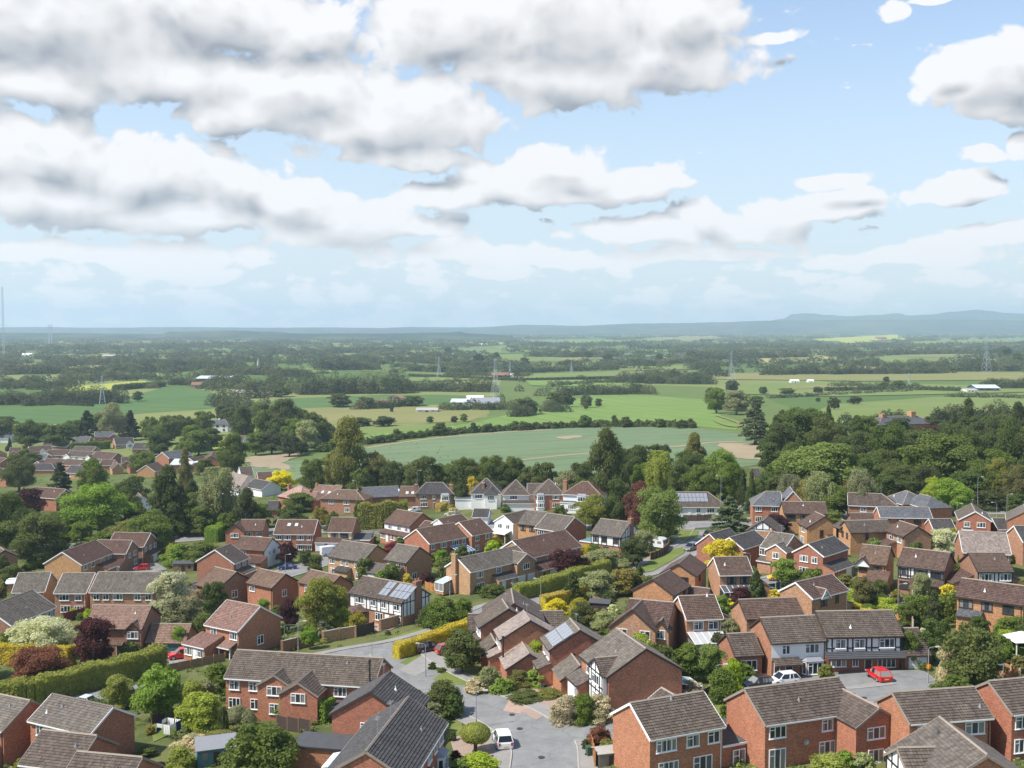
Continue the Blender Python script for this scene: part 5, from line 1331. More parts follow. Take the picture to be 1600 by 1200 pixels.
vil('the long low roof by the village hedge', 'long low dark roofed bungalow with pale gablet beside the village hedge', (72, 688), (112, 689), 9.0, 'taupe', 'brown', 'white', (('gw', 'N', 0.55, 3.0, 0.6, {'brick': 'render_white'}),), ridge=5.4)
vil('the orange ended bungalow', 'brown roofed bungalow with white edged orange end gable below the yellow shrub', (45, 698), (80, 696), 8.5, 'brown', 'orange', 'white', (('gw', 'P', 0.55, 3.2, 0.8, {'brick': 'render_white'}),))
vil('the bungalow with a white triangle gable', 'bungalow with big white framed triangular gable at its front', (76, 703), (110, 703), 8.5, 'brown', 'deep', 'white', (('gw', 'P', 0.08, 6.0, 1.6, {'win': ((0.5, 'l', 2.2),), 'brick': 'render_white'}), *ww('P', 'l', (0.5, 1.8), (0.8, 1.8))))
vil('the long white fronted bungalow', 'long bungalow with white front windows and pinkish patch on its roof', (114, 704.5), (148.5, 706), 8.5, 'taupe', 'render_white', 'white', (('gw', 'P', 0.0, 4.0, 1.0, {'brick': 'render_white'}), *ww('P', 'l', (0.4, 2.0), (0.75, 2.2))), bands=(('B', 0.1, 2.5, 'brick_red'),))
vil('the white fronted bungalow with brick end', 'white fronted bungalow with broad brick end gable, right end of its row', (151, 705), (184, 707.5), 9.5, 'brown', 'deep', 'white', (('gw', 'P', 0.0, 4.0, 1.0, {'brick': 'render_white'}), *ww('P', 'l', (0.4, 2.2), (0.75, 2.2))), ridge=5.6)
vil('the bungalow behind the round tree', 'brown roofed bungalow with small red gable behind the round roadside tree', (73, 716), (103, 718), 8.5, 'brown', 'red', 'white', (('gw', 'P', 0.0, 5.0, 1.6),))
vil('the bungalow behind the pine', 'brown roofed bungalow with pale eaves half hidden by a dark pine', (105, 717), (133, 719), 8.5, 'brown', 'red', 'white', (('gw', 'P', 0.05, 3.0, 0.5),))
vil('the brick ended bungalow by the green tree', 'bungalow with white edged brick gable just right of a leafy tree', (160, 718), (179, 718), 8.5, 'brown', 'red', 'white', ())
vil('the brown hipped bungalow', 'brown hipped bungalow with two white windows in the far village', (216, 719.5), (225, 719), 9.0, 'red', 'red', 'white', (*ww('P', 'l', (0.45, 1.6), (0.85, 1.8)), ('box', -11.0, 1.0, 5.0, 7.0, 2.6, 5.0, 'y', {'brick': 'orange'})), hip=(4.5, 6.0), eave=3.0, ridge=5.6)
vil('the small hipped bungalow', 'small hipped bungalow with white gutter left of the dark pine', (60, 724), (80, 724), 9.0, 'dark', 'orange', 'white', (), hip=(4.0, 4.0), ridge=5.2)
vil('the orange gable at the left edge', 'bungalow with bright orange gable cut by the left edge, behind the round tree', (-2, 729), (-30, 722), 9.0, 'dark', 'orange', 'white', (('w', 'A', 0.4, 'l', 1.6),), ridge=6.0)
vil('the second dark gable at the left edge', 'bungalow with dark red gable at the left edge above the orange one', (10, 716), (-20, 712), 8.5, 'brown', 'deep', 'white')
vil('the top orange gable at the left edge', 'bungalow with orange gable at the left edge, topmost of three', (-1, 703), (-25, 700), 8.5, 'brown', 'orange', 'white')
vil('the twin gabled dark bungalow', 'brown roofed bungalow with pale verge standing between two orange gables', (16, 699.5), (34, 699), 9.0, 'brown', 'orange', 'white', (('gw', 'P', 0.4, 4.0, 1.0),))
vil('the pale walled house at the left edge', 'pale walled house with grey roof at the left edge beside a dark conifer', (-8, 677), (20, 677), 9.0, 'slate', 'render_white', 'white', (), eave=3.0, ridge=5.6)
vil('the brick house in the big tree gap', 'brick house with white edged gables and front window between large dark trees', (54, 761), (102.5, 764.5), cw((54, 761), (102.5, 764.5), (119, 774)), 'red', 'red', 'white', (('gw', 'P', 0.36, 4.6, 1.2, {'win': ((0.5, 'u', 1.8),), 'eave': 4.6, 'ridge': 7.0}), ('w', 'P', 0.1, 'l', 1.6)), eave=4.9, ridge=7.5)
vil('the white gable behind the dark conifer', 'white gabled cottage with brick chimney half hidden by a dark conifer', (221, 775.6), (214, 768), 6.5, 'taupe', 'render_white', 'white', (('ch', 0.9, -1.5, 0.5, {'size': (0.35, 0.5), 'mat': 'brick_orange'}),), eave=4.4, ridge=6.8)
vil('the two storey block above the conifer', 'two storey brick block with grey roof and white gutter above the dark conifer', (254, 707), (290, 702.5), 9.0, 'slate', 'deep', 'white', (*ww('P', 'u', (0.2, 1.6), (0.5, 1.6), (0.8, 1.6)),), eave=4.9, ridge=7.4)
vil('the broad red gable with flat annexe', 'broad red brick gabled hall with pale flat roofed annexe in the far village', (329, 713), (334, 705), 12.0, 'red', 'red', 'dark', (('fl', 'N', 0.2, 1.3, 12.0, 3.6, {'roof': 'shed_metal'}),), eave=3.2, ridge=6.6, cat='hall', name='hall')
vil('the long grey hipped roof', 'large pale grey hipped roof low among trees at the village edge', (362, 738), (388, 744), 14.0, 'mauve', 'render_white', 'white', (), hip=(6.0, 6.0), eave=3.0, ridge=7.0)
vil('the white gabled house by the bend', 'white rendered house with white end gable at the village bend', (374, 730), (392.5, 729), 9.0, 'taupe', 'render_white', 'white', (('gw', 'P', -0.6, 5.0, 2.0),), eave=3.4, ridge=6.4)
vil('the steep white gable house', 'white house with steep sweeping gable and brick chimney by the yellow field', (384, 681), (358, 680), 9.5, 'taupe', 'render_white', 'white', (('ch', 0.5, 0.0, 0.6, {'size': (0.6, 0.6), 'mat': 'brick_brown'}),), eave=2.4, ridge=7.0)
vil('the dark roof by the flowering tree', 'brown roofed bungalow beside a pale flowering tree in the far village', (211, 692), (237, 692), 10.0, 'dark', 'brown', 'white', (), ridge=5.4)
vil('the white farmhouse among the trees', 'white farmhouse with grey hipped roof and chimney beside the trees', (333, 656), (352, 656), 9.0, 'slate', 'render_white', 'dark', (('ch', 0.5, 0.0, 1.0, {'size': (0.5, 0.6), 'mat': 'render_white'}), *ww('P', 'u', (0.2, 1.6), (0.5, 1.6), (0.8, 1.6)), *ww('P', 'l', (0.2, 1.6), (0.8, 1.6)), ('box', 10.0, 0.0, 6.0, 7.0, 4.0, 5.8, 'y', {'brick': 'render_white'})), hip=(3.0, 3.0), eave=5.0, ridge=7.8, frame='trim_dark')
vil('the slate roofed manor', 'large red brick manor with slate roof and tall chimneys above the wood', (1378, 651), (1430, 649.5), 14.0, 'slate', 'red', 'dark', (('ch', 0.22, 0.0, 1.2, {'size': (0.9, 1.4), 'mat': 'brick_orange'}), ('ch', 0.72, 0.0, 2.0, {'size': (1.2, 1.6), 'mat': 'brick_orange'}), ('ch', 1.0, 0.0, -0.5, {'size': (0.6, 0.8)}), ('w', 'P', 0.15, 'u', 1.8)), hip=(6.5, 6.5), eave=6.0, ridge=9.0, group='large houses')
for i_, (sd_, lb_, a_, b_, rf_, bk_) in enumerate([
 ('the bungalow low in the village', 'brown roofed bungalow with orange end wall lowest in the far village', (112, 727), (140, 729), 'dark', 'orange'),
 ('the grey bungalow by the pine', 'grey roofed bungalow just left of the dark spreading pine', (52, 709), (76, 710), 'slate', 'red'),
 ('the brown bungalow behind the long white one', 'brown roofed bungalow behind the long white fronted bungalow', (118, 697), (150, 698), 'taupe', 'pink'),
 ('the long dark roof above the hipped bungalow', 'long dark roof with brick end above the brown hipped bungalow', (190, 714), (218, 713), 'brown', 'red'),
 ('the orange ended row end', 'brown roofed house with bright orange end wall beside the two storey block', (228, 727), (246, 722), 'brown', 'orange'),
 ('the dark gabled house by the round tree', 'dark roofed house with pale verge left of the round roadside tree', (8, 741), (34, 738), 'brown', 'deep'),
 ('the slate bungalow by the tall pines', 'slate roofed bungalow at the back of the far village under tall pines', (118, 682), (142, 682), 'slate', 'brown'),
 ('the brown house near the steep white gable', 'brown roofed house between the farmhouse and the brick hall', (296, 716), (318, 712), 'red', 'red'),
 ('the brown roofs by the golden tree lane', 'brown roofed house along the lane left of the golden tree', (402, 738), (424, 737), 'red', 'red')]):
 vil(sd_, lb_, a_, b_, 8.5, rf_, bk_, 'white', (*ww('P', 'l', (0.25, 1.8), (0.7, 1.8)), *((('gw', 'P', 0.3, 4.0, 1.0),) if i_ % 2 else ())), eave=2.9, ridge=5.6)
vil('the small roof by the dark conifer column', 'small dark roofed lodge beside the column of dark conifers', (1176, 732), (1184, 732), 7.0, 'dark', 'brown', 'dark', (), ridge=4.6)

# ------------------------------------------------------------------ land
from mathutils.geometry import delaunay_2d_cdt
def in_poly(x, y, poly):
 c = False
 j = len(poly) - 1
 for i in range(len(poly)):
  xi, yi = poly[i]; xj, yj = poly[j]
  if (yi > y) != (yj > y) and x < (xj - xi) * (y - yi) / (yj - yi + 1e-12) + xi: c = not c
  j = i
 return c

def field_mat(name, cols, row=0.0, row_dir=0.0, rowamp=0.26):
 m, t, o = new_mat(name)
 wp = worldpos(t)
 n = t.noise(wp, 0.012, 6.0, 0.7); n2 = t.noise(wp, 0.07, 6.0, 0.75)
 c = t.mix(t.ramp(n, 0.35, 0.68), cols[0], cols[1])
 c = t.mix(t.math('MULTIPLY', t.ramp(n2, 0.5, 0.8), 0.6), c, cols[2])
 if row:
  x, y, z = t.sep(wp)
  s = t.math('ADD', t.math('MULTIPLY', x, math.cos(row_dir)), t.math('MULTIPLY', y, math.sin(row_dir)))
  wv = t.math('SINE', t.math('ADD', t.math('MULTIPLY', s, 2 * math.pi / row), t.math('MULTIPLY', n2, 2.0)))
  wv2 = t.ramp(t.math('ABSOLUTE', t.math('SUBTRACT', t.math('FRACT', t.math('DIVIDE', s, row * 4.0)), 0.5)), 0.44, 0.48)
  v = t.math('ADD', 1.0, t.math('ADD', t.math('MULTIPLY', wv, rowamp * 0.4), t.math('MULTIPLY', wv2, -rowamp)))
  c = hsv(t, c, v=v)
 principled(t, o, c, 0.95, 0.04)
 return m
field_mat('crop_teal', ((0.120, 0.172, 0.092), (0.145, 0.195, 0.108), (0.19, 0.195, 0.12)), 6.0, 1.45)
field_mat('crop_green', ((0.135, 0.215, 0.056), (0.165, 0.235, 0.07), (0.195, 0.22, 0.09)), 5.0, 0.25)
field_mat('crop_deep', ((0.078, 0.140, 0.050), (0.095, 0.155, 0.056), (0.115, 0.16, 0.068)), 7.0, 1.2)
field_mat('meadow', ((0.180, 0.188, 0.070), (0.215, 0.205, 0.085), (0.24, 0.20, 0.11)))
field_mat('pasture', ((0.140, 0.190, 0.058), (0.175, 0.205, 0.072), (0.195, 0.19, 0.09)))
field_mat('straw', ((0.30, 0.265, 0.10), (0.34, 0.29, 0.12), (0.30, 0.24, 0.12)))
field_mat('soil', ((0.27, 0.215, 0.145), (0.31, 0.25, 0.17), (0.17, 0.19, 0.105)))
field_mat('yellow_field', ((0.30, 0.33, 0.06), (0.34, 0.35, 0.08), (0.3, 0.3, 0.1)))

# the ground sheet: gardens near the camera, a patchwork of grass beyond
m_, t_, o_ = new_mat('ground')
wp_ = worldpos(t_)
gx, gy, gz_ = t_.sep(wp_)
n1, n2_, n3_ = t_.noise(wp_, 0.10, 5.0, 0.65), t_.noise(wp_, 0.9, 5.0, 0.7), t_.noise(wp_, 6.0, 3.0, 0.7)
near_c = t_.mix(t_.ramp(n1, 0.40, 0.62), (0.072, 0.094, 0.030), (0.125, 0.135, 0.050))
near_c = t_.mix(t_.math('MULTIPLY', t_.ramp(n2_, 0.52, 0.72), 0.75), near_c, (0.165, 0.135, 0.10))
near_c = hsv(t_, near_c, v=t_.math('ADD', 0.6, t_.math('MULTIPLY', n3_, 0.8)))
vo_ = t_.new('ShaderNodeTexVoronoi', feature='F1'); vo_.inputs['Scale'].default_value = 1.0
t_.l.new(t_.vmath('MULTIPLY', wp_, (0.0036, 0.0022, 0)), vo_.inputs['Vector'])
cell = t_.sep(vo_.outputs['Color'])
far_c = t_.mix(t_.ramp(cell[0], 0.2, 0.8, smooth=False), (0.085, 0.135, 0.040), (0.185, 0.205, 0.075))
far_c = t_.mix(t_.ramp(cell[1], 0.84, 0.90), far_c, (0.34, 0.285, 0.15))
far_c = hsv(t_, far_c, v=t_.math('ADD', 0.8, t_.math('MULTIPLY', t_.noise(wp_, 0.01, 5.0, 0.7), 0.4)))
principled(t_, o_, t_.mix(t_.ramp(gy, 380, 620), near_c, far_c), 0.95, 0.05)

xs = np.concatenate([-np.geomspace(22000, 420, 14), np.arange(-400, 401, 8.0), np.geomspace(420, 22000, 14)])
ys = np.concatenate([np.arange(-60, 640, 8.0), np.arange(648, 1500, 26.0), np.geomspace(1550, 21000, 14)])
gv = [(float(x), float(y), ground(x, y)) for y in ys for x in xs]
nx_ = len(xs)
gf = [(j * nx_ + i, j * nx_ + i + 1, (j + 1) * nx_ + i + 1, (j + 1) * nx_ + i) for j in range(len(ys) - 1) for i in range(nx_ - 1)]
me = bpy.data.meshes.new('ground'); me.from_pydata(gv, [], gf)
for p in me.polygons: p.use_smooth = True
g_o = link('ground', me, 'ground'); tag(g_o, kind='structure')

def drape(name, poly, mat, off, step=7.0):
 """a sheet of ground surface cut to an outline and laid on the land"""
 pts = [Vector((p[0], p[1])) for p in poly]
 dense = []
 for i, p in enumerate(pts):
  q = pts[(i + 1) % len(pts)]
  k = max(1, int((q - p).length / step))
  dense += [p.lerp(q, j / k) for j in range(k)]
 n = len(dense)
 x0, x1 = min(p.x for p in dense), max(p.x for p in dense); y0, y1 = min(p.y for p in dense), max(p.y for p in dense)
 outline = [(p.x, p.y) for p in pts]
 inner = []
 sx, sy = max(step, (x1 - x0) / 60), max(step, (y1 - y0) / 60)
 yy = y0 + sy / 2
 while yy < y1:
  xx = x0 + sx / 2
  while xx < x1:
   if in_poly(xx, yy, outline): inner.append(Vector((xx, yy)))
   xx += sx
  yy += sy
 vs, es, fs, *_ = delaunay_2d_cdt(dense + inner, [(i, (i + 1) % n) for i in range(n)], [list(range(n))], 1, 1e-4)
 me = bpy.data.meshes.new(name)
 fs2 = []
 for f in fs:
  a, b, c = [vs[i] for i in f[:3]]
  fs2.append(list(f) if (b - a).cross(c - a) > 0 else list(f)[::-1])
 me.from_pydata([(v.x, v.y, ground(v.x, v.y) + off) for v in vs], [], fs2)
 o = link(name, me, mat)
 return tag(o, kind='structure')
def dp(name, px, mat, off, step=7.0, rag=0.0):
 p = [at(*q) for q in px]
 if rag:                                                          # a worn, uneven edge
  rn = random.Random(len(px) + int(px[0][0]))
  out = []
  for a, b in zip(p, p[1:] + p[:1]):
   k = max(1, int((b - a).length / 4))
   out += [a.lerp(b, j / k) + Vector((rn.uniform(-rag, rag), rn.uniform(-rag, rag) * 2)) for j in range(k)]
  p = out
 return drape(name, p, mat, off, step)

def smooth_line(px, n=14):
 p = [at(*q) for q in px]
 out = []
 for i in range(len(p) - 1):
  a, b, c, d = p[max(i - 1, 0)], p[i], p[i + 1], p[min(i + 2, len(p) - 1)]
  for k in range(n):
   t = k / n
   out.append(0.5 * ((2 * b) + (c - a) * t + (2 * a - 5 * b + 4 * c - d) * t * t + (3 * b - a - 3 * c + d) * t ** 3))
 out.append(p[-1])
 return out
def offset_line(ln, d):
 out = []
 for i, p in enumerate(ln):
  t = (ln[min(i + 1, len(ln) - 1)] - ln[max(i - 1, 0)]).normalized()
  out.append(p + Vector((-t.y, t.x)) * d)
 return out
ROAD_LINES = []
CARR = []
def ribbon(name, ln, d0, d1, mat, off, thick=0.0, stop=None):
 a, b = offset_line(ln, d0), offset_line(ln, d1)
 mb = MB()
 for i in range(len(ln) - 1):
  q = [a[i], a[i + 1], b[i + 1], b[i]]
  if stop is not None and any(k != stop and near_line((q[0] + q[2]) / 2, l2, h2) for k, (l2, h2) in enumerate(CARR)): continue
  P3 = [Vector((p.x, p.y, ground(p.x, p.y) + off)) for p in q]
  if (P3[1] - P3[0]).cross(P3[3] - P3[0]).z < 0: P3 = P3[::-1]
  if thick: mb.hexa([p - Vector((0, 0, thick)) for p in P3] + P3)
  else: mb.face(P3)
 return tag(mb.build(name, mat), kind='structure')
def near_line(p, ln, h):
 for a, b in zip(ln, ln[1:]):
  ab = b - a; t = max(0.0, min(1.0, (p - a).dot(ab) / (ab.length_squared + 1e-9)))
  if (a + ab * t - p).length < h: return True
 return False
def road(px, width, pave=1.8, off=0.0, kerb=True):
 ln = smooth_line(px)
 ROAD_LINES.append((ln[::4] + [ln[-1]], width / 2 + pave)); CARR.append((ln, width / 2))
 return ln, width, pave, off, kerb, len(CARR) - 1
def build_road(ln, width, pave, off, kerb, k_):
 h = width / 2
 ribbon('road', ln, -h, h, 'asphalt', 0.05 + off)
 if pave:
  ribbon('pavement', ln, h + 0.13, h + pave, 'pavement', 0.12 + off * 0.5, 0, k_); ribbon('pavement', ln, -h - pave, -h - 0.13, 'pavement', 0.12 + off * 0.5, 0, k_)
  if kerb:
   ribbon('kerb', ln, h, h + 0.14, 'concrete', 0.165 + off, 0.14, k_); ribbon('kerb', ln, -h - 0.14, -h, 'concrete', 0.165 + off, 0.14, k_)
ra = road([(400, 1052), (452, 1042), (500, 1032), (552, 1021), (617, 1010), (665, 998), (705, 985), (740, 968), (775, 951), (830, 936), (900, 918), (960, 904), (1012, 890), (1050, 870), (1090, 846), (1104, 828)], 6.4, 2.0)
rb = road([(606, 1012), (640, 1044), (685, 1070), (742, 1096), (800, 1124), (845, 1160), (850, 1200), (845, 1270)], 7.0, 2.0, 0.012)
rc = road([(838, 1140), (900, 1146), (960, 1141), (1060, 1120), (1160, 1104), (1250, 1088), (1345, 1088), (1420, 1080)], 5.6, 1.6, 0.024)
rm = road([(-60, 866), (60, 858), (180, 850), (277, 842), (330, 838), (450, 830), (580, 824), (700, 822), (850, 821), (1000, 821), (1085, 821), (1200, 814), (1330, 806), (1450, 800), (1600, 797), (1750, 793)], 8.0, 2.2, 0.036)
rd = road([(590, 858), (540, 868), (490, 882), (450, 895), (405, 908)], 7.0, 1.6, 0.048)
re_ = road([(1120, 930), (1170, 915), (1215, 907), (1270, 893)], 6.0, 1.5, 0.048)
rf = road([(1400, 955), (1390, 935), (1360, 932)], 4.0, 0.0, 0.02)
rg = road([(-60, 1100), (20, 1106), (90, 1098), (150, 1088), (210, 1070)], 5.0, 0.0, 0.02)
for r_ in (ra, rb, rc, rm, rd, re_, rf, rg): build_road(*r_)
ra, rm = ra[0], rm[0]
def dashes(ln, d, step, length, w, off):
 mb = MB()
 acc = 0.0; on = True
 for i in range(len(ln) - 1):
  seg = ln[i + 1] - ln[i]
  t = seg.normalized(); nrm = Vector((-t.y, t.x))
  s = 0.0
  while s < seg.length:
   p = ln[i] + t * s + nrm * d
   e = p + t * min(length, seg.length - s)
   q = [p - nrm * w / 2, e - nrm * w / 2, e + nrm * w / 2, p + nrm * w / 2]
   mb.face([Vector((v.x, v.y, ground(v.x, v.y) + off)) for v in q])
   s += step
 return tag(mb.build('road_marking', 'white'), kind='structure')
dashes(rm, 0.0, 6.0, 3.0, 0.16, 0.098)
dashes(rm, 2.9, 4.0, 4.0, 0.12, 0.098)
dashes(ra[-50:-8], -1.1, 3.0, 3.0, 0.14, 0.062)
dashes(ra[-50:-8], -0.4, 3.0, 3.0, 0.14, 0.062)

# drives, forecourts, lawns
DRIVES = [('driveway', [(622, 1048), (660, 1024), (692, 1006), (712, 1012), (690, 1034), (650, 1058)], 'pavement'),
          ('driveway', [(786, 1112), (800, 1085), (832, 1066), (862, 1064), (866, 1080), (840, 1100), (812, 1116)], 'slab_pink'),
          ('driveway', [(812, 1112), (850, 1095), (880, 1080), (915, 1076), (920, 1098), (870, 1108), (838, 1126)], 'paving_pink'),
          ('driveway', [(702, 1152), (735, 1150), (790, 1148), (800, 1175), (745, 1186), (710, 1180)], 'paving_pink'),
          ('driveway', [(1338, 926), (1388, 930), (1392, 940), (1350, 945)], 'paving_pink'),
          ('forecourt', [(1200, 1056), (1300, 1050), (1442, 1048), (1478, 1072), (1400, 1094), (1300, 1098), (1210, 1078)], 'asphalt'),
          ('driveway', [(236, 1020), (300, 1016), (318, 1030), (270, 1040), (242, 1036)], 'pavement'),
          ('driveway', [(195, 884), (245, 880), (262, 890), (225, 898), (195, 896)], 'asphalt'),
          ('driveway', [(500, 858), (530, 852), (540, 868), (505, 874)], 'pavement'),
          ('driveway', [(1505, 850), (1520, 860), (1500, 880), (1488, 868)], 'pavement'),
          ('driveway', [(1568, 822), (1590, 824), (1586, 866), (1566, 866)], 'pavement'),
          ('patio', [(960, 985), (1000, 1000), (985, 1012), (945, 1000)], 'slab_pink'),
          ('patio', [(925, 945), (958, 950), (950, 962), (915, 958)], 'slab_pink'),
          ('patio', [(1050, 995), (1125, 1000), (1130, 1010), (1052, 1008)], 'pavement'),
          ('patio', [(560, 975), (640, 972), (610, 985), (560, 990)], 'slab_pink')]
LAWNS = [[(442, 1004), (470, 986), (515, 984), (520, 996), (470, 1010)], [(625, 1036), (650, 1022), (664, 1026), (640, 1042)], [(672, 1046), (690, 1030), (715, 1026), (722, 1034), (690, 1048)],
         [(676, 1062), (700, 1046), (745, 1046), (765, 1056), (735, 1072), (700, 1070)], [(700, 1128), (720, 1126), (728, 1158), (702, 1158)], [(900, 1160), (925, 1152), (932, 1190), (905, 1200)],
         [(985, 899), (1010, 880), (1050, 859), (1072, 855), (1070, 864), (1048, 878), (1020, 893)], [(1058, 842), (1064, 828), (1092, 830), (1090, 838), (1072, 846)],
         [(235, 1135), (255, 1125), (262, 1150), (240, 1160)], [(430, 1155), (455, 1150), (462, 1172), (430, 1172)], [(205, 892), (230, 886), (252, 890), (235, 897)], [(455, 877), (485, 872), (492, 880), (465, 886)],
         [(700, 921), (740, 912), (765, 921), (730, 928)], [(1180, 905), (1210, 897), (1218, 903), (1190, 912)], [(1310, 935), (1335, 925), (1345, 942), (1325, 948)], [(1560, 1010), (1600, 1005), (1600, 1028), (1565, 1026)],
         [(1340, 1135), (1366, 1130), (1362, 1180), (1340, 1180)], [(600, 1000), (645, 985), (705, 970), (730, 962), (735, 966), (660, 988), (612, 1002)],
         [(540, 1175), (500, 1165), (470, 1180), (480, 1215), (520, 1215)], [(60, 1045), (115, 1045), (140, 1060), (90, 1072), (40, 1075)], [(1085, 1080), (1125, 1072), (1140, 1110), (1125, 1135)]]
for i, (n_, px, mt) in enumerate(DRIVES): dp(n_, px, mt, 0.085 + 0.002 * i, 4.0)
for i, px in enumerate(LAWNS): dp('lawn', px, 'lawn', 0.075 + 0.0012 * i if i not in (6, 7) else 0.14, 4.0)

# drain covers
for x_, y_ in ((700, 1080), (812, 1140), (846, 1185), (690, 992), (800, 1118), (1350, 1092), (1075, 856)):
 p = at(x_, y_); mb = MB(); mb.tube([(0, 0, 0), (0, 0, 0.02)], [0.36, 0.36], 14)
 tag(mb.build('drain_cover_surface', 'trim_dark', None, (p.x, p.y, ground(p.x, p.y) + 0.13)), kind='structure')
# fields
FIELDS = [('crop_green', [(560, 690), (700, 674), (790, 668), (850, 665), (950, 663), (1050, 664), (1090, 666), (1150, 672), (1160, 662), (1130, 652), (1096, 624), (1000, 617), (920, 618), (870, 633), (830, 641), (790, 649), (740, 661), (650, 672), (560, 680)]),
          ('crop_teal', [(380, 745), (395, 722), (470, 720), (520, 712), (575, 699), (640, 689), (720, 679), (800, 673), (900, 668), (1000, 667), (1090, 670), (1150, 677), (1190, 690), (1220, 700), (1210, 722), (1100, 740), (900, 750), (760, 756), (600, 756), (480, 752)]),
          ('meadow', [(470, 640), (560, 635), (660, 637), (760, 641), (766, 646), (735, 658), (560, 664), (480, 662)]),
          ('pasture', [(560, 680), (560, 667), (735, 660), (650, 672)]),
          ('crop_deep', [(420, 631), (430, 624), (600, 617), (690, 617), (770, 620), (700, 632), (560, 634), (470, 638)]),
          ('crop_deep', [(-80, 640), (60, 636), (200, 620), (255, 606), (310, 607), (372, 628), (330, 639), (220, 646), (120, 663), (-80, 660)]),
          ('yellow_field', [(95, 606), (220, 595), (250, 598), (240, 604), (170, 609), (100, 611)]),
          ('straw', [(-80, 661), (120, 664), (112, 671), (-80, 672)]),
          ('yellow_field', [(318, 688), (400, 684), (404, 698), (326, 702)]),
          ('pasture', [(1180, 690), (1230, 668), (1300, 632), (1450, 621), (1600, 614), (1760, 612), (1760, 652), (1500, 660), (1350, 662), (1260, 690)]),
          ('pasture', [(1140, 601), (1300, 597), (1600, 605), (1700, 606), (1700, 611), (1450, 617), (1300, 620), (1150, 616)]),
          ('meadow', [(1110, 584), (1350, 581), (1700, 583), (1700, 593), (1350, 596), (1120, 593)]),
          ('pasture', [(1370, 556), (1500, 553), (1505, 568), (1380, 570)]), ('pasture', [(630, 591), (760, 587), (960, 581), (962, 588), (800, 592), (640, 597)]),
          ('crop_green', [(820, 594), (960, 594), (1005, 600), (960, 606), (830, 603)]), ('pasture', [(935, 603), (1005, 598), (1010, 606), (945, 610)]),
          ('meadow', [(760, 556), (880, 552), (960, 556), (900, 566), (780, 566)]), ('straw', [(1180, 560), (1290, 556), (1300, 562), (1190, 568)]), ('pasture', [(700, 545), (790, 540), (800, 549), (720, 553)]),
          ('straw', [(830, 532), (950, 529), (960, 537), (900, 539), (840, 538)]), ('meadow', [(1000, 529), (1120, 525), (1130, 530), (1010, 534)]), ('yellow_field', [(1270, 530), (1400, 523), (1420, 530), (1290, 540)]),
          ('pasture', [(1420, 535), (1600, 528), (1650, 534), (1450, 543)]), ('pasture', [(420, 575), (515, 576), (520, 582), (430, 585)]), ('straw', [(1390, 540), (1440, 537), (1440, 541), (1395, 544)]),
          ('meadow', [(0, 574), (70, 569), (90, 574), (10, 580)]), ('pasture', [(960, 574), (1100, 570), (1105, 577), (970, 580)]), ('meadow', [(1225, 604), (1340, 601), (1345, 606), (1230, 609)])]
rnd = random.Random(5)
for k in range(70):
 fy = rnd.uniform(519, 560); fx = rnd.uniform(-60, 1600); fw = rnd.uniform(50, 190); fh = 1.0 + (fy - 515) * 0.10 * rnd.uniform(0.6, 1.3)
 if fx < 600 and rnd.random() < 0.6: continue
 FIELDS.append((rnd.choice(['pasture', 'pasture', 'meadow', 'crop_green', 'crop_deep', 'straw', 'pasture', 'crop_teal']), [(fx, fy), (fx + fw, fy - rnd.uniform(0, 2)), (fx + fw * 1.05, fy + fh), (fx + fw * 0.1, fy + fh + 1)]))
for i, (mt, px) in enumerate(FIELDS):
 dp('field', px, mt, (0.10 if i < 10 else 0.5) + 0.012 * i, 16.0 if i < 13 else 200.0)
def track(px, w, mat='soil', off=0.2):
 ln = smooth_line(px, 8)
 ribbon('farm_track', ln, -w / 2, w / 2, mat, off)
track([(572, 700), (640, 690), (700, 683), (760, 678), (800, 675), (862, 672)], 5.0)
track([(790, 722), (815, 719), (860, 714), (915, 709), (965, 705), (1005, 701), (1060, 698), (1110, 692), (1160, 690)], 4.5)
for px in ([(372, 716), (430, 708), (476, 711), (442, 722), (456, 736), (400, 730)], [(1118, 692), (1165, 694), (1200, 694), (1222, 702), (1216, 722), (1165, 719), (1130, 706)], [(868, 683), (905, 681), (912, 684), (880, 687)]):
 dp('bare_soil', px, 'soil', 0.24, 12.0, 1.6)
track([(1118, 658), (1130, 664), (1150, 668), (1155, 662), (1120, 650)], 3.0, 'meadow', 0.6)

# hills on the horizon
def hill(px, dist, back, base):
 """a long ridge: skyline heights at the given distance, falling away to the plain on both sides"""
 v, f = [], []
 rows = [(-0.16, 0.0), (-0.10, 0.30), (-0.05, 0.62), (-0.02, 0.88), (0.0, 1.0), (0.04, 0.9), (0.10, 0.5), (back, 0.0)]
 rn = random.Random(int(dist))
 pts = []
 for (a, b), (c, d) in zip(px, px[1:]):
  for k in range(12):
   t = k / 12; s = t * t * (3 - 2 * t)
   pts.append((a + (c - a) * t, b + (d - b) * s + rn.uniform(-0.22, 0.22)))
 pts.append(px[-1])
 for (x_, y_) in pts:
  for off_, hf in rows:
   Y = dist * (1 + off_)
   z = CAM_H + (511.0 - y_) / FPX * dist
   v.append(((x_ - 800) / FPX * Y, Y, base + (z - base) * max(0.0, hf + (rn.uniform(-0.06, 0.06) if 0 < hf < 1 else 0))))
 n = len(rows)
 for i in range(len(pts) - 1):
  for j in range(n - 1): f.append((i * n + j, (i + 1) * n + j, (i + 1) * n + j + 1, i * n + j + 1))
 me = bpy.data.meshes.new('hills'); me.from_pydata(v, [], f)
 for p in me.polygons: p.use_smooth = True
 return tag(link('hills', me, 'hill'), kind='structure')
m_, t_, o_ = new_mat('hill')
wp_ = worldpos(t_)
a_ = t_.noise(t_.vmath('MULTIPLY', wp_, (1, 0.6, 2.0)), 0.004, 6.0, 0.65)
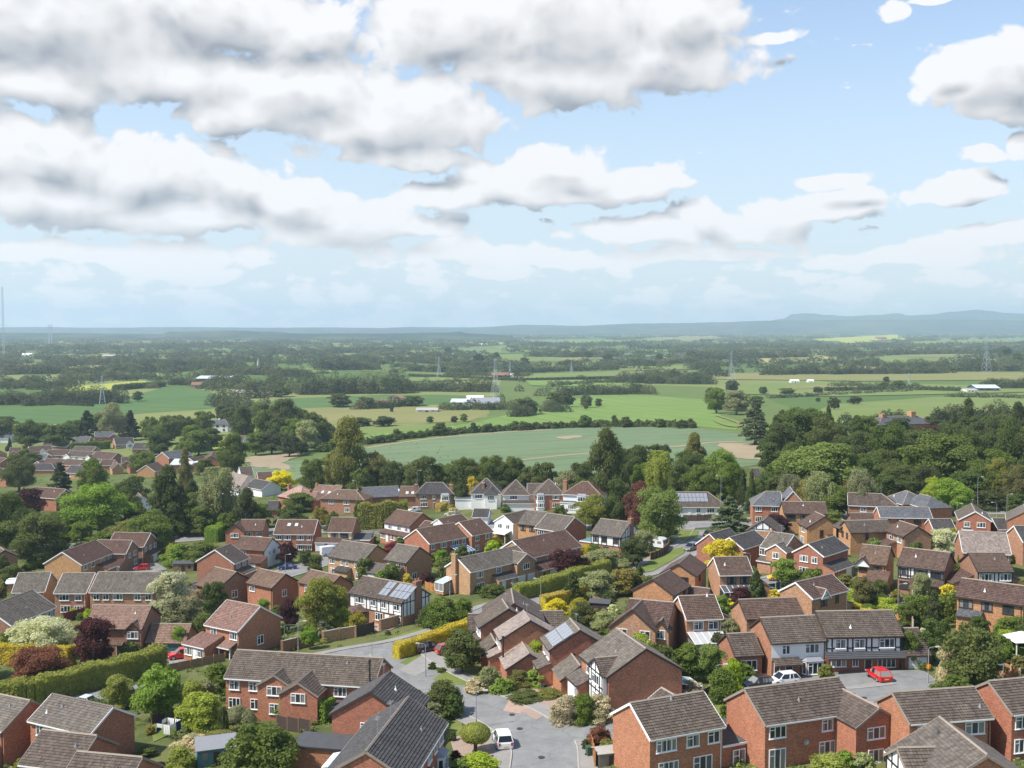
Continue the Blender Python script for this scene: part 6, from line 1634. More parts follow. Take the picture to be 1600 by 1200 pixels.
principled(t_, o_, t_.mix(t_.ramp(a_, 0.42, 0.60), (0.020, 0.034, 0.024), (0.060, 0.080, 0.045)), 0.95, 0.03)
hill([(-900, 512), (-300, 511), (0, 511.5), (60, 510.8), (150, 512), (280, 511), (420, 512), (500, 511.5), (600, 512.5), (640, 511), (740, 511.5), (820, 507.5), (860, 508), (900, 509), (1000, 505.5), (1060, 505), (1120, 503.5), (1200, 501), (1300, 500), (1420, 499), (1600, 500), (1900, 505), (2500, 511)], 11500.0, 0.2, -8)
hill([(1130, 510), (1190, 503), (1222, 498), (1238, 491), (1255, 489.5), (1270, 490), (1290, 492), (1325, 494), (1370, 492), (1400, 489.5), (1420, 493), (1450, 491.5), (1490, 487), (1525, 484.2), (1545, 486), (1570, 489), (1600, 490), (1680, 496), (1900, 508)], 14500.0, 0.2, -8)
hill([(-400, 521), (40, 520), (250, 522), (265, 518.5), (360, 516.5), (420, 518), (470, 521), (600, 521), (690, 519.5), (720, 518.5), (735, 521), (800, 524)], 6200.0, 0.25, -8)

# ------------------------------------------------------------------ vegetation
class Leaves:
 """many small leaf faces collected with numpy"""
 def __init__(s): s.q = []
 def add(s, pts, nrm, size, rng, jit=0.55):
  n = len(pts)
  d = nrm + rng.normal(0, jit, (n, 3))
  d /= np.linalg.norm(d, axis=1)[:, None] + 1e-9
  r = rng.normal(0, 1, (n, 3))
  a = np.cross(d, r); a /= np.linalg.norm(a, axis=1)[:, None] + 1e-9
  b = np.cross(d, a)
  sz = (size * rng.uniform(0.6, 1.25, n))[:, None]
  l = 0.5 * sz * rng.uniform(0.9, 1.5, (n, 1)); w = 0.5 * sz
  s.q.append(np.stack([pts - a * l, pts + b * w, pts + a * l, pts - b * w], axis=1))
 def mesh(s, name, extra_v=None, extra_f=None):
  q = np.concatenate(s.q, axis=0)
  n = len(q)
  v = q.reshape(-1, 3)
  f = np.arange(n * 4).reshape(n, 4)
  return quads_mesh(name, v, f)

def quads_mesh(name, v, f):
 me = bpy.data.meshes.new(name)
 me.vertices.add(len(v)); me.vertices.foreach_set('co', np.asarray(v, dtype=np.float32).ravel())
 me.loops.add(f.size); me.loops.foreach_set('vertex_index', f.astype(np.int32).ravel())
 me.polygons.add(len(f)); me.polygons.foreach_set('loop_start', np.arange(0, f.size, f.shape[1], dtype=np.int32))
 me.polygons.foreach_set('loop_total', np.full(len(f), f.shape[1], dtype=np.int32))
 me.update(calc_edges=True)
 return me

def sphere_pts(rng, n, upper=None):
 p = rng.normal(0, 1, (n, 3)); p /= np.linalg.norm(p, axis=1)[:, None]
 if upper is not None: p[:, 2] = np.where(p[:, 2] < upper, -p[:, 2] * 0.6, p[:, 2])
 return p

def crown_mesh(shape, n, leaf, seed):
 """leafy crown in a unit box: x, y within 0.5, z from 0 to 1"""
 rng = np.random.default_rng(seed)
 L = Leaves()
 def prof(z):
  if shape == 'round': return 0.5 * np.clip(1 - np.abs((z - 0.47) / 0.53) ** 2.3, 0, 1) ** 0.5
  if shape == 'dome': return 0.5 * np.sqrt(np.clip(1 - (z / 1.0) ** 2.2, 0, 1)) * (0.88 + 0.12 * np.minimum(1, z * 4))
  if shape == 'tall': return 0.5 * np.clip(np.sin(np.pi * np.clip(z, 0, 1) ** 0.85), 0, 1) ** 0.55 * (1.0 - 0.22 * z)
  if shape == 'cone': return 0.5 * (1 - z) ** 0.8 * np.minimum(1, 0.6 + z * 5)
  if shape == 'column': return 0.5 * np.clip(1 - z ** 5, 0, 1) * (0.85 + 0.15 * np.minimum(1, z * 5))
  if shape == 'broadcone': return 0.5 * np.clip(1 - z ** 1.7, 0, 1) ** 0.8 * np.minimum(1, 0.75 + z * 2)
  return 0.5 * np.sqrt(np.clip(1 - ((z - 0.5) / 0.5) ** 2, 0, 1))
 z0 = {'round': 0.04, 'tall': 0.03, 'weep': 0.05}.get(shape, 0.02)
 if shape == 'cedar':
  tiers = 13
  for k in range(tiers):
   zt = 0.08 + 0.90 * k / tiers
   R_ = 0.5 * (1 - zt ** 1.5) * rng.uniform(0.75, 1.0) + 0.03
   for b in range(int(6 + 4 * (1 - zt))):
    a = rng.uniform(0, 2 * np.pi); m = int(n / (tiers * 8))
    r = np.sqrt(rng.uniform(0.05, 1, m)) * R_ * rng.uniform(0.7, 1.1)
    aa = a + rng.normal(0, 0.22, m) * (0.4 / np.maximum(r, 0.08)) * 0.35
    p = np.stack([r * np.cos(aa), r * np.sin(aa), zt + 0.05 - 0.11 * r + rng.normal(0, 0.012, m)], 1)
    L.add(p, np.tile([0, 0, 1.0], (m, 1)), leaf, rng, 0.45)
  return L.mesh('crown')
 if shape == 'spiky':
  for h in range(7):
   c = np.array([rng.uniform(-.28, .28), rng.uniform(-.28, .28), rng.uniform(0.35, 0.75)])
   for k in range(n // 7):
    d = sphere_pts(rng, 1, -0.2)[0]
    t = np.linspace(0.05, 0.30, 3)
    for tt in t:
     L.add((c + d * tt + np.array([0, 0, -tt * tt * 0.8]))[None], d[None], leaf, rng, 0.3)
  return L.mesh('crown')
 if shape == 'topiary':
  m = n
  p = sphere_pts(rng, m)
  p = p * np.array([0.5, 0.5, 0.34]) * (1 + rng.normal(0, 0.02, (m, 1))) + np.array([0, 0, 0.66])
  p[:, 2] = np.where(p[:, 2] < 0.46, 0.46 + rng.normal(0, 0.02, m), p[:, 2])
  L.add(p, sphere_pts(rng, m) * 0.2 + (p - np.array([0, 0, 0.6])) / 0.5, leaf, rng, 0.4)
  return L.mesh('crown')
 K = {'round': 36, 'dome': 34, 'tall': 40, 'cone': 60, 'column': 46, 'broadcone': 52, 'weep': 46}.get(shape, 40)
 cs, rs = [], []
 while len(cs) < K:
  z = rng.uniform(z0, 0.97)
  R_ = prof(np.array(z))
  if rng.uniform(0, 0.5) > R_ + 0.06: continue
  a = rng.uniform(0, 2 * np.pi)
  rb = {'cone': 0.085, 'column': 0.10, 'broadcone': 0.11, 'weep': 0.12, 'dome': 0.15}.get(shape, 0.135) * rng.uniform(0.65, 1.45)
  rr = max(0.0, R_ - rb * 0.75) * math.sqrt(rng.uniform(0.25, 1.0)) if rng.random() < 0.35 else max(0.0, R_ - rb * rng.uniform(0.5, 0.95))
  zc = min(max(z, z0 + rb * 0.6), 1 - rb * 0.8)
  lob = 1.0 + 0.16 * math.sin(a * 2 + seed) + 0.10 * math.sin(a * 3 + z * 7 + seed * 2)
  cs.append((rr * lob * math.cos(a), rr * lob * math.sin(a), zc)); rs.append(rb)
 rs = np.array(rs); wgt = rs ** 2 / np.sum(rs ** 2)
 for c, rb, wg in zip(cs, rs, wgt):
  m = max(6, int(n * wg))
  p = sphere_pts(rng, m, -0.35 if shape != 'weep' else None)
  sc = np.array([1, 1, 0.82]) if shape not in ('weep', 'column') else np.array([0.8, 0.8, 1.6])
  rad = rb * rng.uniform(0.60, 1.15, (m, 1))
  pts = np.array(c) + p * rad * sc
  pts[:, 2] = np.clip(pts[:, 2], 0.0, 1.03)
  out = pts - np.array([0, 0, 0.45]); out /= np.linalg.norm(out, axis=1)[:, None] + 1e-6
  L.add(pts, p * 0.8 + out * 0.45, leaf, rng, 0.75)
 # a thinner fill of inner leaves
 m = n // 6
 z = rng.uniform(z0 + 0.05, 0.9, m); a = rng.uniform(0, 2 * np.pi, m)
 r = prof(z) * np.sqrt(rng.uniform(0, 0.55, m))
 L.add(np.stack([r * np.cos(a), r * np.sin(a), z], 1), sphere_pts(rng, m), leaf * 1.5, rng, 1.0)
 return L.mesh('crown')

CROWNS = {}
def crown(shape, size, var):
 """size class: s (bush), m (garden tree), l (big tree)"""
 key = (shape, size, var)
 if key not in CROWNS:
  n, leaf = {'s': (2300, 0.085), 'm': (7600, 0.042), 'l': (15000, 0.028)}[size]
  if shape in ('cedar',): n = int(n * 1.6)
  if shape == 'topiary': n = int(n * 0.8)
  CROWNS[key] = crown_mesh(shape, n, leaf, hash_(shape, size, var))
 return CROWNS[key]
def hash_(*a): return sum((i + 3) * ord(ch) * 31 ** (i % 3) for i, ch in enumerate(''.join(map(str, a)))) % 100003

TRUNKS = {}
def trunk_mesh(var, clear):
 key = (var, round(clear, 2))
 if key not in TRUNKS:
  rn = random.Random(var * 7 + 1)
  mb = MB()
  top = 0.72
  pts, x, y = [], 0, 0
  for k in range(6):
   pts.append((x, y, -0.03 + (top + 0.03) * k / 5)); x += rn.uniform(-0.02, 0.02); y += rn.uniform(-0.02, 0.02)
  mb.tube(pts, [0.050, 0.036, 0.031, 0.026, 0.018, 0.008], 7)
  for k in range(6):
   i = rn.choice([1, 2, 2, 3, 3]); b = Vector(pts[i]); a = rn.uniform(0, 6.28)
   if b.z < clear * 0.8: b = Vector(pts[2])
   e = b + Vector((math.cos(a) * rn.uniform(.2, .34), math.sin(a) * rn.uniform(.2, .34), rn.uniform(.16, .34)))
   m = (b + e) / 2 + Vector((0, 0, -0.03))
   mb.tube([b, m, e], [0.018, 0.012, 0.004], 5)
  TRUNKS[key] = mb.mesh('trunk')
 return TRUNKS[key]

PLANTS = []      # (object, kind words, x, y, screen x, screen y, group)
KINDS = {  # key: shape, leaf material, words, tree?, bark
 'green': ('round', 'mid', 'mid green rounded tree', 1), 'bright': ('round', 'bright', 'bright green leafy tree', 1), 'lime': ('round', 'lime', 'lime green tree', 1),
 'dark': ('round', 'dark', 'dark green broadleaf tree', 1), 'olive': ('round', 'olive', 'olive green tree', 1), 'tallgreen': ('tall', 'mid', 'tall narrow green tree', 1),
 'tallolive': ('tall', 'olive', 'tall olive green tree', 1), 'conifer': ('broadcone', 'dark', 'dark green conifer', 1), 'spire': ('cone', 'dark', 'pointed dark conifer', 1), 'pine': ('cedar', 'pine', 'dark spreading pine', 1),
 'cedar': ('cedar', 'bluegreen', 'spreading cedar', 1), 'column': ('column', 'dark', 'slim dark column conifer', 1), 'purple': ('round', 'purple', 'dark purple leaved tree', 1), 'copper': ('round', 'copper', 'copper brown leaved tree', 1),
 'yellow': ('round', 'yellow', 'golden yellow tree', 1), 'gold': ('round', 'gold', 'yellow green tree', 1), 'cream': ('round', 'cream', 'cream variegated tree', 1), 'birch': ('weep', 'pale', 'pale weeping birch', 1, 'bark_pale'),
 'willow': ('weep', 'lime', 'pale green willow', 1), 'pale': ('round', 'pale', 'pale grey green tree', 1), 'bronze': ('broadcone', 'olive', 'bronze tinged conifer', 1), 'yew': ('broadcone', 'olive', 'broad dark yew', 1),
 'bush': ('dome', 'mid', 'green bush', 0), 'bbush': ('dome', 'bright', 'bright green bush', 0), 'lbush': ('dome', 'lime', 'lime green bush', 0), 'dbush': ('dome', 'dark', 'dark green bush', 0), 'pbush': ('dome', 'purple', 'dark purple bush', 0),
 'gbush': ('dome', 'yellow', 'golden bush', 0), 'ybush': ('dome', 'gold', 'yellow green bush', 0), 'cbush': ('dome', 'cream', 'cream flowered bush', 0), 'fbush': ('dome', 'flower', 'bush dotted with pale flowers', 0), 'palebush': ('dome', 'pale', 'pale grey green bush', 0),
 'mbush': ('dome', 'maroon', 'maroon bush', 0), 'obush': ('dome', 'olive', 'olive green bush', 0), 'cubush': ('dome', 'copper', 'clipped reddish brown dome bush', 0), 'ball': ('round', 'lime', 'clipped lime green ball tree', 1), 'spiky': ('spiky', 'pale', 'spiky cabbage palm', 1)}
TSOLID = []
def plant(kind, px, yb, yt, wpx, label=None, group=None, size=None, world=None):
 spec = KINDS[kind]
 shape, leafm, words, tree = spec[:4]
 if world is None:
  p = at(px, yb)
  z = depth_of(p)
  H = max(0.5, (yb - yt) * z / FPX * 0.985); Wd = max(0.5, wpx * z / FPX)
 else:
  p = Vector(world[:2]); H, Wd = world[2:]
  z = depth_of(p)
 gz = ground(p.x, p.y)
 rn = random.Random(int(px * 13 + yb * 7))
 if size is None:
  s_ = max(H, Wd)
  size = 's' if s_ < 3.6 else 'm' if s_ < 8.5 else 'l'
  if s_ * FPX / z < 26: size = 's'
  elif s_ * FPX / z < 55 and size == 'l': size = 'm'
 var = rn.randrange(3 if size != 'l' else 4)
 cm = crown(shape, size, var)
 rz = rn.uniform(0, 6.28)
 if tree:
  e = empty('tree', (p.x, p.y, gz), rz)
  lift = {'round': 0.07, 'tall': 0.05, 'weep': 0.06, 'cedar': 0.05}.get(shape, 0.0) if Wd > 3 else 0.16 if shape == 'round' else 0.0
  c = link('crown', cm, 'leaf_' + leafm, e, (0, 0, H * lift))
  c.scale = (Wd, Wd, H * (1 - lift))
  tk = link('trunk', trunk_mesh(var, 0.2), spec[4] if len(spec) > 4 else 'bark', e)
  tw = min(Wd, H) * 1.0
  tk.scale = (tw, tw, H)
 else:
  e = link('bush', cm, 'leaf_' + leafm, None, (p.x, p.y, gz - 0.05), rz)
  e.scale = (Wd, Wd, H)
 if tree: e['category'] = 'tree'
 else: e['category'] = 'bush'
 if group: e['group'] = group
 PLANTS.append([e, words, p.x, p.y, *proj(p.x, p.y, gz + H / 2), label, H, Wd])
 TSOLID.append((p.x, p.y, Wd * 0.4))
 return e

T = plant
# near trees
T('bright', 247, 1122, 1038, 78); T('lime', 185, 1108, 1054, 46); T('lbush', 316, 1136, 1080, 78); T('column', 350, 1156, 1102, 17); T('spiky', 376, 1138, 1092, 46)
T('green', 405, 1222, 1128, 112); T('lbush', 285, 1206, 1164, 52); T('bush', 345, 1080, 1035, 60); T('palebush', 322, 1098, 1062, 40); T('obush', 345, 1160, 1140, 80); T('fbush', 300, 1172, 1148, 60); T('bush', 228, 1182, 1166, 40)
T('bush', 455, 1120, 1092, 70); T('lbush', 430, 1110, 1085, 50); T('bush', 500, 1126, 1102, 50); T('lime', 300, 1120, 1062, 42)
T('purple', 147, 1040, 964, 68); T('copper', 58, 1072, 1011, 90); T('cream', 64, 1030, 960, 98); T('cream', 268, 960, 893, 62); T('pale', 286, 992, 932, 62); T('dark', 335, 975, 908, 40); T('bush', 318, 995, 958, 46); T('bright', 280, 1015, 978, 24)
T('olive', 500, 992, 903, 72); T('purple', 452, 985, 935, 34); T('lime', 511, 962, 926, 28); T('ball', 533, 988, 945, 38); T('gold', 560, 990, 955, 32); T('palebush', 505, 996, 964, 30); T('bush', 435, 975, 945, 40); T('dbush', 480, 1000, 975, 30)
T('bush', 692, 982, 932, 62, size='m'); T('dbush', 672, 978, 940, 44); T('bush', 722, 968, 934, 40)
T('green', 723, 1052, 984, 62); T('bush', 690, 1118, 1062, 66, size='m'); T('dbush', 708, 1122, 1082, 36); T('palebush', 765, 1078, 1040, 44); T('fbush', 745, 1082, 1058, 40); T('bbush', 785, 1082, 1058, 40); T('obush', 815, 1072, 1045, 44); T('bbush', 838, 1072, 1045, 40)
T('lime', 838, 1052, 1000, 30); T('bush', 690, 1050, 1042, 16); T('dbush', 676, 1046, 1034, 14); T('bush', 820, 1094, 1080, 60); T('obush', 860, 1088, 1076, 50); T('lbush', 750, 1212, 1176, 70); T('bbush', 720, 1216, 1184, 40); T('pbush', 712, 1186, 1172, 18)
T('fbush', 888, 1130, 1086, 54, size='m'); T('fbush', 935, 1128, 1084, 56, size='m'); T('bush', 912, 1132, 1082, 40, size='m'); T('cubush', 936, 1170, 1134, 44, size='m'); T('dbush', 915, 1170, 1153, 14); T('dbush', 708, 1158, 1142, 14)
T('green', 1032, 1068, 1004, 56); T('green', 1075, 1066, 1006, 50); T('bright', 1110, 1066, 1006, 48); T('bush', 1128, 1098, 1042, 50); T('lbush', 1142, 1084, 1026, 40); T('obush', 1020, 1098, 1068, 54); T('lbush', 1048, 1090, 1062, 40); T('fbush', 1080, 1092, 1062, 50); T('pale', 1140, 1012, 966, 36); T('dark', 1122, 1020, 988, 30); T('bush', 990, 1082, 1060, 24)
T('bright', 1422, 1180, 1118, 62); T('lbush', 1300, 1218, 1180, 80); T('pale', 1350, 1216, 1176, 44); T('bright', 1322, 1216, 1172, 30); T('bush', 1132, 1140, 1098, 26); T('bright', 1330, 1098, 1082, 14)
T('green', 1518, 1076, 974, 94); T('dark', 1460, 1034, 966, 46); T('fbush', 1482, 1072, 1000, 40); T('bush', 1492, 1090, 1054, 64, size='m'); T('bush', 1420, 1040, 985, 40); T('bush', 1580, 1006, 962, 60, size='m'); T('lbush', 1575, 1018, 982, 44); T('obush', 1588, 1058, 1022, 40); T('bush', 1560, 1044, 1015, 40)
T('obush', 1290, 1062, 1036, 28); T('dbush', 1282, 1000, 986, 14)
# middle
T('purple', 888, 906, 858, 58); T('purple', 912, 900, 870, 22); T('pale', 945, 892, 858, 60); T('dark', 990, 884, 838, 44); T('gold', 972, 864, 842, 30); T('pale', 1006, 868, 828, 40); T('pale', 935, 935, 892, 62); T('bright', 908, 930, 905, 40); T('gold', 975, 930, 888, 48); T('obush', 1000, 925, 898, 36); T('gbush', 986, 918, 900, 14)
T('gbush', 868, 960, 934, 44); T('ybush', 905, 964, 934, 40); T('green', 910, 985, 940, 34); T('olive', 925, 985, 950, 28); T('pale', 945, 990, 952, 44); T('bush', 890, 985, 965, 30); T('bush', 958, 1005, 980, 40)
T('yellow', 1128, 894, 842, 52); T('pbush', 1103, 872, 855, 18); T('purple', 1158, 945, 916, 34); T('gbush', 1135, 952, 934, 30); T('ybush', 1182, 938, 916, 22); T('bright', 1226, 911, 872, 42); T('dbush', 1250, 904, 890, 30); T('bush', 1175, 900, 884, 22)
T('cedar', 1140, 842, 774, 80); T('bright', 1028, 850, 760, 76); T('bush', 1045, 838, 820, 30); T('copper', 1000, 832, 750, 50); T('dark', 968, 824, 746, 50); T('olive', 926, 826, 772, 56); T('bush', 876, 806, 788, 22)
T('bush', 770, 932, 912, 40); T('bush', 745, 926, 912, 26); T('mbush', 612, 862, 846, 30); T('dark', 478, 884, 858, 22); T('green', 493, 900, 866, 28); T('purple', 448, 882, 846, 30); T('yellow', 636, 918, 895, 16); T('bush', 728, 866, 854, 20); T('gbush', 716, 886, 872, 14); T('fbush', 708, 806, 792, 22); T('ybush', 705, 802, 788, 16)
T('bbush', 280, 884, 848, 54, size='m'); T('bush', 318, 886, 846, 60, size='m'); T('ybush', 268, 872, 848, 30); T('bbush', 60, 886, 860, 40); T('obush', 95, 872, 850, 30)
T('bush', 1372, 946, 904, 42, size='m'); T('pale', 1440, 940, 895, 36); T('olive', 1436, 960, 930, 30); T('obush', 1320, 918, 896, 30); T('green', 1340, 924, 904, 20); T('gbush', 1482, 945, 912, 34); T('obush', 1440, 962, 936, 60, size='m'); T('ybush', 1400, 940, 920, 20); T('fbush', 1440, 928, 918, 20); T('cream', 1472, 868, 826, 50); T('gold', 1488, 848, 824, 18); T('bright', 1374, 860, 836, 34); T('bright', 1303, 818, 796, 28); T('purple', 1214, 836, 804, 40); T('bush', 1502, 896, 866, 24); T('bush', 1570, 880, 856, 26); T('palebush', 1572, 922, 888, 16); T('bbush', 1330, 960, 946, 20); T('bush', 1355, 962, 944, 40)
T('olive', 1310, 870, 850, 20); T('dbush', 1228, 918, 905, 20); T('gbush', 1212, 934, 920, 24)
# belt between the estate and the fields
T('tallgreen', 948, 790, 664, 62); T('tallolive', 544, 772, 650, 62); T('olive', 590, 768, 704, 44); T('olive', 522, 764, 706, 44); T('green', 490, 776, 715, 44); T('dark', 613, 776, 718, 36); T('green', 660, 776, 711, 58); T('green', 720, 774, 712, 48); T('green', 768, 772, 710, 44); T('green', 802, 770, 712, 42); T('green', 850, 776, 722, 40); T('pale', 886, 782, 735, 40); T('bush', 905, 784, 745, 30)
T('yew', 1085, 752, 674, 52); T('willow', 1030, 786, 706, 50); T('green', 1060, 788, 716, 44); T('bright', 1125, 768, 698, 56); T('green', 1095, 794, 726, 56); T('spire', 1160, 800, 728, 26); T('spire', 1174, 802, 730, 24); T('dark', 1000, 770, 695, 50); T('dark', 1030, 740, 694, 40); T('bush', 1185, 782, 745, 30); T('dbush', 1200, 776, 735, 36); T('bush', 1140, 786, 768, 30)
T('yellow', 440, 766, 734, 42); T('green', 470, 800, 770, 50); T('dbush', 455, 822, 785, 54, size='m'); T('gold', 500, 826, 790, 26); T('bush', 520, 834, 798, 28); T('spire', 537, 800, 778, 14); T('conifer', 559, 826, 780, 20); T('gold', 785, 762, 745, 16); T('yellow', 738, 778, 744, 18); T('dark', 720, 792, 752, 28); T('bush', 790, 800, 786, 18); T('gbush', 652, 766, 752, 12)
T('conifer', 262, 838, 724, 80); T('birch', 340, 832, 732, 64); T('conifer', 386, 838, 760, 56); T('bright', 156, 838, 755, 96); T('green', 60, 884, 800, 92); T('dark', 15, 872, 768, 62); T('purple', 45, 812, 762, 46); T('green', 238, 866, 796, 78); T('olive', 200, 862, 812, 50); T('bush', 100, 846, 808, 50, size='m'); T('bush', 160, 862, 830, 60, size='m'); T('green', 300, 822, 770, 40); T('bright', 345, 834, 810, 50); T('dark', 5, 905, 866, 24); T('bush', 20, 910, 880, 40); T('obush', 130, 872, 846, 44); T('gold', 50, 812, 790, 20); T('dbush', 110, 826, 802, 30)
T('green', 30, 768, 708, 50); T('pine', 95, 790, 720, 50); T('green', 146, 788, 714, 48); T('dark', 205, 800, 742, 54); T('bronze', 290, 768, 698, 28); T('green', 366, 752, 676, 42); T('green', 222, 738, 704, 44); T('green', 310, 712, 672, 46); T('dark', 250, 712, 668, 40); T('green', 285, 722, 690, 30); T('pale', 240, 712, 688, 24); T('bush', 50, 728, 706, 34); T('bush', 40, 716, 700, 24); T('ybush', 43, 702, 692, 16)
T('dark', 45, 700, 655, 48); T('dark', 95, 702, 662, 52); T('pine', 137, 690, 640, 46); T('pine', 204, 688, 640, 38); T('pale', 175, 684, 628, 46); T('dark', 5, 690, 655, 36); T('green', 235, 690, 650, 34); T('green', 262, 694, 648, 40); T('dark', 290, 686, 650, 36); T('green', 318, 682, 642, 34); T('dark', 345, 658, 632, 20); T('dark', 380, 690, 632, 42); T('green', 412, 692, 640, 34); T('spire', 15, 700, 682, 8)
T('green', 446, 690, 622, 48); T('dark', 410, 676, 630, 34); T('green', 492, 700, 642, 44); T('pale', 480, 706, 656, 46); T('dark', 425, 710, 670, 40); T('dark', 452, 714, 676, 34); T('dark', 470, 710, 690, 24); T('bush', 505, 706, 690, 24); T('dark', 545, 680, 652, 30); T('green', 430, 660, 636, 40)
# the wood on the right
T('cedar', 1180, 695, 622, 60); T('green', 1120, 646, 606, 36); T('pale', 1150, 648, 610, 46); T('dark', 1255, 708, 636, 84); T('dark', 1225, 690, 640, 40); T('spire', 1294, 690, 626, 24); T('conifer', 1338, 706, 648, 40); T('dark', 1310, 710, 662, 40); T('dark', 1388, 752, 660, 62); T('bright', 1280, 768, 690, 128); T('green', 1238, 764, 700, 56); T('green', 1470, 772, 678, 116); T('green', 1430, 762, 700, 60); T('dark', 1500, 752, 660, 60); T('purple', 1466, 700, 664, 64); T('spire', 1512, 694, 616, 44); T('spire', 1490, 690, 640, 26); T('dark', 1456, 680, 650, 34); T('conifer', 1590, 700, 626, 46); T('dark', 1575, 752, 650, 60); T('dark', 1620, 760, 660, 60); T('dark', 1540, 720, 655, 50); T('olive', 1560, 790, 714, 40); T('olive', 1590, 796, 724, 44); T('green', 1530, 788, 716, 50); T('dark', 1510, 790, 735, 50); T('green', 1400, 778, 722, 60); T('dark', 1362, 770, 712, 50); T('birch', 1280, 812, 738, 48); T('birch', 1342, 812, 735, 54); T('gold', 1266, 808, 746, 42); T('green', 1305, 812, 752, 62); T('bright', 1486, 804, 746, 64); T('lime', 1462, 802, 744, 40); T('bush', 1240, 806, 770, 40); T('birch', 1232, 800, 742, 36); T('copper', 1330, 790, 746, 24); T('dark', 1420, 786, 742, 40); T('dbush', 1545, 796, 766, 60, size='m'); T('dbush', 1590, 800, 770, 50, size='m'); T('dark', 1430, 720, 672, 50); T('green', 1400, 700, 664, 44); T('dark', 1200, 738, 690, 36); T('bush', 1215, 752, 722, 44)
# single trees and hedgerow bushes out in the fields
for (x_, yb_, yt_, w_, k_) in [(215, 627, 611, 15, 'dark'), (50, 630, 620, 14, 'dark'), (867, 638, 612, 24, 'green'), (820, 648, 622, 38, 'dark'), (885, 636, 610, 24, 'dark'), (917, 637, 617, 20, 'green'), (935, 636, 622, 11, 'dark'), (915, 640, 628, 8, 'green'),
                               (672, 661, 650, 11, 'dark'), (710, 661, 650, 11, 'dark'), (725, 659, 646, 12, 'green'), (612, 644, 636, 6, 'dark'), (565, 666, 652, 34, 'dark'), (600, 666, 650, 34, 'dark'), (440, 620, 605, 30, 'dark'), (530, 636, 614, 36, 'dark'), (570, 638, 620, 30, 'dark'), (645, 634, 618, 34, 'dark'),
                               (1115, 630, 605, 26, 'dark'), (1145, 612, 594, 22, 'dark'), (1192, 616, 604, 14, 'dark'), (1303, 640, 620, 18, 'dark'), (1335, 632, 618, 22, 'dark'), (1230, 616, 606, 24, 'green'), (1278, 614, 604, 16, 'dark'), (1278, 628, 621, 8, 'dark'), (1180, 634, 618, 24, 'green'), (1385, 598, 588, 10, 'dark'), (1380, 608, 597, 16, 'dark'), (1405, 606, 594, 18, 'dark'),
                               (1570, 560, 540, 18, 'dark'), (1590, 568, 550, 14, 'dark'), (920, 560, 548, 14, 'dark'), (748, 570, 552, 18, 'dark'), (775, 562, 550, 12, 'dark'), (700, 554, 542, 12, 'dark'), (950, 566, 552, 16, 'dark'), (820, 572, 558, 14, 'dark'), (1030, 566, 552, 14, 'dark'), (1080, 562, 548, 16, 'dark')]:
 T(k_, x_, yb_, yt_, w_, size='s')
for i, x_ in enumerate([575, 590, 606, 622, 640, 656, 672, 690, 706, 724, 742, 760, 778, 806, 822, 836, 852, 870, 905, 914, 930, 944, 958, 978, 995, 1030, 1064, 1080]):
 yb_ = float(np.interp(x_, [575, 640, 760, 860, 950, 1080], [694, 684, 674, 669, 666, 668]))
 h_ = [10, 13, 9, 12, 15, 11, 8, 14, 10][i % 9]
 T('dbush' if i % 3 else 'bush', x_ + (i * 5) % 7 - 3, yb_ + (i % 3) * 0.7, yb_ - h_ * (0.7 + 0.25 * (i % 4)), 12 + (i * 7) % 17, size='s', group='bushes of the field hedgerow')

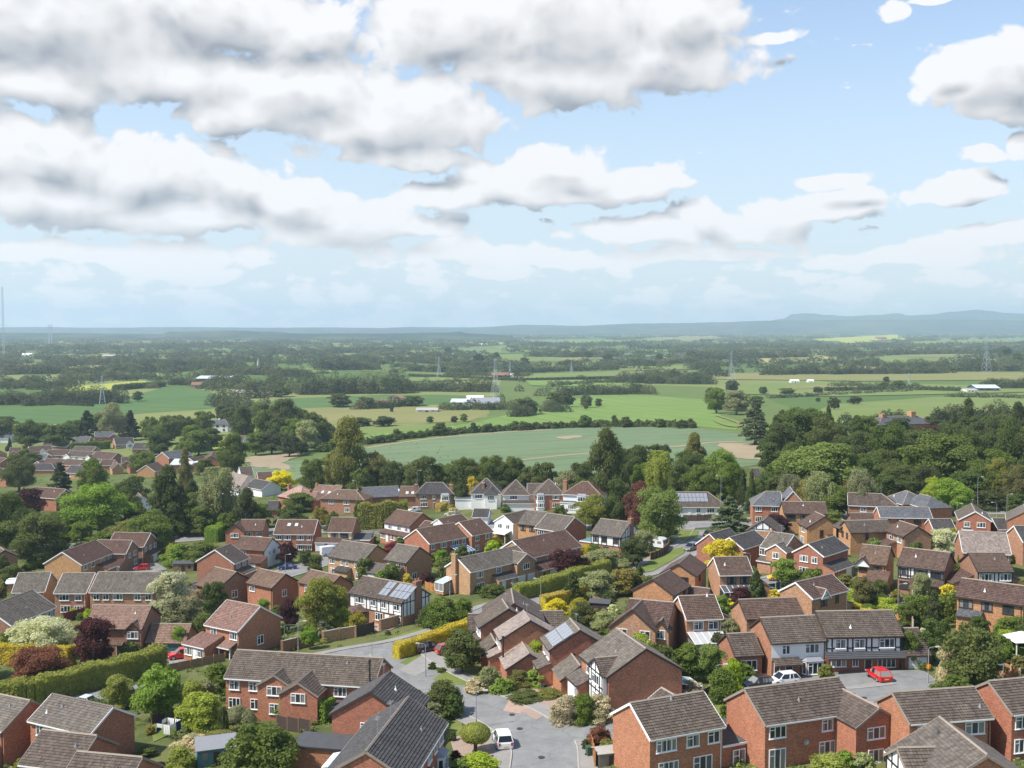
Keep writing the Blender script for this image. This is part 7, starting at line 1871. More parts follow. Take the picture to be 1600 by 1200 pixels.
for a in [('green', 20, 832, 790, 56), ('dark', 90, 838, 800, 50), ('green', 128, 852, 815, 44), ('olive', 178, 858, 822, 40), ('green', 222, 842, 806, 50), ('dark', 212, 828, 784, 46), ('bright', 110, 800, 768, 40), ('dark', 205, 814, 770, 36), ('green', 316, 838, 790, 46), ('dark', 288, 838, 792, 40), ('conifer', 300, 800, 748, 40), ('green', 362, 838, 800, 40), ('green', 405, 826, 786, 36),
          ('green', 320, 748, 716, 34),
          ('dark', 8, 672, 650, 36), ('green', 62, 690, 660, 40), ('dark', 118, 686, 656, 34), ('green', 150, 672, 646, 36), ('green', 190, 680, 648, 38), ('green', 275, 676, 648, 36), ('green', 300, 698, 664, 40), ('dark', 330, 704, 668, 34), ('green', 400, 712, 676, 36), ('green', 380, 668, 640, 34), ('dark', 432, 692, 652, 38), ('green', 462, 698, 654, 40), ('dark', 512, 692, 660, 34), ('bush', 525, 700, 684, 30), ('dark', 360, 664, 636, 30), ('green', 405, 656, 628, 34), ('dark', 470, 668, 640, 34),
          ('dark', 640, 772, 726, 40), ('dark', 690, 772, 724, 40), ('green', 742, 772, 722, 40), ('dark', 786, 772, 722, 40), ('green', 826, 772, 728, 36), ('dark', 910, 778, 720, 44), ('dark', 985, 762, 700, 50), ('green', 1010, 780, 722, 44), ('dark', 1075, 770, 704, 48), ('green', 1142, 790, 722, 40), ('green', 565, 776, 730, 40), ('dark', 575, 770, 716, 36),
          ('dark', 1215, 724, 660, 50), ('green', 1290, 716, 650, 60), ('dark', 1345, 740, 672, 60), ('green', 1370, 762, 700, 64), ('dark', 1420, 746, 682, 60), ('green', 1450, 716, 668, 50), ('dark', 1485, 724, 662, 54), ('green', 1530, 744, 672, 56), ('dark', 1555, 716, 648, 54), ('green', 1600, 734, 664, 56), ('dark', 1235, 748, 690, 46), ('green', 1325, 764, 706, 60), ('dark', 1505, 770, 706, 56), ('green', 1560, 766, 700, 60), ('dark', 1610, 782, 716, 50), ('dark', 1445, 782, 724, 50), ('green', 1225, 780, 732, 44), ('dark', 1385, 790, 740, 44), ('green', 1355, 690, 650, 40), ('dark', 1405, 684, 652, 40), ('dark', 1530, 700, 650, 44), ('green', 1570, 690, 646, 40), ('dark', 1620, 700, 640, 44), ('green', 1270, 700, 656, 44), ('dark', 1480, 690, 656, 36)]: T(*a)
# topiary on a trunk beside the parked white car
def topiary():
 p = at(743, 1176); z = depth_of(p); g = ground(p.x, p.y)
 H, Wd = 46 * z / FPX, 46 * z / FPX
 e = empty('tree', (p.x, p.y, g)); tag(e, 'clipped umbrella shaped tree on stout trunk beside the white car', 'tree')
 c = link('crown', crown('topiary', 'm', 0), 'leaf_hedge', e); c.scale = (Wd, Wd, H)
 for k in range(4):
  a = k * 1.57 + 0.4
  mb = MB(); mb.tube([(0.06 * math.cos(a), 0.06 * math.sin(a), -0.1), (0.12 * math.cos(a), 0.12 * math.sin(a), H * 0.3), (0.55 * math.cos(a), 0.55 * math.sin(a), H * 0.62)], [0.13, 0.10, 0.05], 7)
  mb.build('trunk', 'bark', e)
topiary()

# hedges: a leafy skin over a dark core, following a line
HEDGES = []
def hedge(label, px, h, w, leafm, leaf=0.22, top=None, rough=0.10, dens=46, name='hedge'):
 ln = smooth_line(px, 4)
 rng = np.random.default_rng(int(px[0][0] * 7 + px[0][1]) % 9999)
 e = None
 L = Leaves()
 core = MB()
 P = []
 for i in range(len(ln) - 1):
  a, b = ln[i], ln[i + 1]
  t = (b - a); seg = t.length
  if seg < 1e-3: continue
  t = t / seg; nrm = Vector((-t.y, t.x))
  ga, gb = ground(a.x, a.y), ground(b.x, b.y)
  for side in (-1, 1):
   n = int(dens * seg * h)
   u = rng.uniform(0, 1, n); zz = rng.uniform(0, 1, n)
   bulge = 1 + rough * np.sin(u * seg * 1.3 + i * 2.0) + rng.normal(0, rough * 0.5, n)
   off = side * (w / 2) * bulge * (1 - 0.12 * zz)
   pts = np.stack([a.x + t.x * u * seg + nrm.x * off, a.y + t.y * u * seg + nrm.y * off, ga + (gb - ga) * u + zz * h], 1)
   L.add(pts, np.tile([nrm.x * side, nrm.y * side, 0.25], (n, 1)), leaf, rng, 0.5)
  n = int(dens * seg * w * 1.2)
  u = rng.uniform(0, 1, n); off = rng.uniform(-.5, .5, n) * w
  zz = h * (1 + rough * 0.6 * np.sin(u * seg * 0.9 + i * 1.7) + rng.normal(0, rough * 0.25, n)) - (np.abs(off) / w) ** 3 * 1.2 * leaf
  pts = np.stack([a.x + t.x * u * seg + nrm.x * off, a.y + t.y * u * seg + nrm.y * off, ga + (gb - ga) * u + zz], 1)
  L.add(pts, np.tile([0, 0, 1.0], (n, 1)), leaf, rng, 0.5)
  q = [a - nrm * w * .38, b - nrm * w * .38, b + nrm * w * .38, a + nrm * w * .38]
  g4 = [ga, gb, gb, ga]
  core.hexa([Vector((p.x, p.y, g - 0.2)) for p, g in zip(q, g4)] + [Vector((p.x, p.y, g + h * 0.86)) for p, g in zip(q, g4)])
 for end, d in ((ln[0], ln[0] - ln[1]), (ln[-1], ln[-1] - ln[-2])):
  t = d.normalized(); nrm = Vector((-t.y, t.x)); n = int(dens * w * h)
  off = rng.uniform(-.5, .5, n) * w; zz = rng.uniform(0, 1, n) * h; g = ground(end.x, end.y)
  L.add(np.stack([end.x + nrm.x * off, end.y + nrm.y * off, g + zz], 1), np.tile([t.x, t.y, 0.2], (n, 1)), leaf, rng, 0.5)
 me = L.mesh('foliage')
 mid = ln[len(ln) // 2]
 e = core.build(name, 'leaf_' + leafm, None)
 link('foliage', me, 'leaf_' + leafm, e)
 tag(e, label, 'hedge')
 HEDGES.append((ln, w / 2))
 return e
hedge('long clipped dark green hedge running past the copper tree', [(-40, 1108), (20, 1104), (66, 1097), (140, 1077), (205, 1061), (252, 1044)], 3.6, 2.6, 'hedge', 0.26, dens=42)
hedge('yellow topped hedge behind the cream variegated shrub', [(-30, 1036), (50, 1038), (112, 1042)], 3.2, 2.0, 'hedge_gold', 0.26)
hedge('golden clipped hedge along the drive with two parked cars', [(619, 1030), (660, 1017), (700, 1002), (743, 985)], 2.4, 1.7, 'hedge_gold', 0.2)
hedge('square cut lime hedge beside the estate road', [(848, 952), (880, 944), (928, 934)], 2.4, 1.8, 'hedge_gold', 0.2, rough=0.03)
hedge('long dark green hedge below the purple tree', [(806, 938), (850, 927), (905, 908), (948, 896)], 2.8, 2.4, 'hedge', 0.24)
hedge('tall clipped hedge wall behind the estate houses', [(562, 832), (600, 830), (636, 826)], 8.0, 4.0, 'olive', 0.4, dens=16)
hedge('low bright hedge beside the main road', [(276, 838), (330, 829)], 2.4, 2.0, 'hedge', 0.3, dens=24)
hedge('sloping bright hedge below the weeping birch', [(330, 848), (360, 834), (392, 826)], 4.0, 4.0, 'bright', 0.35, dens=18)
hedge('yellow green hedge round the pink paved drive', [(1316, 936), (1350, 942), (1392, 954)], 1.8, 1.5, 'lime', 0.22)
hedge('low gold hedge above the black and white house', [(1330, 956), (1360, 968)], 1.5, 1.4, 'hedge_gold', 0.22)
hedge('golden hedge below the black and white house with caravan', [(902, 868), (945, 865), (978, 858)], 2.2, 1.8, 'hedge_gold', 0.26, dens=30)
hedge('ragged green hedge above the old garden trees', [(1420, 974), (1480, 970), (1540, 966), (1620, 962)], 3.6, 3.0, 'mid', 0.32, rough=0.2, dens=30)
hedge('bright hedge beside the dark gable at the left edge', [(45, 886), (88, 880)], 3.0, 2.2, 'bright', 0.3, dens=24)
hedge('rounded hedge strip above the half hidden fence', [(1392, 966), (1420, 962), (1450, 956)], 1.8, 1.8, 'lime', 0.25)
hedge('dark village hedge beneath the slate roofed house', [(110, 705), (140, 703), (172, 701)], 4.5, 4.0, 'mid', 0.8, dens=6)
hedge('leafy screen below the long brick pair', [(436, 1128), (470, 1124), (516, 1128)], 2.8, 2.2, 'bright', 0.25)
hedge('yellow hedge beside the two chimneyed house', [(684, 800), (706, 790)], 2.2, 2.0, 'hedge_gold', 0.35, dens=14)
hedge('low golden hedge below the white gabled cottage', [(768, 850), (798, 846)], 2.0, 1.8, 'hedge_gold', 0.3, dens=20)
hedge('thin dark hedge at the foot of the bright field', [(1290, 612), (1330, 611), (1420, 610), (1500, 612)], 4.0, 5.0, 'dark', 1.2, dens=2, rough=0.3)
hedge('field hedge with gaps beyond the pale meadow', [(640, 588), (740, 592), (830, 595), (960, 592)], 3.0, 4.0, 'dark', 1.3, dens=2, rough=0.3)
hedge('curved hedge between the deep green fields', [(180, 610), (215, 607), (255, 604)], 5.0, 7.0, 'dark', 1.3, dens=2, rough=0.3)
hedge('dark hedge line across the deep green field', [(-40, 632), (60, 632), (145, 635)], 2.0, 3.0, 'dark', 1.0, dens=3, rough=0.2)
hedge('ragged hedgerow along the top of the grey green crop field', [(570, 695), (640, 685), (700, 679), (760, 675), (860, 670), (950, 667), (1030, 667), (1085, 669)], 2.8, 3.2, 'dark', 1.3, dens=2.4, rough=0.5)
for a in [('green', 1640, 900, 850, 50), ('dark', 1680, 960, 900, 56), ('bright', 1650, 1050, 985, 60), ('green', 1720, 1020, 950, 70), ('green', 1660, 830, 780, 56), ('dark', 1720, 850, 790, 60), ('green', -50, 960, 890, 60), ('dark', -60, 870, 800, 70), ('olive', -40, 1060, 990, 60), ('bright', 1700, 1130, 1050, 70)]: T(*a)

# ------------------------------------------------------------------ fences and garden walls
AUTO = []      # things whose label is completed from what they stand beside
def auto(o, words, cat, group=None):
 o['category'] = cat
 if group: o['group'] = group
 x, y = o.location.x, o.location.y
 AUTO.append([o, words, x, y, *proj(x, y, o.location.z + 1.0)])
 return o
def fence(label, px, h=1.8, mat='fence_wood', post='post_concrete', panel=1.83, kind='fence'):
 ln = smooth_line(px, 5)
 pts, acc = [ln[0]], 0.0
 for i in range(len(ln) - 1):                                     # walk the line in panel lengths
  a, b = ln[i], ln[i + 1]
  L = (b - a).length; s = 0.0
  while acc + (L - s) >= panel:
   s += panel - acc; acc = 0.0; pts.append(a.lerp(b, s / L))
  acc += L - s
 if len(pts) < 2: pts.append(ln[-1])
 e = empty(kind, (pts[0].x, pts[0].y, ground(pts[0].x, pts[0].y)))
 tag(e, label, kind.replace('_', ' '))
 o0 = Vector(e.location)
 slat = 0.15
 for i in range(len(pts) - 1):
  a, b = pts[i], pts[i + 1]
  ga, gb = ground(a.x, a.y), ground(b.x, b.y)
  t = (b - a); L = t.length; t /= L; nrm = Vector((-t.y, t.x))
  mb = MB()
  if kind == 'fence':
   n = max(3, int(L / slat))
   for k in range(n):                                       # feather-edge boards
    p, q = a + t * (L * k / n), a + t * (L * (k + 1) / n + 0.01)
    g = (ga + gb) / 2
    d0, d1 = nrm * 0.012, nrm * 0.03
    c = [p - d0, q - d1, q + d0, p + d0]
    mb.hexa([Vector((v.x, v.y, g + 0.05)) - o0 for v in c] + [Vector((v.x, v.y, g + h - 0.03)) - o0 for v in c])
   for z in (0.4, h - 0.35): mb.beam(Vector((a.x, a.y, ga + z)) - o0 + Vector((nrm.x, nrm.y, 0)) * 0.06, Vector((b.x, b.y, gb + z)) - o0 + Vector((nrm.x, nrm.y, 0)) * 0.06, 0.05, 0.09)
  else:
   c = [a - nrm * 0.11, b - nrm * 0.11, b + nrm * 0.11, a + nrm * 0.11]
   gs = [ga, gb, gb, ga]
   mb.hexa([Vector((v.x, v.y, g - 0.3)) - o0 for v, g in zip(c, gs)] + [Vector((v.x, v.y, g + h)) - o0 for v, g in zip(c, gs)])
  mb.build('panel', mat, e)
  if kind != 'fence':
   mb = MB(); c = [a - nrm * 0.16, b - nrm * 0.16, b + nrm * 0.16, a + nrm * 0.16]
   mb.hexa([Vector((v.x, v.y, g + h)) - o0 for v, g in zip(c, gs)] + [Vector((v.x, v.y, g + h + 0.09)) - o0 for v, g in zip(c, gs)])
   mb.build('coping', 'concrete', e)
 for p in pts:
  g = ground(p.x, p.y)
  mb = MB(); s = 0.07 if kind == 'fence' else 0.2
  mb.box(-s, s, -s, s, -0.3, h + (0.1 if kind == 'fence' else 0.16))
  mb.build('post' if kind == 'fence' else 'pier', post, e, Vector((p.x, p.y, g)) - o0)
 return e
fence('orange brown board fence with pale concrete posts by the big garden tree', [(1531, 1040), (1550, 1050), (1572, 1060), (1594, 1070)], 1.9, 'fence_orange')
fence('curved pale tan fence behind the black and white house', [(1400, 972), (1416, 975), (1426, 984), (1426, 996)], 1.8, 'fence_orange')
fence('bright orange fence at the side of the corner house', [(924, 1172), (927, 1186), (931, 1206)], 1.8, 'fence_orange', 'fence_orange')
fence('weathered grey fence behind the orange one', [(925, 1170), (945, 1167), (962, 1163)], 1.8, 'fence_grey', 'fence_grey')
fence('long dark board fence below the leafy screen', [(432, 1140), (460, 1144), (502, 1149)], 1.8, 'fence_dark', 'fence_wood')
fence('dark fence with pale concrete posts by the white conservatory', [(455, 1192), (485, 1196), (512, 1200)], 1.8, 'fence_dark')
fence('deep red stained fence beside the white windowed house', [(100, 972), (118, 968), (138, 961)], 1.9, 'fence_red', 'fence_red')
fence('curving dark fence with orange posts round the parked caravan', [(1016, 876), (1030, 871), (1042, 863), (1046, 854)], 1.7, 'fence_dark', 'fence_orange')
fence('brown fence behind the patio and square cut hedge', [(926, 946), (942, 951), (958, 956)], 1.8, 'fence_wood', 'fence_wood')
fence('brown panel fence with pale posts in front of the red car', [(262, 1052), (290, 1046), (330, 1038), (360, 1032)], 1.4, 'fence_wood', 'fence_orange')
fence('dark fence behind the row of pleached garden trees', [(1096, 1102), (1122, 1090), (1145, 1076), (1160, 1066)], 1.9, 'fence_dark', 'fence_wood')
fence('dark fence beside the wide grey roofed house', [(237, 1132), (256, 1127), (275, 1122)], 1.8, 'fence_dark', 'fence_wood')
fence('black boundary fence in front of the white bungalow', [(1068, 815), (1090, 815), (1112, 814)], 1.8, 'fence_dark', 'fence_dark')
fence('dark fence beside the glowing gabled house with porch', [(1308, 902), (1318, 896), (1330, 890)], 1.8, 'fence_dark', 'fence_dark')
fence('pale fence along the drive of the buff brick chimney house', [(664, 922), (680, 926), (696, 932)], 1.8, 'fence_orange', 'fence_wood')
fence('dark timber fence section in the long boundary wall', [(556, 996), (575, 992), (594, 986)], 2.0, 'fence_dark', 'fence_dark')
fence('brown boundary wall with weathered bricks beside the lawn', [(441, 1020), (470, 1013), (505, 1005)], 1.9, 'brick_brown', 'brick_brown', 2.8, 'garden_wall')
fence('buff brick boundary wall left of the dark fence section', [(505, 1005), (530, 1000), (556, 996)], 1.9, 'brick_buff', 'brick_buff', 2.8, 'garden_wall')
fence('buff brick boundary wall below the white timbered house', [(594, 986), (620, 979), (646, 970)], 1.9, 'brick_buff', 'brick_buff', 2.8, 'garden_wall')
fence('dark teal fence with concrete posts beside the yellow car', [(1188, 926), (1205, 928), (1222, 922)], 1.8, 'teal_fence')
fence('low stone wall of the main road behind the cream panelled house', [(566, 836), (590, 835), (606, 834)], 1.2, 'concrete', 'concrete', 3.0, 'garden_wall')

# ------------------------------------------------------------------ cars
CAR_DATA = {'hatch': (4.05, 1.76, 1.48), 'suv': (4.45, 1.86, 1.64), 'saloon': (4.6, 1.80, 1.44)}
CAR_MESH = {}
def car_meshes(kind):
 if kind in CAR_MESH: return CAR_MESH[kind]
 L, W, H = CAR_DATA[kind]
 hl, hw = L / 2, W / 2
 belt = 0.60 * H
 body = MB()
 hood = 0.56 * H
 tail = {'hatch': 0.60 * H, 'suv': 0.62 * H, 'saloon': 0.60 * H}[kind]
 st = [(-hl, 0.80, 0.34, tail * 0.82), (-hl + 0.07, 0.93, 0.24, tail * 0.98), (-hl + 0.35, 0.99, 0.22, tail), (-0.4 * L, 1.0, 0.21, belt), (0.0, 1.0, 0.20, belt), (0.20 * L, 1.0, 0.20, belt),
          (0.28 * L, 0.99, 0.21, hood * 1.02), (hl - 0.55, 0.97, 0.21, hood * 0.95), (hl - 0.16, 0.90, 0.22, hood * 0.84), (hl, 0.76, 0.34, hood * 0.66)]
 rings = []
 for x, wf, z0, z1 in st:
  w = hw * wf; zm = z0 + (z1 - z0) * 0.55
  rings.append([Vector(p) for p in ((x, -w * 0.9, z0), (x, -w, z0 + 0.10), (x, -w, zm), (x, -w * 0.96, z1 - 0.05), (x, -w * 0.86, z1), (x, w * 0.86, z1), (x, w * 0.96, z1 - 0.05), (x, w, zm), (x, w, z0 + 0.10), (x, w * 0.9, z0))])
 n = 10
 for a, b in zip(rings, rings[1:]):
  for i in range(n): body.face([a[i], b[i], b[(i + 1) % n], a[(i + 1) % n]][::-1])
 body.face(rings[0]); body.face(rings[-1][::-1])
 # glasshouse
 xr0, xr1 = {'hatch': (-hl + 0.10, -hl + 0.55), 'suv': (-hl + 0.08, -hl + 0.42), 'saloon': (-hl + 0.75, -hl + 1.35)}[kind]
 xf0, xf1 = 0.245 * L, 0.075 * L
 w0, w1 = hw * 0.93, hw * 0.74
 zb, zt = belt - 0.03, H - 0.05
 g = MB()
 B = [Vector((xr0, -w0, zb)), Vector((xf0, -w0, zb)), Vector((xf0, w0, zb)), Vector((xr0, w0, zb))]
 Tp = [Vector((xr1, -w1, zt)), Vector((xf1, -w1, zt)), Vector((xf1, w1, zt)), Vector((xr1, w1, zt))]
 g.hexa(B + Tp)
 r = MB()
 r.hexa([v + Vector((0, 0, -0.015)) for v in Tp] + [Vector((v.x * 0.97, v.y * 0.9, zt + 0.06)) for v in Tp])
 for a, b in zip(B, Tp): r.beam(a, b, 0.09, 0.07)
 for s in (-1, 1):
  for xb, xt in (((xr0 + xf0) / 2 + 0.02, (xr1 + xf1) / 2 + 0.02),) + ((((xr0 * 0.68 + xf0 * 0.32)), (xr1 * 0.72 + xf1 * 0.28)),):
   r.beam((xb, s * (w0 + 0.005), zb), (xt, s * (w1 + 0.005), zt), 0.08, 0.05)
  r.beam(Tp[0 if s < 0 else 3], Tp[1 if s < 0 else 2], 0.07, 0.08)
 wheel = MB(); wr = 0.32 if kind != 'suv' else 0.36
 wheel.tube([(0, -0.10, 0), (0, -0.09, 0), (0, 0.09, 0), (0, 0.10, 0)], [wr * 0.8, wr, wr, wr * 0.8], 16)
 rim = MB(); rim.tube([(0, -0.115, 0), (0, 0.115, 0)], [wr * 0.62, wr * 0.62], 12)
 hl_ = MB(); hl_.box(-0.10, 0.04, -0.20, 0.20, -0.07, 0.08)
 tl_ = MB(); tl_.box(-0.05, 0.06, -0.11, 0.11, -0.16, 0.16)
 pl = MB(); pl.box(-0.02, 0.02, -0.26, 0.26, -0.06, 0.06)
 mir = MB(); mir.box(-0.07, 0.07, -0.10, 0.10, -0.06, 0.07)
 CAR_MESH[kind] = dict(body=body.mesh('body'), glass=g.mesh('window'), roof=r.mesh('roof_panel'), wheel=wheel.mesh('tyre'), rim=rim.mesh('rim'), head=hl_.mesh('headlight'), tail=tl_.mesh('tail_light'), plate=pl.mesh('plate'), mirror=mir.mesh('mirror'), wr=wr, tailz=tail, hood=hood)
 return CAR_MESH[kind]
def car(label, px, py, heading, kind, paint):
 m = car_meshes(kind); L, W, H = CAR_DATA[kind]
 p = at(px, py); g = ground(p.x, p.y) + 0.11
 e = empty('parked_car', (p.x, p.y, g), R(heading)); tag(e, label, 'car', 'cars parked about the estate')
 pm = 'paint_' + paint
 link('body', m['body'], pm, e); link('window', m['glass'], 'glass_car', e); link('roof_panel', m['roof'], pm, e)
 for sx, sy in ((0.31, 1), (0.31, -1), (-0.30, 1), (-0.30, -1)):
  w_ = link('wheel', m['wheel'], 'tyre', e, (sx * L, sy * (W / 2 - 0.09), m['wr'])); link('rim', m['rim'], 'rim', w_)
 for s in (-1, 1):
  link('headlight', m['head'], 'lamp_clear', e, (L / 2 - 0.09, s * W * 0.33, m['hood'] * 0.66))
  link('tail_light', m['tail'], 'lamp_red', e, (-L / 2 + 0.03, s * W * 0.37, m['tailz'] * 0.78))
  link('door_mirror', m['mirror'], pm, e, (0.19 * L, s * (W / 2 + 0.05), 0.64 * H))
 link('number_plate', m['plate'], 'plate_yellow', e, (-L / 2 - 0.01, 0, 0.55)); link('number_plate', m['plate'], 'plate_white', e, (L / 2 + 0.005, 0, 0.42))
 return e
car('white car parked on the road beside the clipped umbrella tree', 785, 1164, 100, 'suv', 'white')
car('bright red hatchback outside the black and white house', 1373, 1062, 99, 'hatch', 'red')
car('bright red car parked side on by the teal garage doors', 284, 1029, 203, 'suv', 'red')
car('dark blue car parked across the cul-de-sac', 449, 890, 188, 'saloon', 'blue')
car('black estate car beside the golden clipped hedge', 669, 1018, 30, 'suv', 'black')
car('maroon car half hidden by the leafy maple', 700, 1021, 32, 'hatch', 'maroon')
car('dark grey car driving along the curving estate road', 1080, 860, 232, 'suv', 'grey')
car('white hatchback outside the white rendered house', 1224, 1070, 196, 'hatch', 'white')
car('black car outside the low brick side wing', 1184, 1076, 200, 'hatch', 'black')
car('yellow car parked behind the small round green tree', 1216, 907, 178, 'hatch', 'yellow')
car('silver car beside the cream leaved tree', 1505, 874, 220, 'hatch', 'silver')
car('steel blue car by the low garage with white doors', 1576, 842, 260, 'hatch', 'steelblue')
car('red car outside the brown roofed house with garage', 222, 891, 190, 'hatch', 'red')
car('white car on the drive of the two chimneyed house', 647, 800, 200, 'hatch', 'white')
car('pale car beside the yellow hedge of the villas', 705, 807, 150, 'hatch', 'silver')
car('dark car waiting beneath the spreading cedar', 1108, 838, 60, 'saloon', 'black')
car('black car tucked behind the red car', 254, 1030, 10, 'hatch', 'black')
car('pale grey car behind the long clipped hedge', 132, 1104, 160, 'saloon', 'silver')
car('black car by the small gabled garage behind the maple', 765, 1032, 200, 'hatch', 'black')

def van():
 p = at(516, 868); g = ground(p.x, p.y) + 0.12
 e = empty('van', (p.x, p.y, g), R(28)); tag(e, 'plain white panel van parked by two white garage doors', 'van')
 mb = MB()
 prof = [(-2.5, 0.35), (-2.5, 2.25), (-2.35, 2.4), (1.0, 2.4), (1.35, 2.25), (1.95, 1.35), (2.55, 1.15), (2.6, 0.4)]
 for s in (-1, 1):
  mb.face([(x, s * 0.95, z) for x, z in (prof if s < 0 else prof[::-1])])
 for (a, b), (c, d) in zip(prof, prof[1:] + prof[:1]): mb.face([(a, -0.95, b), (a, 0.95, b), (c, 0.95, d), (c, -0.95, d)])
 mb.build('body', 'paint_white', e)
 mb = MB(); mb.hexa([Vector(v) for v in ((1.37, -0.85, 2.24), (1.96, -0.85, 1.38), (1.96, 0.85, 1.38), (1.37, 0.85, 2.24), (1.40, -0.85, 2.27), (2.0, -0.85, 1.41), (2.0, 0.85, 1.41), (1.40, 0.85, 2.27))]); mb.build('windscreen', 'glass_car', e)
 for s in (-1, 1):
  mb = MB(); mb.box(0.35, 1.35, s * 0.96 - 0.02, s * 0.96 + 0.02, 1.35, 2.05); mb.build('window', 'glass_car', e)
 m = car_meshes('suv')
 for sx, sy in ((1.6, 1), (1.6, -1), (-1.5, 1), (-1.5, -1)):
  w_ = link('wheel', m['wheel'], 'tyre', e, (sx, sy * 0.88, 0.36)); link('rim', m['rim'], 'rim', w_)
 for s in (-1, 1): link('tail_light', m['tail'], 'lamp_red', e, (-2.5, s * 0.85, 0.9))
van()
def caravan():
 p = at(1022, 856); g = ground(p.x, p.y)
 e = empty('caravan', (p.x, p.y, g), R(-35)); tag(e, 'white touring caravan with dark windows behind the curving fence', 'caravan')
 mb = MB()
 prof = [(-2.9, 0.5), (-3.0, 1.4), (-2.75, 2.4), (-2.3, 2.65), (2.2, 2.65), (2.75, 2.3), (3.0, 1.4), (2.9, 0.5)]
 for s in (-1, 1): mb.face([(x, s * 1.13, z) for x, z in (prof if s < 0 else prof[::-1])])
 for (a, b), (c, d) in zip(prof, prof[1:] + prof[:1]): mb.face([(a, -1.13, b), (a, 1.13, b), (c, 1.13, d), (c, -1.13, d)])
 mb.build('body', 'paint_white', e)
 for s in (-1, 1):
  for x in (-1.8, 0.2, 1.9):
   mb = MB(); mb.box(x - 0.5, x + 0.5, s * 1.14 - 0.02, s * 1.14 + 0.02, 1.35, 1.95); mb.build('window', 'glass_car', e)
 for x, s in ((3.0, 1), (-3.0, -1)):
  for y in (-0.55, 0.55):
   mb = MB(); mb.hexa([Vector((x * 1.0, y - 0.45, 1.42)), Vector((x * 1.0 + s * 0.03, y - 0.45, 1.42)), Vector((x * 1.0 + s * 0.03, y + 0.45, 1.42)), Vector((x * 1.0, y + 0.45, 1.42)), Vector((x * 0.935, y - 0.45, 2.1)), Vector((x * 0.935 + s * 0.03, y - 0.45, 2.1)), Vector((x * 0.935 + s * 0.03, y + 0.45, 2.1)), Vector((x * 0.935, y + 0.45, 2.1))]); mb.build('window', 'glass_car', e)
 m = car_meshes('hatch')
 for s in (-1, 1): link('wheel', m['wheel'], 'tyre', e, (0, s * 1.05, 0.32))
 mb = MB(); mb.beam((2.9, -0.5, 0.5), (4.2, 0, 0.5), 0.08, 0.1); mb.beam((2.9, 0.5, 0.5), (4.2, 0, 0.5), 0.08, 0.1); mb.build('drawbar', 'metal_grey', e)
caravan()
def covered_car():
 p = at(1357, 1124); g = ground(p.x, p.y) + 0.06
 m = car_meshes('saloon')
 e = empty('covered_car', (p.x, p.y, g), R(20)); tag(e, 'car under a bright blue cover between two brick houses', 'car')
 link('cover', m['body'], 'blue_cover', e); g_ = link('cover_top', m['glass'], 'blue_cover', e); link('cover_top', m['roof'], 'blue_cover', e)
covered_car()

# ------------------------------------------------------------------ street lamps, signs, masts, pylons
def street_lamp(px, yb, yt, arm=1, style='metal_grey', sign=False):
 p = at(px, yb); z = depth_of(p); g = ground(p.x, p.y)
 H = min(11.0, max(4.5, (yb - yt) * z / FPX))
 e = empty('street_lamp', (p.x, p.y, g), R(0 if arm > 0 else 180))
 mb = MB(); mb.tube([(0, 0, 0), (0, 0, 1.2), (0, 0, 1.25), (0, 0, H - 0.35), (0.08, 0, H - 0.12), (0.3, 0, H)], [0.09, 0.09, 0.06, 0.045, 0.04, 0.035], 8); mb.build('pole', style, e)
 mb = MB()
 mb.tube([(0.3, 0, H - 0.01), (0.9, 0, H + 0.06)], [0.035, 0.03], 6); mb.build('arm', style, e)
 mb = MB(); mb.hexa([Vector(v) for v in ((0.8, -0.1, H), (1.4, -0.13, H + 0.02), (1.4, 0.13, H + 0.02), (0.8, 0.1, H), (0.85, -0.07, H + 0.13), (1.35, -0.09, H + 0.16), (1.35, 0.09, H + 0.16), (0.85, 0.07, H + 0.13))]); hd = mb.build('lamp_head', 'post_concrete', e)
 mb = MB(); mb.box(0.9, 1.36, -0.08, 0.08, H - 0.03, H + 0.0); mb.build('lens', 'lamp_clear', hd)
 if sign:
  mb = MB(); mb.box(-0.06, 0.06, -0.2, -0.12, H * 0.42, H * 0.42 + 0.45); mb.hexa([Vector((-0.25, -0.13, H * 0.42)), Vector((0.25, -0.13, H * 0.42)), Vector((0.25, -0.10, H * 0.42)), Vector((-0.25, -0.10, H * 0.42)), Vector((-0.25, -0.13, H * 0.42 + 0.5)), Vector((0.25, -0.13, H * 0.42 + 0.5)), Vector((0.25, -0.10, H * 0.42 + 0.5)), Vector((-0.25, -0.10, H * 0.42 + 0.5))]); mb.build('sign', 'sign_orange', e)
 auto(e, 'street lamp with an orange sign' if sign else 'grey street lamp' if style != 'lamp_green' else 'green street lamp', 'street lamp', 'street lamps')
for a in [(744, 1138, 1089, 1), (466, 1022, 970, 1), (665, 1058, 1005, -1), (1119, 1096, 1038, 1), (1450, 1068, 1014, 1, 'metal_grey', True), (1403, 956, 926, 1), (977, 884, 859, 1, 'lamp_green'), (845, 942, 924, -1), (1172, 908, 864, -1, 'lamp_green'), (446, 898, 866, 1), (703, 934, 910, 1),
          (558, 806, 728, -1), (146, 1044, 1026, 1), (153, 826, 806, 1), (682, 816, 795, 1, 'lamp_green'), (1573, 806, 772, 1), (1557, 814, 785, -1), (1527, 800, 745, 1), (1015, 786, 733, 1), (1126, 806, 742, -1), (1070, 832, 810, 1), (1495, 815, 796, 1), (652, 788, 735, 1)]: street_lamp(*a)
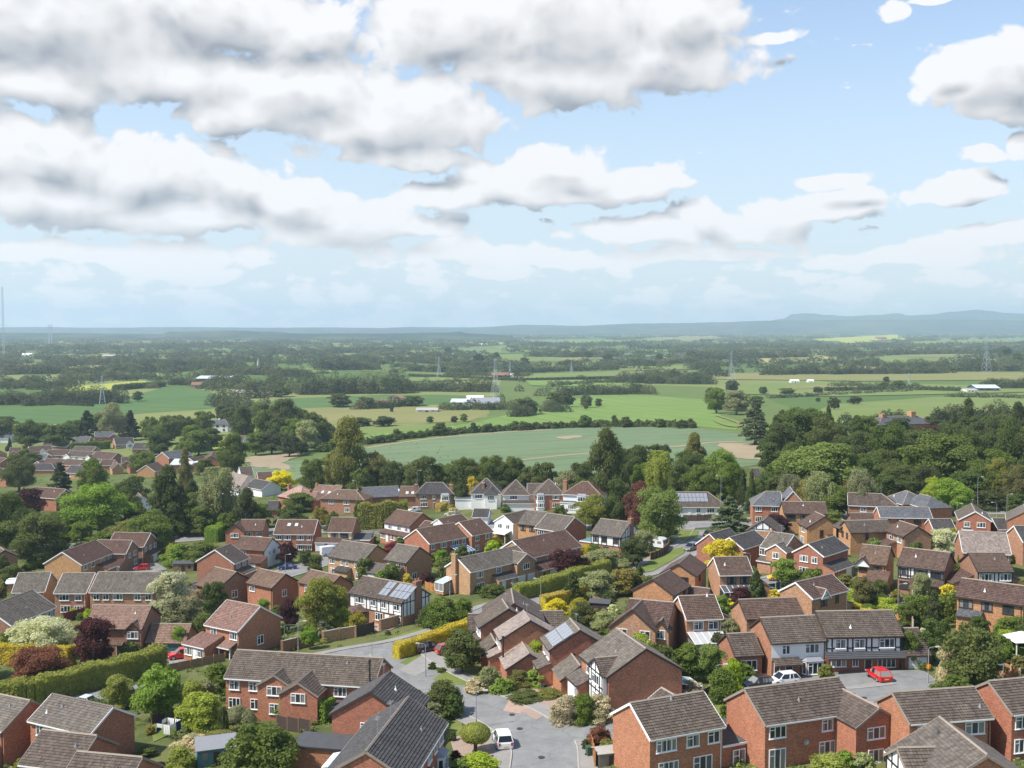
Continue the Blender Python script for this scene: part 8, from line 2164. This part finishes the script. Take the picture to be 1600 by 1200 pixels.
def name_board():
 p = at(1053, 842); g = ground(p.x, p.y)
 e = empty('road_sign', (p.x, p.y, g), R(8)); tag(e, 'white road name board on short posts at the grass verge', 'sign')
 mb = MB(); mb.box(-1.1, 1.1, -0.03, 0.03, 0.5, 0.95); mb.build('board', 'white', e)
 for s in (-1, 1):
  mb = MB(); mb.box(s * 0.9 - 0.05, s * 0.9 + 0.05, 0.035, 0.12, -0.2, 0.98); mb.build('post', 'fence_dark', e)
name_board()

def lattice(mb, H, wb, wt, n, r):
 c = lambda k, i: Vector(((wb + (wt - wb) * k / n) / 2 * (1, 1, -1, -1)[i % 4], (wb + (wt - wb) * k / n) / 2 * (1, -1, -1, 1)[i % 4], H * k / n))
 for k in range(n):
  for i in range(4):
   mb.beam(c(k, i), c(k + 1, i), r, r)
   mb.beam(c(k, i), c(k + 1, i + 1), r * 0.6, r * 0.6); mb.beam(c(k, i + 1), c(k + 1, i), r * 0.6, r * 0.6)
def pylon(px, yb, yt):
 p = at(px, yb); z = depth_of(p); g = ground(p.x, p.y); H = (yb - yt) * z / FPX
 e = empty('pylon', (p.x, p.y, g), R(25))
 r = max(0.16, z / FPX * 0.12)
 mb = MB(); lattice(mb, H * 0.60, H * 0.20, H * 0.06, 5, r); mb.build('leg_frame', 'steel_pylon', e)
 mb = MB()
 for s in (1, -1):
  for t in (1, -1): mb.beam((s * H * 0.03, t * H * 0.03, H * 0.60), (s * H * 0.02, t * H * 0.02, H), r, r)
 mb.build('mast_head', 'steel_pylon', e)
 for k, (zf, w) in enumerate(((0.64, 0.17), (0.76, 0.22), (0.88, 0.15))):
  mb = MB()
  for s in (1, -1):
   mb.beam((0, 0, H * zf), (s * H * w, 0, H * zf), r, r); mb.beam((0, 0, H * (zf + 0.06)), (s * H * w, 0, H * zf), r * 0.7, r * 0.7)
   mb.beam((s * H * w, 0, H * zf), (s * H * w, 0, H * (zf - 0.04)), r * 0.8, r * 0.8)
  mb.build('cross_arm', 'steel_pylon', e)
 o = auto(e, 'steel lattice pylon', 'pylon', 'pylons across the farmland')
for a in ((1143, 594, 548), (1541, 585, 524), (160, 632, 588), (774, 620, 560), (686, 590, 558), (797, 590, 566), (893, 582, 565), (1420, 605, 583)): pylon(*a)
def tv_mast(px, yb, yt, w, label):
 p = at(px, yb); z = depth_of(p); g = ground(p.x, p.y); H = (yb - yt) * z / FPX
 e = empty('mast', (p.x, p.y, g)); tag(e, label, 'mast', 'radio masts')
 r = z / FPX * 0.16
 mb = MB(); lattice(mb, H, w, w * 0.8, 18, r); mb.build('mast_frame', 'steel_pylon', e)
 for k in range(3):
  a = k * 2.1 + 0.4
  for zf in (0.45, 0.8):
   mb = MB(); mb.beam((0, 0, H * zf), (math.cos(a) * H * 0.35, math.sin(a) * H * 0.35, 0), r * 0.25, r * 0.25); mb.build('guy_wire', 'steel_pylon', e)
tv_mast(6, 560, 448, 3.2, 'tall guyed lattice mast at the left edge of the plain')
tv_mast(77, 541, 507, 3.0, 'left of two thin radio masts far across the plain')
tv_mast(81, 541, 507, 3.0, 'right of two thin radio masts far across the plain')

# ------------------------------------------------------------------ sheds, barns, garden things
def shed(name, label, px, py, lx, ly, e, r, ang, wall, roof, win=True, cat='shed'):
 p = at(px, py); g = ground(p.x, p.y)
 o = empty(name, (p.x, p.y, g), R(ang)); tag(o, label, cat)
 x, y = lx / 2, ly / 2
 mb = MB(); V = Vector
 mb.face([(-x, -y, -.4), (x, -y, -.4), (x, -y, e), (-x, -y, e)]); mb.face([(x, y, -.4), (-x, y, -.4), (-x, y, e), (x, y, e)])
 mb.face([(x, -y, -.4), (x, y, -.4), (x, y, e), (x, 0, r), (x, -y, e)]); mb.face([(-x, y, -.4), (-x, -y, -.4), (-x, -y, e), (-x, 0, r), (-x, y, e)])
 mb.build('wall', wall, o)
 mb = MB(); t = (r - e) / y; ov = 0.04 * max(lx, ly) if lx > 12 else 0.2
 for s in (-1, 1):
  q = [V((-x - ov, s * (y + ov), e - ov * t + 0.03)), V((x + ov, s * (y + ov), e - ov * t + 0.03)), V((x + ov, 0, r + 0.03)), V((-x - ov, 0, r + 0.03))]
  if s > 0: q = q[::-1]
  mb.hexa(q + [v + V((0, 0, 0.08)) for v in q])
 mb.build('roof', roof, o)
 mb = MB(); mb.box(-lx * 0.08, lx * 0.08, -y - 0.05, -y, 0, min(e * 0.8, 2.0 + e * 0.2)); mb.build('door', 'door_dark', o)
 if win:
  for s in (-0.3, 0.3):
   mb = MB(); mb.box(s * lx - lx * 0.07, s * lx + lx * 0.07, -y - 0.04, -y, e * 0.45, e * 0.82); mb.build('window', 'glass', o)
 return o
def far_shed(label, px, yb, wpx, hpx, ang, wall, roof, ly=None, name='barn', cat='barn'):
 p = at(px, yb); z = depth_of(p)
 lx, h = wpx * z / FPX, hpx * z / FPX
 return shed(name, label, px, yb, lx, ly or min(lx * 0.5, 24.0), h * 0.55, h, ang, wall, roof, cat=cat)
far_shed('long white roofed works building beyond the deep green field', 253, 579, 62, 6, 4, 'shed_metal', 'white', 40, 'warehouse', 'warehouse')
far_shed('second pale works building with blue grey roof', 340, 594, 50, 7, -3, 'shed_dark', 'shed_metal', 40, 'warehouse', 'warehouse')
far_shed('grey roofed farm building with white wall in mid plain', 758, 637, 42, 16, 3, 'render_white', 'lead', 26)
far_shed('low white sheds beside the grey roofed farm building', 722, 632, 30, 9, -4, 'white', 'shed_metal', 20)
far_shed('third white shed of the mid plain farm', 742, 628, 24, 10, 6, 'white', 'white', 20)
far_shed('pink roofed farmhouse behind a dark hedge', 596, 634, 26, 10, 2, 'brick_pink', 'roof_far', 12, 'farmhouse', 'house')
far_shed('white barn behind the pink roofed farmhouse', 622, 628, 16, 10, 10, 'white', 'roof_far', 14)
far_shed('long low pale sheds beside the meadow', 668, 643, 32, 6, 0, 'render_white', 'concrete', 14)
far_shed('dark barn with pale blue roof on the right plain', 1536, 610, 34, 9, -2, 'shed_dark', 'shed_metal', 26)
far_shed('low white annexe of the blue roofed barn', 1514, 612, 18, 5, 4, 'white', 'concrete', 16)
far_shed('small white shed by the bright green field', 1241, 598, 13, 5, 0, 'white', 'white', 10)
far_shed('smaller white shed beside a dark silo', 1266, 598, 9, 5, 0, 'white', 'white', 8)
far_shed('red roofed barn beyond the narrow green fields', 782, 590, 26, 8, 2, 'brick_brown', 'roof_far', 18)
far_shed('white shed next to the red roofed barn', 796, 590, 12, 7, 2, 'white', 'shed_metal', 14)
far_shed('brick church body among the plain trees', 410, 585, 16, 9, 5, 'brick_pink', 'roof_far', 12, 'church', 'church')
far_shed('long cream works building near the tall mast', 185, 558, 42, 4, 0, 'cream', 'concrete', 30, 'warehouse', 'warehouse')
far_shed('white house far out near the tall mast', 43, 558, 14, 6, 0, 'white', 'white', 12, 'house', 'house')
far_shed('low pale barn with tan roof at the left edge', 12, 574, 20, 6, 0, 'cream', 'roof_far', 14)
far_shed('white and pink roofed cottage beside the long works building', 418, 618, 18, 7, 8, 'white', 'roof_far', 10, 'cottage', 'house')
far_shed('white cottage beside the field lane', 375, 617, 20, 8, -8, 'white', 'concrete', 12, 'cottage', 'house')
far_shed('brick cottage right of the deep green field', 308, 606, 16, 9, 6, 'brick_pink', 'roof_far', 10, 'cottage', 'house')
far_shed('tiny white barn on the far plain centre', 755, 540, 12, 3.5, 0, 'white', 'white', 30)
far_shed('far pink roofed barns under the hills', 1376, 530, 14, 4, 0, 'brick_pink', 'roof_far', 40)
far_shed('pale tan glasshouse block on the far plain', 700, 556, 16, 4, 3, 'cream', 'white', 30)
def spire():
 p = at(404, 585); g = ground(p.x, p.y); z = depth_of(p)
 e = empty('church_spire', (p.x, p.y, g)); tag(e, 'slim pale church spire among the plain trees', 'spire')
 mb = MB(); mb.box(-2.4, 2.4, -2.4, 2.4, 0, 13); mb.build('tower', 'concrete', e)
 mb = MB(); mb.tube([(0, 0, 13), (0, 0, 24)], [2.6, 0.1], 4); mb.build('spire_cap', 'concrete', e)
spire()
shed('summerhouse', 'pale grey green summerhouse with windows in the bottom garden', 337, 1190, 4.2, 3.0, 2.1, 3.0, 20, 'teal_felt', 'lead', cat='summerhouse')
shed('shed', 'brown doored garden shed beside the white verged house', 288, 892, 5.0, 3.0, 2.1, 2.5, 5, 'fence_wood', 'felt')
shed('shed', 'small pale roofed store at the corner house fence', 950, 1192, 2.6, 1.8, 1.4, 1.7, 15, 'fence_grey', 'concrete', win=False)
shed('shed', 'dark garden shed by the patio behind the lime hedge', 938, 957, 3.4, 2.2, 1.9, 2.3, -15, 'fence_dark', 'felt', win=False)
shed('shed', 'dark roofed garage annexe beside the cream panelled house', 566, 852, 4.5, 5.0, 2.2, 3.2, 10, 'brick_brown', 'felt', win=False)
def gazebo(name, label, px, py, w, h, mat, ang=20):
 p = at(px, py); g = ground(p.x, p.y)
 e = empty(name, (p.x, p.y, g), R(ang)); tag(e, label, 'gazebo')
 s = w / 2
 for x in (-1, 1):
  for y in (-1, 1):
   mb = MB(); mb.box(x * s * .85 - .06, x * s * .85 + .06, y * s * .85 - .06, y * s * .85 + .06, -.2, h); mb.build('post', 'fence_dark' if mat != 'white' else 'white', e)
 mb = MB()
 c = [Vector((-s, -s, h)), Vector((s, -s, h)), Vector((s, s, h)), Vector((-s, s, h))]; top = Vector((0, 0, h + w * 0.28))
 for i in range(4): slope(mb, c[i], c[(i + 1) % 4], top, top, 0.4, 0.04, 0.0)
 mb.build('roof', mat, e)
gazebo('gazebo', 'dark roofed garden gazebo beside the white timbered house', 566, 972, 4.4, 2.4, 'tile_brown')
gazebo('gazebo', 'white canopy roofed gazebo at the right edge', 1596, 1024, 3.8, 2.2, 'white', 5)
def swing(px, py):
 p = at(px, py); g = ground(p.x, p.y)
 e = empty('garden_swing', (p.x, p.y, g), R(10)); tag(e, 'green metal swing frame on the small lawn', 'swing')
 mb = MB()
 for s in (-1, 1):
  for y in (-1, 1): mb.tube([(s * 1.3, y * 0.8, 0), (s * 1.2, 0, 2.2)], [0.04, 0.04], 6)
 mb.tube([(-1.25, 0, 2.2), (1.25, 0, 2.2)], [0.04, 0.04], 6); mb.build('frame', 'lamp_green', e)
 for x in (-0.3, 0.3):
  mb = MB(); mb.tube([(x, 0, 2.2), (x, 0, 0.5)], [0.015, 0.015], 4); mb.build('chain', 'metal_grey', e)
 mb = MB(); mb.box(-.35, .35, -.12, .12, .46, .5); mb.build('seat', 'fence_dark', e)
swing(456, 996)
def washing_line(px, py):
 p = at(px, py); g = ground(p.x, p.y)
 e = empty('washing_line', (p.x, p.y, g), R(25)); tag(e, 'rotary washing line hung with white and dark blue washing in the bottom garden', 'washing line')
 mb = MB(); mb.tube([(0, 0, 0), (0, 0, 2.0)], [.03, .03], 6)
 for k in range(4): mb.beam((0, 0, 1.3), (1.5 * math.cos(k * 1.571), 1.5 * math.sin(k * 1.571), 2.0), .03, .03)
 mb.build('frame', 'metal_grey', e)
 for k in range(4):
  a, b = [Vector((1.5 * math.cos(t), 1.5 * math.sin(t), 2.0)) for t in (k * 1.571, (k + 1) * 1.571)]
  for q, (s0, s1, dr, mt) in enumerate(((0.05, 0.45, 0.5, 'upvc'), (0.5, 0.95, 1.2, 'blue_cloth' if k % 2 else 'upvc'))):
   mb = MB(); n = 6
   for i in range(n):
    u, v = a.lerp(b, s0 + (s1 - s0) * i / n), a.lerp(b, s0 + (s1 - s0) * (i + 1) / n)
    w_ = Vector((-(b - a).y, (b - a).x, 0)).normalized() * 0.05 * (-1) ** i
    mb.face([u, v, v + w_ - Vector((0, 0, dr)), u - w_ - Vector((0, 0, dr))])
   mb.build('washing', mt, e)
washing_line(264, 1152)
def bin_(label, px, py, mat):
 p = at(px, py); g = ground(p.x, p.y)
 e = empty('wheelie_bin', (p.x, p.y, g + 0.05), R(px % 90)); tag(e, label, 'bin')
 mb = MB(); mb.hexa([Vector(v) for v in ((-.22, -.25, .08), (.22, -.25, .08), (.22, .25, .08), (-.22, .25, .08), (-.28, -.33, .98), (.28, -.33, .98), (.28, .33, .98), (-.28, .33, .98))]); mb.build('body', mat, e)
 mb = MB(); mb.box(-.3, .3, -.36, .36, .985, 1.06); mb.build('lid', mat, e)
 for s in (-1, 1):
  mb = MB(); mb.tube([(s * .24, .3, .11), (s * .29, .3, .11)], [.11, .11], 10); mb.build('wheel', 'tyre', e)
bin_('black bin beside the curving pavement and grass verge', 995, 888, 'black_bin')
bin_('dark green bin outside the low brick side wing', 1170, 1072, 'green_bin')
bin_('black bin by the gabled garage with solar panels', 850, 1082, 'black_bin')
bin_('green bin beside the bright orange fence', 920, 1182, 'green_bin')

# ------------------------------------------------------------------ far woods and hedgerows of the plain (nobody could count them)
FAR_SKIP = [px for mt, px in FIELDS[:24]]
def far_veg(name, leafm, seed, clumps):
 rng = np.random.default_rng(seed)
 out = []
 for (x, y, w, d, h) in clumps:
  z = math.hypot(x, y)
  px_m = FPX / z
  m = int(min(420, max(24, 3.0 * (w * px_m) * (h * px_m) / 2.8)))
  leaf = max(0.9, 1.9 / px_m)
  p = sphere_pts(rng, m); p[:, 2] = np.abs(p[:, 2])
  k = max(1, int(w / h * 1.2))
  ci = rng.integers(0, k, m)
  cx = (np.arange(k) + 0.5) / k - 0.5
  hh = rng.uniform(0.55, 1.1, k)
  rad = rng.uniform(0.75, 1.05, m)
  X = (cx[ci] * w) + p[:, 0] * (w / k) * 0.75 * rad
  Y = p[:, 1] * d * 0.5 * rad
  Z = np.maximum(0.0, p[:, 2] * h * hh[ci] * rad)
  pts = np.stack([x + X, y + Y, Z + ground(x, y) - 0.2], 1)
  L = Leaves(); L.add(pts, p * 0.7 + np.array([0, -0.3, 0.5]), leaf, rng, 0.35)
  out.append(L.q[0])
 q = np.concatenate(out); n = len(q)
 me = quads_mesh(name, q.reshape(-1, 3), np.arange(n * 4).reshape(n, 4))
 o = link(name, me, 'leaf_' + leafm)
 return tag(o, kind='stuff')
rnd = random.Random(21)
cl_dark, cl_mid, cl_pale = [], [], []
def put_clump(px, py, wpx, hm, dm=None):
 p = at(px, py); z = depth_of(p)
 w = max(6.0, wpx * z / FPX)
 r = rnd.random()
 (cl_dark if r < 0.40 else cl_mid if r < 0.88 else cl_pale).append((p.x, p.y, w, dm or min(60.0, max(8.0, w * 0.35)), hm))
yy = 513.6
while yy < 640:
 step = 0.55 + (yy - 513) * 0.045
 n = int(120 if yy < 545 else 95 if yy < 575 else 56 if yy < 610 else 22)
 for k in range(n):
  px = rnd.uniform(-80, 1680); py = yy + rnd.uniform(0, step)
  if any(in_poly(px, py, f) for f in FAR_SKIP): continue
  if 575 < py and 380 < px < 1600 and rnd.random() < 0.62: continue
  if 590 < py and px > 1000: continue
  wpx = rnd.uniform(4, 30) * (1.0 if rnd.random() < 0.8 else 1.6)
  put_clump(px, py, wpx, rnd.uniform(8, 15) if py < 590 else rnd.uniform(7, 13))
 yy += step
def belt(x0, y0, x1, y1, hm, n=None, w=20):
 hm *= 1.3
 n = int((n or max(3, int(abs(x1 - x0) / 9))) * 1.35)
 for k in range(n):
  t = (k + rnd.uniform(0.1, 0.9)) / n
  put_clump(x0 + (x1 - x0) * t, y0 + (y1 - y0) * t + rnd.uniform(-1, 1), rnd.uniform(0.6, 1.3) * w, hm * rnd.uniform(0.7, 1.15))
for b in [(470, 616, 640, 614, 19, 30), (330, 604, 480, 614, 13), (640, 611, 770, 612, 10, 24), (0, 606, 110, 606, 9), (100, 594, 230, 592, 9), (-20, 632, 190, 630, 10, 34), (60, 622, 195, 624, 9), (260, 600, 330, 604, 9), (380, 622, 430, 620, 12), (330, 632, 420, 650, 11, 18),
          (960, 598, 1110, 600, 10, 26), (1000, 590, 1110, 592, 11), (1195, 586, 1480, 583, 12, 44), (1080, 562, 1260, 558, 14, 34), (1300, 557, 1560, 551, 13, 34), (1400, 580, 1590, 579, 13, 30), (870, 617, 1020, 615, 9, 20), (830, 558, 960, 558, 13, 24), (600, 562, 790, 577, 11, 28), (500, 578, 570, 577, 15, 16),
          (1540, 606, 1620, 608, 10, 12), (1300, 603, 1440, 606, 5, 22, 14), (1090, 577, 1130, 590, 11, 8), (640, 580, 760, 582, 10, 22), (790, 583, 960, 577, 8, 26), (700, 586, 830, 588, 5, 22), (860, 603, 1010, 594, 5, 22, 14), (960, 570, 1100, 567, 9, 24), (820, 540, 1000, 538, 11, 28), (1000, 545, 1300, 541, 11, 40), (1260, 545, 1600, 538, 12, 40),
          (0, 548, 400, 540, 13, 60), (250, 545, 480, 536, 15, 40), (380, 555, 640, 548, 12, 46), (0, 585, 300, 580, 11, 60), (90, 570, 330, 572, 12, 40), (330, 580, 480, 590, 12, 28), (1480, 620, 1600, 622, 4, 16, 12), (1200, 622, 1440, 610, 4, 26, 12), (850, 640, 880, 645, 8, 6), (480, 700, 560, 690, 8, 8), (420, 668, 480, 662, 10, 10),
          (800, 652, 835, 648, 8, 6), (690, 640, 800, 640, 6, 14), (560, 640, 640, 634, 7, 12), (1460, 660, 1600, 655, 8, 16), (1320, 668, 1420, 662, 6, 12)]: belt(*b)
far_veg('distant_woods', 'far', 1, cl_dark); far_veg('distant_hedgerow_foliage', 'far_mid', 2, cl_mid); far_veg('distant_field_foliage', 'far_pale', 3, cl_pale)

# ------------------------------------------------------------------ garden shrubs filling the plots
def free(x, y, r):
 for (h, sd, c, L, W, sx, sy) in HOUSES:
  d = Vector((x, y)) - c
  a = h.rotation_euler.z
  u, v = d.x * math.cos(a) + d.y * math.sin(a), -d.x * math.sin(a) + d.y * math.cos(a)
  if abs(u) < L / 2 + r + 0.4 and abs(v) < W / 2 + r + 0.8: return False
 for ln, hw in ROAD_LINES:
  for a, b in zip(ln, ln[1:]):
   ab = b - a; t = max(0, min(1, (Vector((x, y)) - a).dot(ab) / (ab.length_squared + 1e-9)))
   if (a + ab * t - Vector((x, y))).length < hw + r * 0.8: return False
 for px in DR_W:
  if in_poly(x, y, px): return False
 for (tx, ty, tr) in TSOLID:
  if math.hypot(tx - x, ty - y) < tr * 0.8 + r * 0.6: return False
 return True
DR_W = [[tuple(at(*p)) for p in d[1]] for d in DRIVES] + [[tuple(at(*p)) for p in l] for l in LAWNS]
for ln in ((785, 1164), (1373, 1062), (281, 1034), (449, 890), (669, 1018), (700, 1021), (1224, 1070), (516, 868), (1022, 856)):
 p = at(*ln); TSOLID.append((p.x, p.y, 3.0))
CARPX = [(784, 1164), (1373, 1062), (281, 1034), (449, 890), (669, 1018), (700, 1021), (1224, 1070), (516, 868), (1022, 856), (1216, 907), (222, 891), (1080, 860)]
hides = lambda x, y: any(abs(x - a) < 34 and -8 < y - b < 48 for a, b in CARPX)
rnd = random.Random(77)
kinds = ['bush'] * 5 + ['bbush'] * 4 + ['dbush'] * 3 + ['obush'] * 3 + ['palebush'] * 3 + ['lbush'] * 2 + ['ybush', 'fbush', 'cbush', 'pbush']
count = tries = 0
while count < 190 and tries < 12000:
 tries += 1
 if count < 165: px, py = rnd.uniform(-10, 1610), rnd.uniform(845, 1215)
 else: px, py = rnd.uniform(0, 420), rnd.uniform(700, 830)
 if hides(px, py): continue
 p = at(px, py)
 wd = rnd.choice([1.2, 1.6, 2.0, 2.4, 3.0, 3.6]) * rnd.uniform(0.8, 1.2)
 if not free(p.x, p.y, wd / 2): continue
 T(rnd.choice(kinds), px, py, 0, 0, world=(p.x, p.y, wd * rnd.uniform(0.55, 1.0), wd), size='s', group='shrubs in the estate gardens')
 count += 1
kinds2 = ['green', 'green', 'bright', 'olive', 'dark', 'pale', 'lime', 'spire', 'green']
count = tries = 0
while count < 42 and tries < 6000:
 tries += 1
 px, py = rnd.uniform(-10, 1610), rnd.uniform(835, 1120)
 if hides(px, py): continue
 p = at(px, py); wd = rnd.uniform(2.6, 4.6)
 if not free(p.x, p.y, wd / 2): continue
 T(rnd.choice(kinds2), px, py, 0, 0, world=(p.x, p.y, wd * rnd.uniform(1.0, 1.5), wd), size='m' if py > 950 else 's', group='small garden trees')
 count += 1

# low planting and rough borders between the houses (nobody could count it)
rng = np.random.default_rng(9)
Lv = {'mid': Leaves(), 'bright': Leaves(), 'pale': Leaves()}
rnd = random.Random(31)
count = tries = 0
while count < 3400 and tries < 20000:
 tries += 1
 px, py = (rnd.uniform(-160, 1780), rnd.uniform(838, 1215)) if tries % 5 else (rnd.uniform(-20, 700), rnd.uniform(690, 840))
 p = at(px, py)
 if math.sin(p.x * 0.31) + math.sin(p.y * 0.27 + p.x * 0.11) + rnd.uniform(-1.2, 1.2) < -0.1: continue
 wd = rnd.uniform(0.5, 1.5)
 if not free(p.x, p.y, wd / 2 - 0.3): continue
 g = ground(p.x, p.y); m = 16
 q = sphere_pts(rng, m); q[:, 2] = np.abs(q[:, 2])
 Lv[rnd.choice(['mid', 'mid', 'bright', 'pale'])].add(np.array([p.x, p.y, g]) + q * np.array([wd / 2, wd / 2, wd * rnd.uniform(0.3, 0.75)]), q, 0.26, rng, 0.5)
 count += 1
for k, L in Lv.items(): tag(link('garden_undergrowth', L.mesh('garden_undergrowth'), 'leaf_' + k), kind='stuff')

# ------------------------------------------------------------------ haze over the whole plain
mb = MB(); mb.box(-24000, 24000, -400, 18500, -12, 330)
hz = mb.build('haze', None); hz['kind'] = 'stuff'
m_, t_, o_ = new_mat('haze')
v_ = t_.new('ShaderNodeVolumePrincipled')
v_.inputs['Color'].default_value = (0.64, 0.82, 1.0, 1); v_.inputs['Density'].default_value = 0.95e-4; v_.inputs['Anisotropy'].default_value = 0.2
t_.l.new(v_.outputs[0], o_.inputs['Volume'])
hz.data.materials.append(m_)

# ------------------------------------------------------------------ labels that say which plant or lamp it is
def rel_name(x, y, sx, skip=0):
 """where something stands: by its nearest house as seen by someone looking from the drone"""
 best = sorted(HOUSES, key=lambda h: (h[2] - Vector((x, y))).length)[skip]
 h, sd, c, L, W, hx, hy = best
 dpt = y - c.y; dlt = x - c.x
 if abs(dpt) > abs(dlt) * 0.9: word = 'behind' if dpt > 0 else 'in front of'
 else: word = 'left of' if dlt < 0 else 'right of'
 return word, sd
ORD = ['', 'first', 'second', 'third', 'fourth', 'fifth', 'sixth', 'seventh', 'eighth', 'ninth', 'tenth', 'eleventh', 'twelfth', 'thirteenth', 'fourteenth', 'fifteenth', 'sixteenth', 'seventeenth', 'eighteenth', 'nineteenth', 'twentieth']
def n_words(s): return len(s.replace('-', ' ').split())
pend = [[o, w, x, y, sx, sy, H, Wd] for o, w, x, y, sx, sy, lab, H, Wd in PLANTS if not lab] + [[o, w, x, y, sx, sy, 0, 0] for o, w, x, y, sx, sy in AUTO]
PLAIN = [('the long white roofed works', 253, 579), ('the grey roofed farm building', 750, 635), ('the pink roofed farmhouse', 600, 634), ('the blue roofed barn', 1530, 608), ('the two small white sheds', 1250, 598), ('the red roofed barn', 785, 590), ('the slate roofed manor', 1400, 652),
         ('the bright green field', 960, 640), ('the deep green field', 150, 640), ('the pale meadow', 600, 648), ('the grey green crop field', 850, 690), ('the far village', 100, 700), ('the tall guyed mast', 8, 556), ('the wide pasture by the manor', 1480, 632), ('the white farmhouse', 342, 672), ('the bare tan soil', 430, 716), ('the far straw field', 900, 535)]
def plain_mark(sx, sy):
 return min(PLAIN, key=lambda p: math.hypot(p[1] - sx, (p[2] - sy) * 3))[0]
groups = {}
for it in pend:
 o, w, x, y, sx, sy, H, Wd = it
 if 'pylon' in w or y > 800 or o.get('group') == 'bushes of the field hedgerow':
  base = (w, 'near ' + plain_mark(sx, sy)) if o.get('group') != 'bushes of the field hedgerow' else (w, 'of the field hedgerow')
 elif sx > 1120 and sy < 800 and y > 255: base = (w, ('at the front' if y < 330 else 'in the middle' if y < 410 else 'at the back') + ' of the right hand wood')
 elif 470 < sx < 1120 and 640 < sy < 780 and y > 330: base = (w, 'in the belt behind the villas')
 elif sx <= 520 and sy < 705 and y > 480: base = (w, 'beyond the far village')
 else:
  if H: w = ('tall ' if H > 8 and 'tall' not in w else 'small ' if max(H, Wd) < 1.7 else 'large ' if max(H, Wd) > 3.4 and 'tree' not in w else '') + w
  base = (w, '%s %s' % rel_name(x, y, sx))
 groups.setdefault(base, []).append(it)
for (w, wh), its in groups.items():
 its.sort(key=lambda i: i[4])
 for k, it in enumerate(its):
  if len(its) == 1: lab = '%s %s' % (w, wh)
  elif len(its) == 2: lab = '%s %s %s' % (('leftmost', 'rightmost')[k], w, wh)
  else: lab = '%s %s %s from the left' % (ORD[k + 1] if k < 20 else 'number %d' % (k + 1), w, wh)
  if n_words(lab) > 16: lab = lab.replace('standing ', '').replace(' with ', ' ').replace('the ', '')
  if n_words(lab) > 16: lab = ' '.join(lab.split()[:16])
  it[0]['label'] = lab
 if len(its) > 1 and 'group' not in its[0][0]:
  for it in its: it[0]['group'] = '%ss %s' % (w.replace('tall ', '').replace('large ', '').replace('small ', ''), wh)
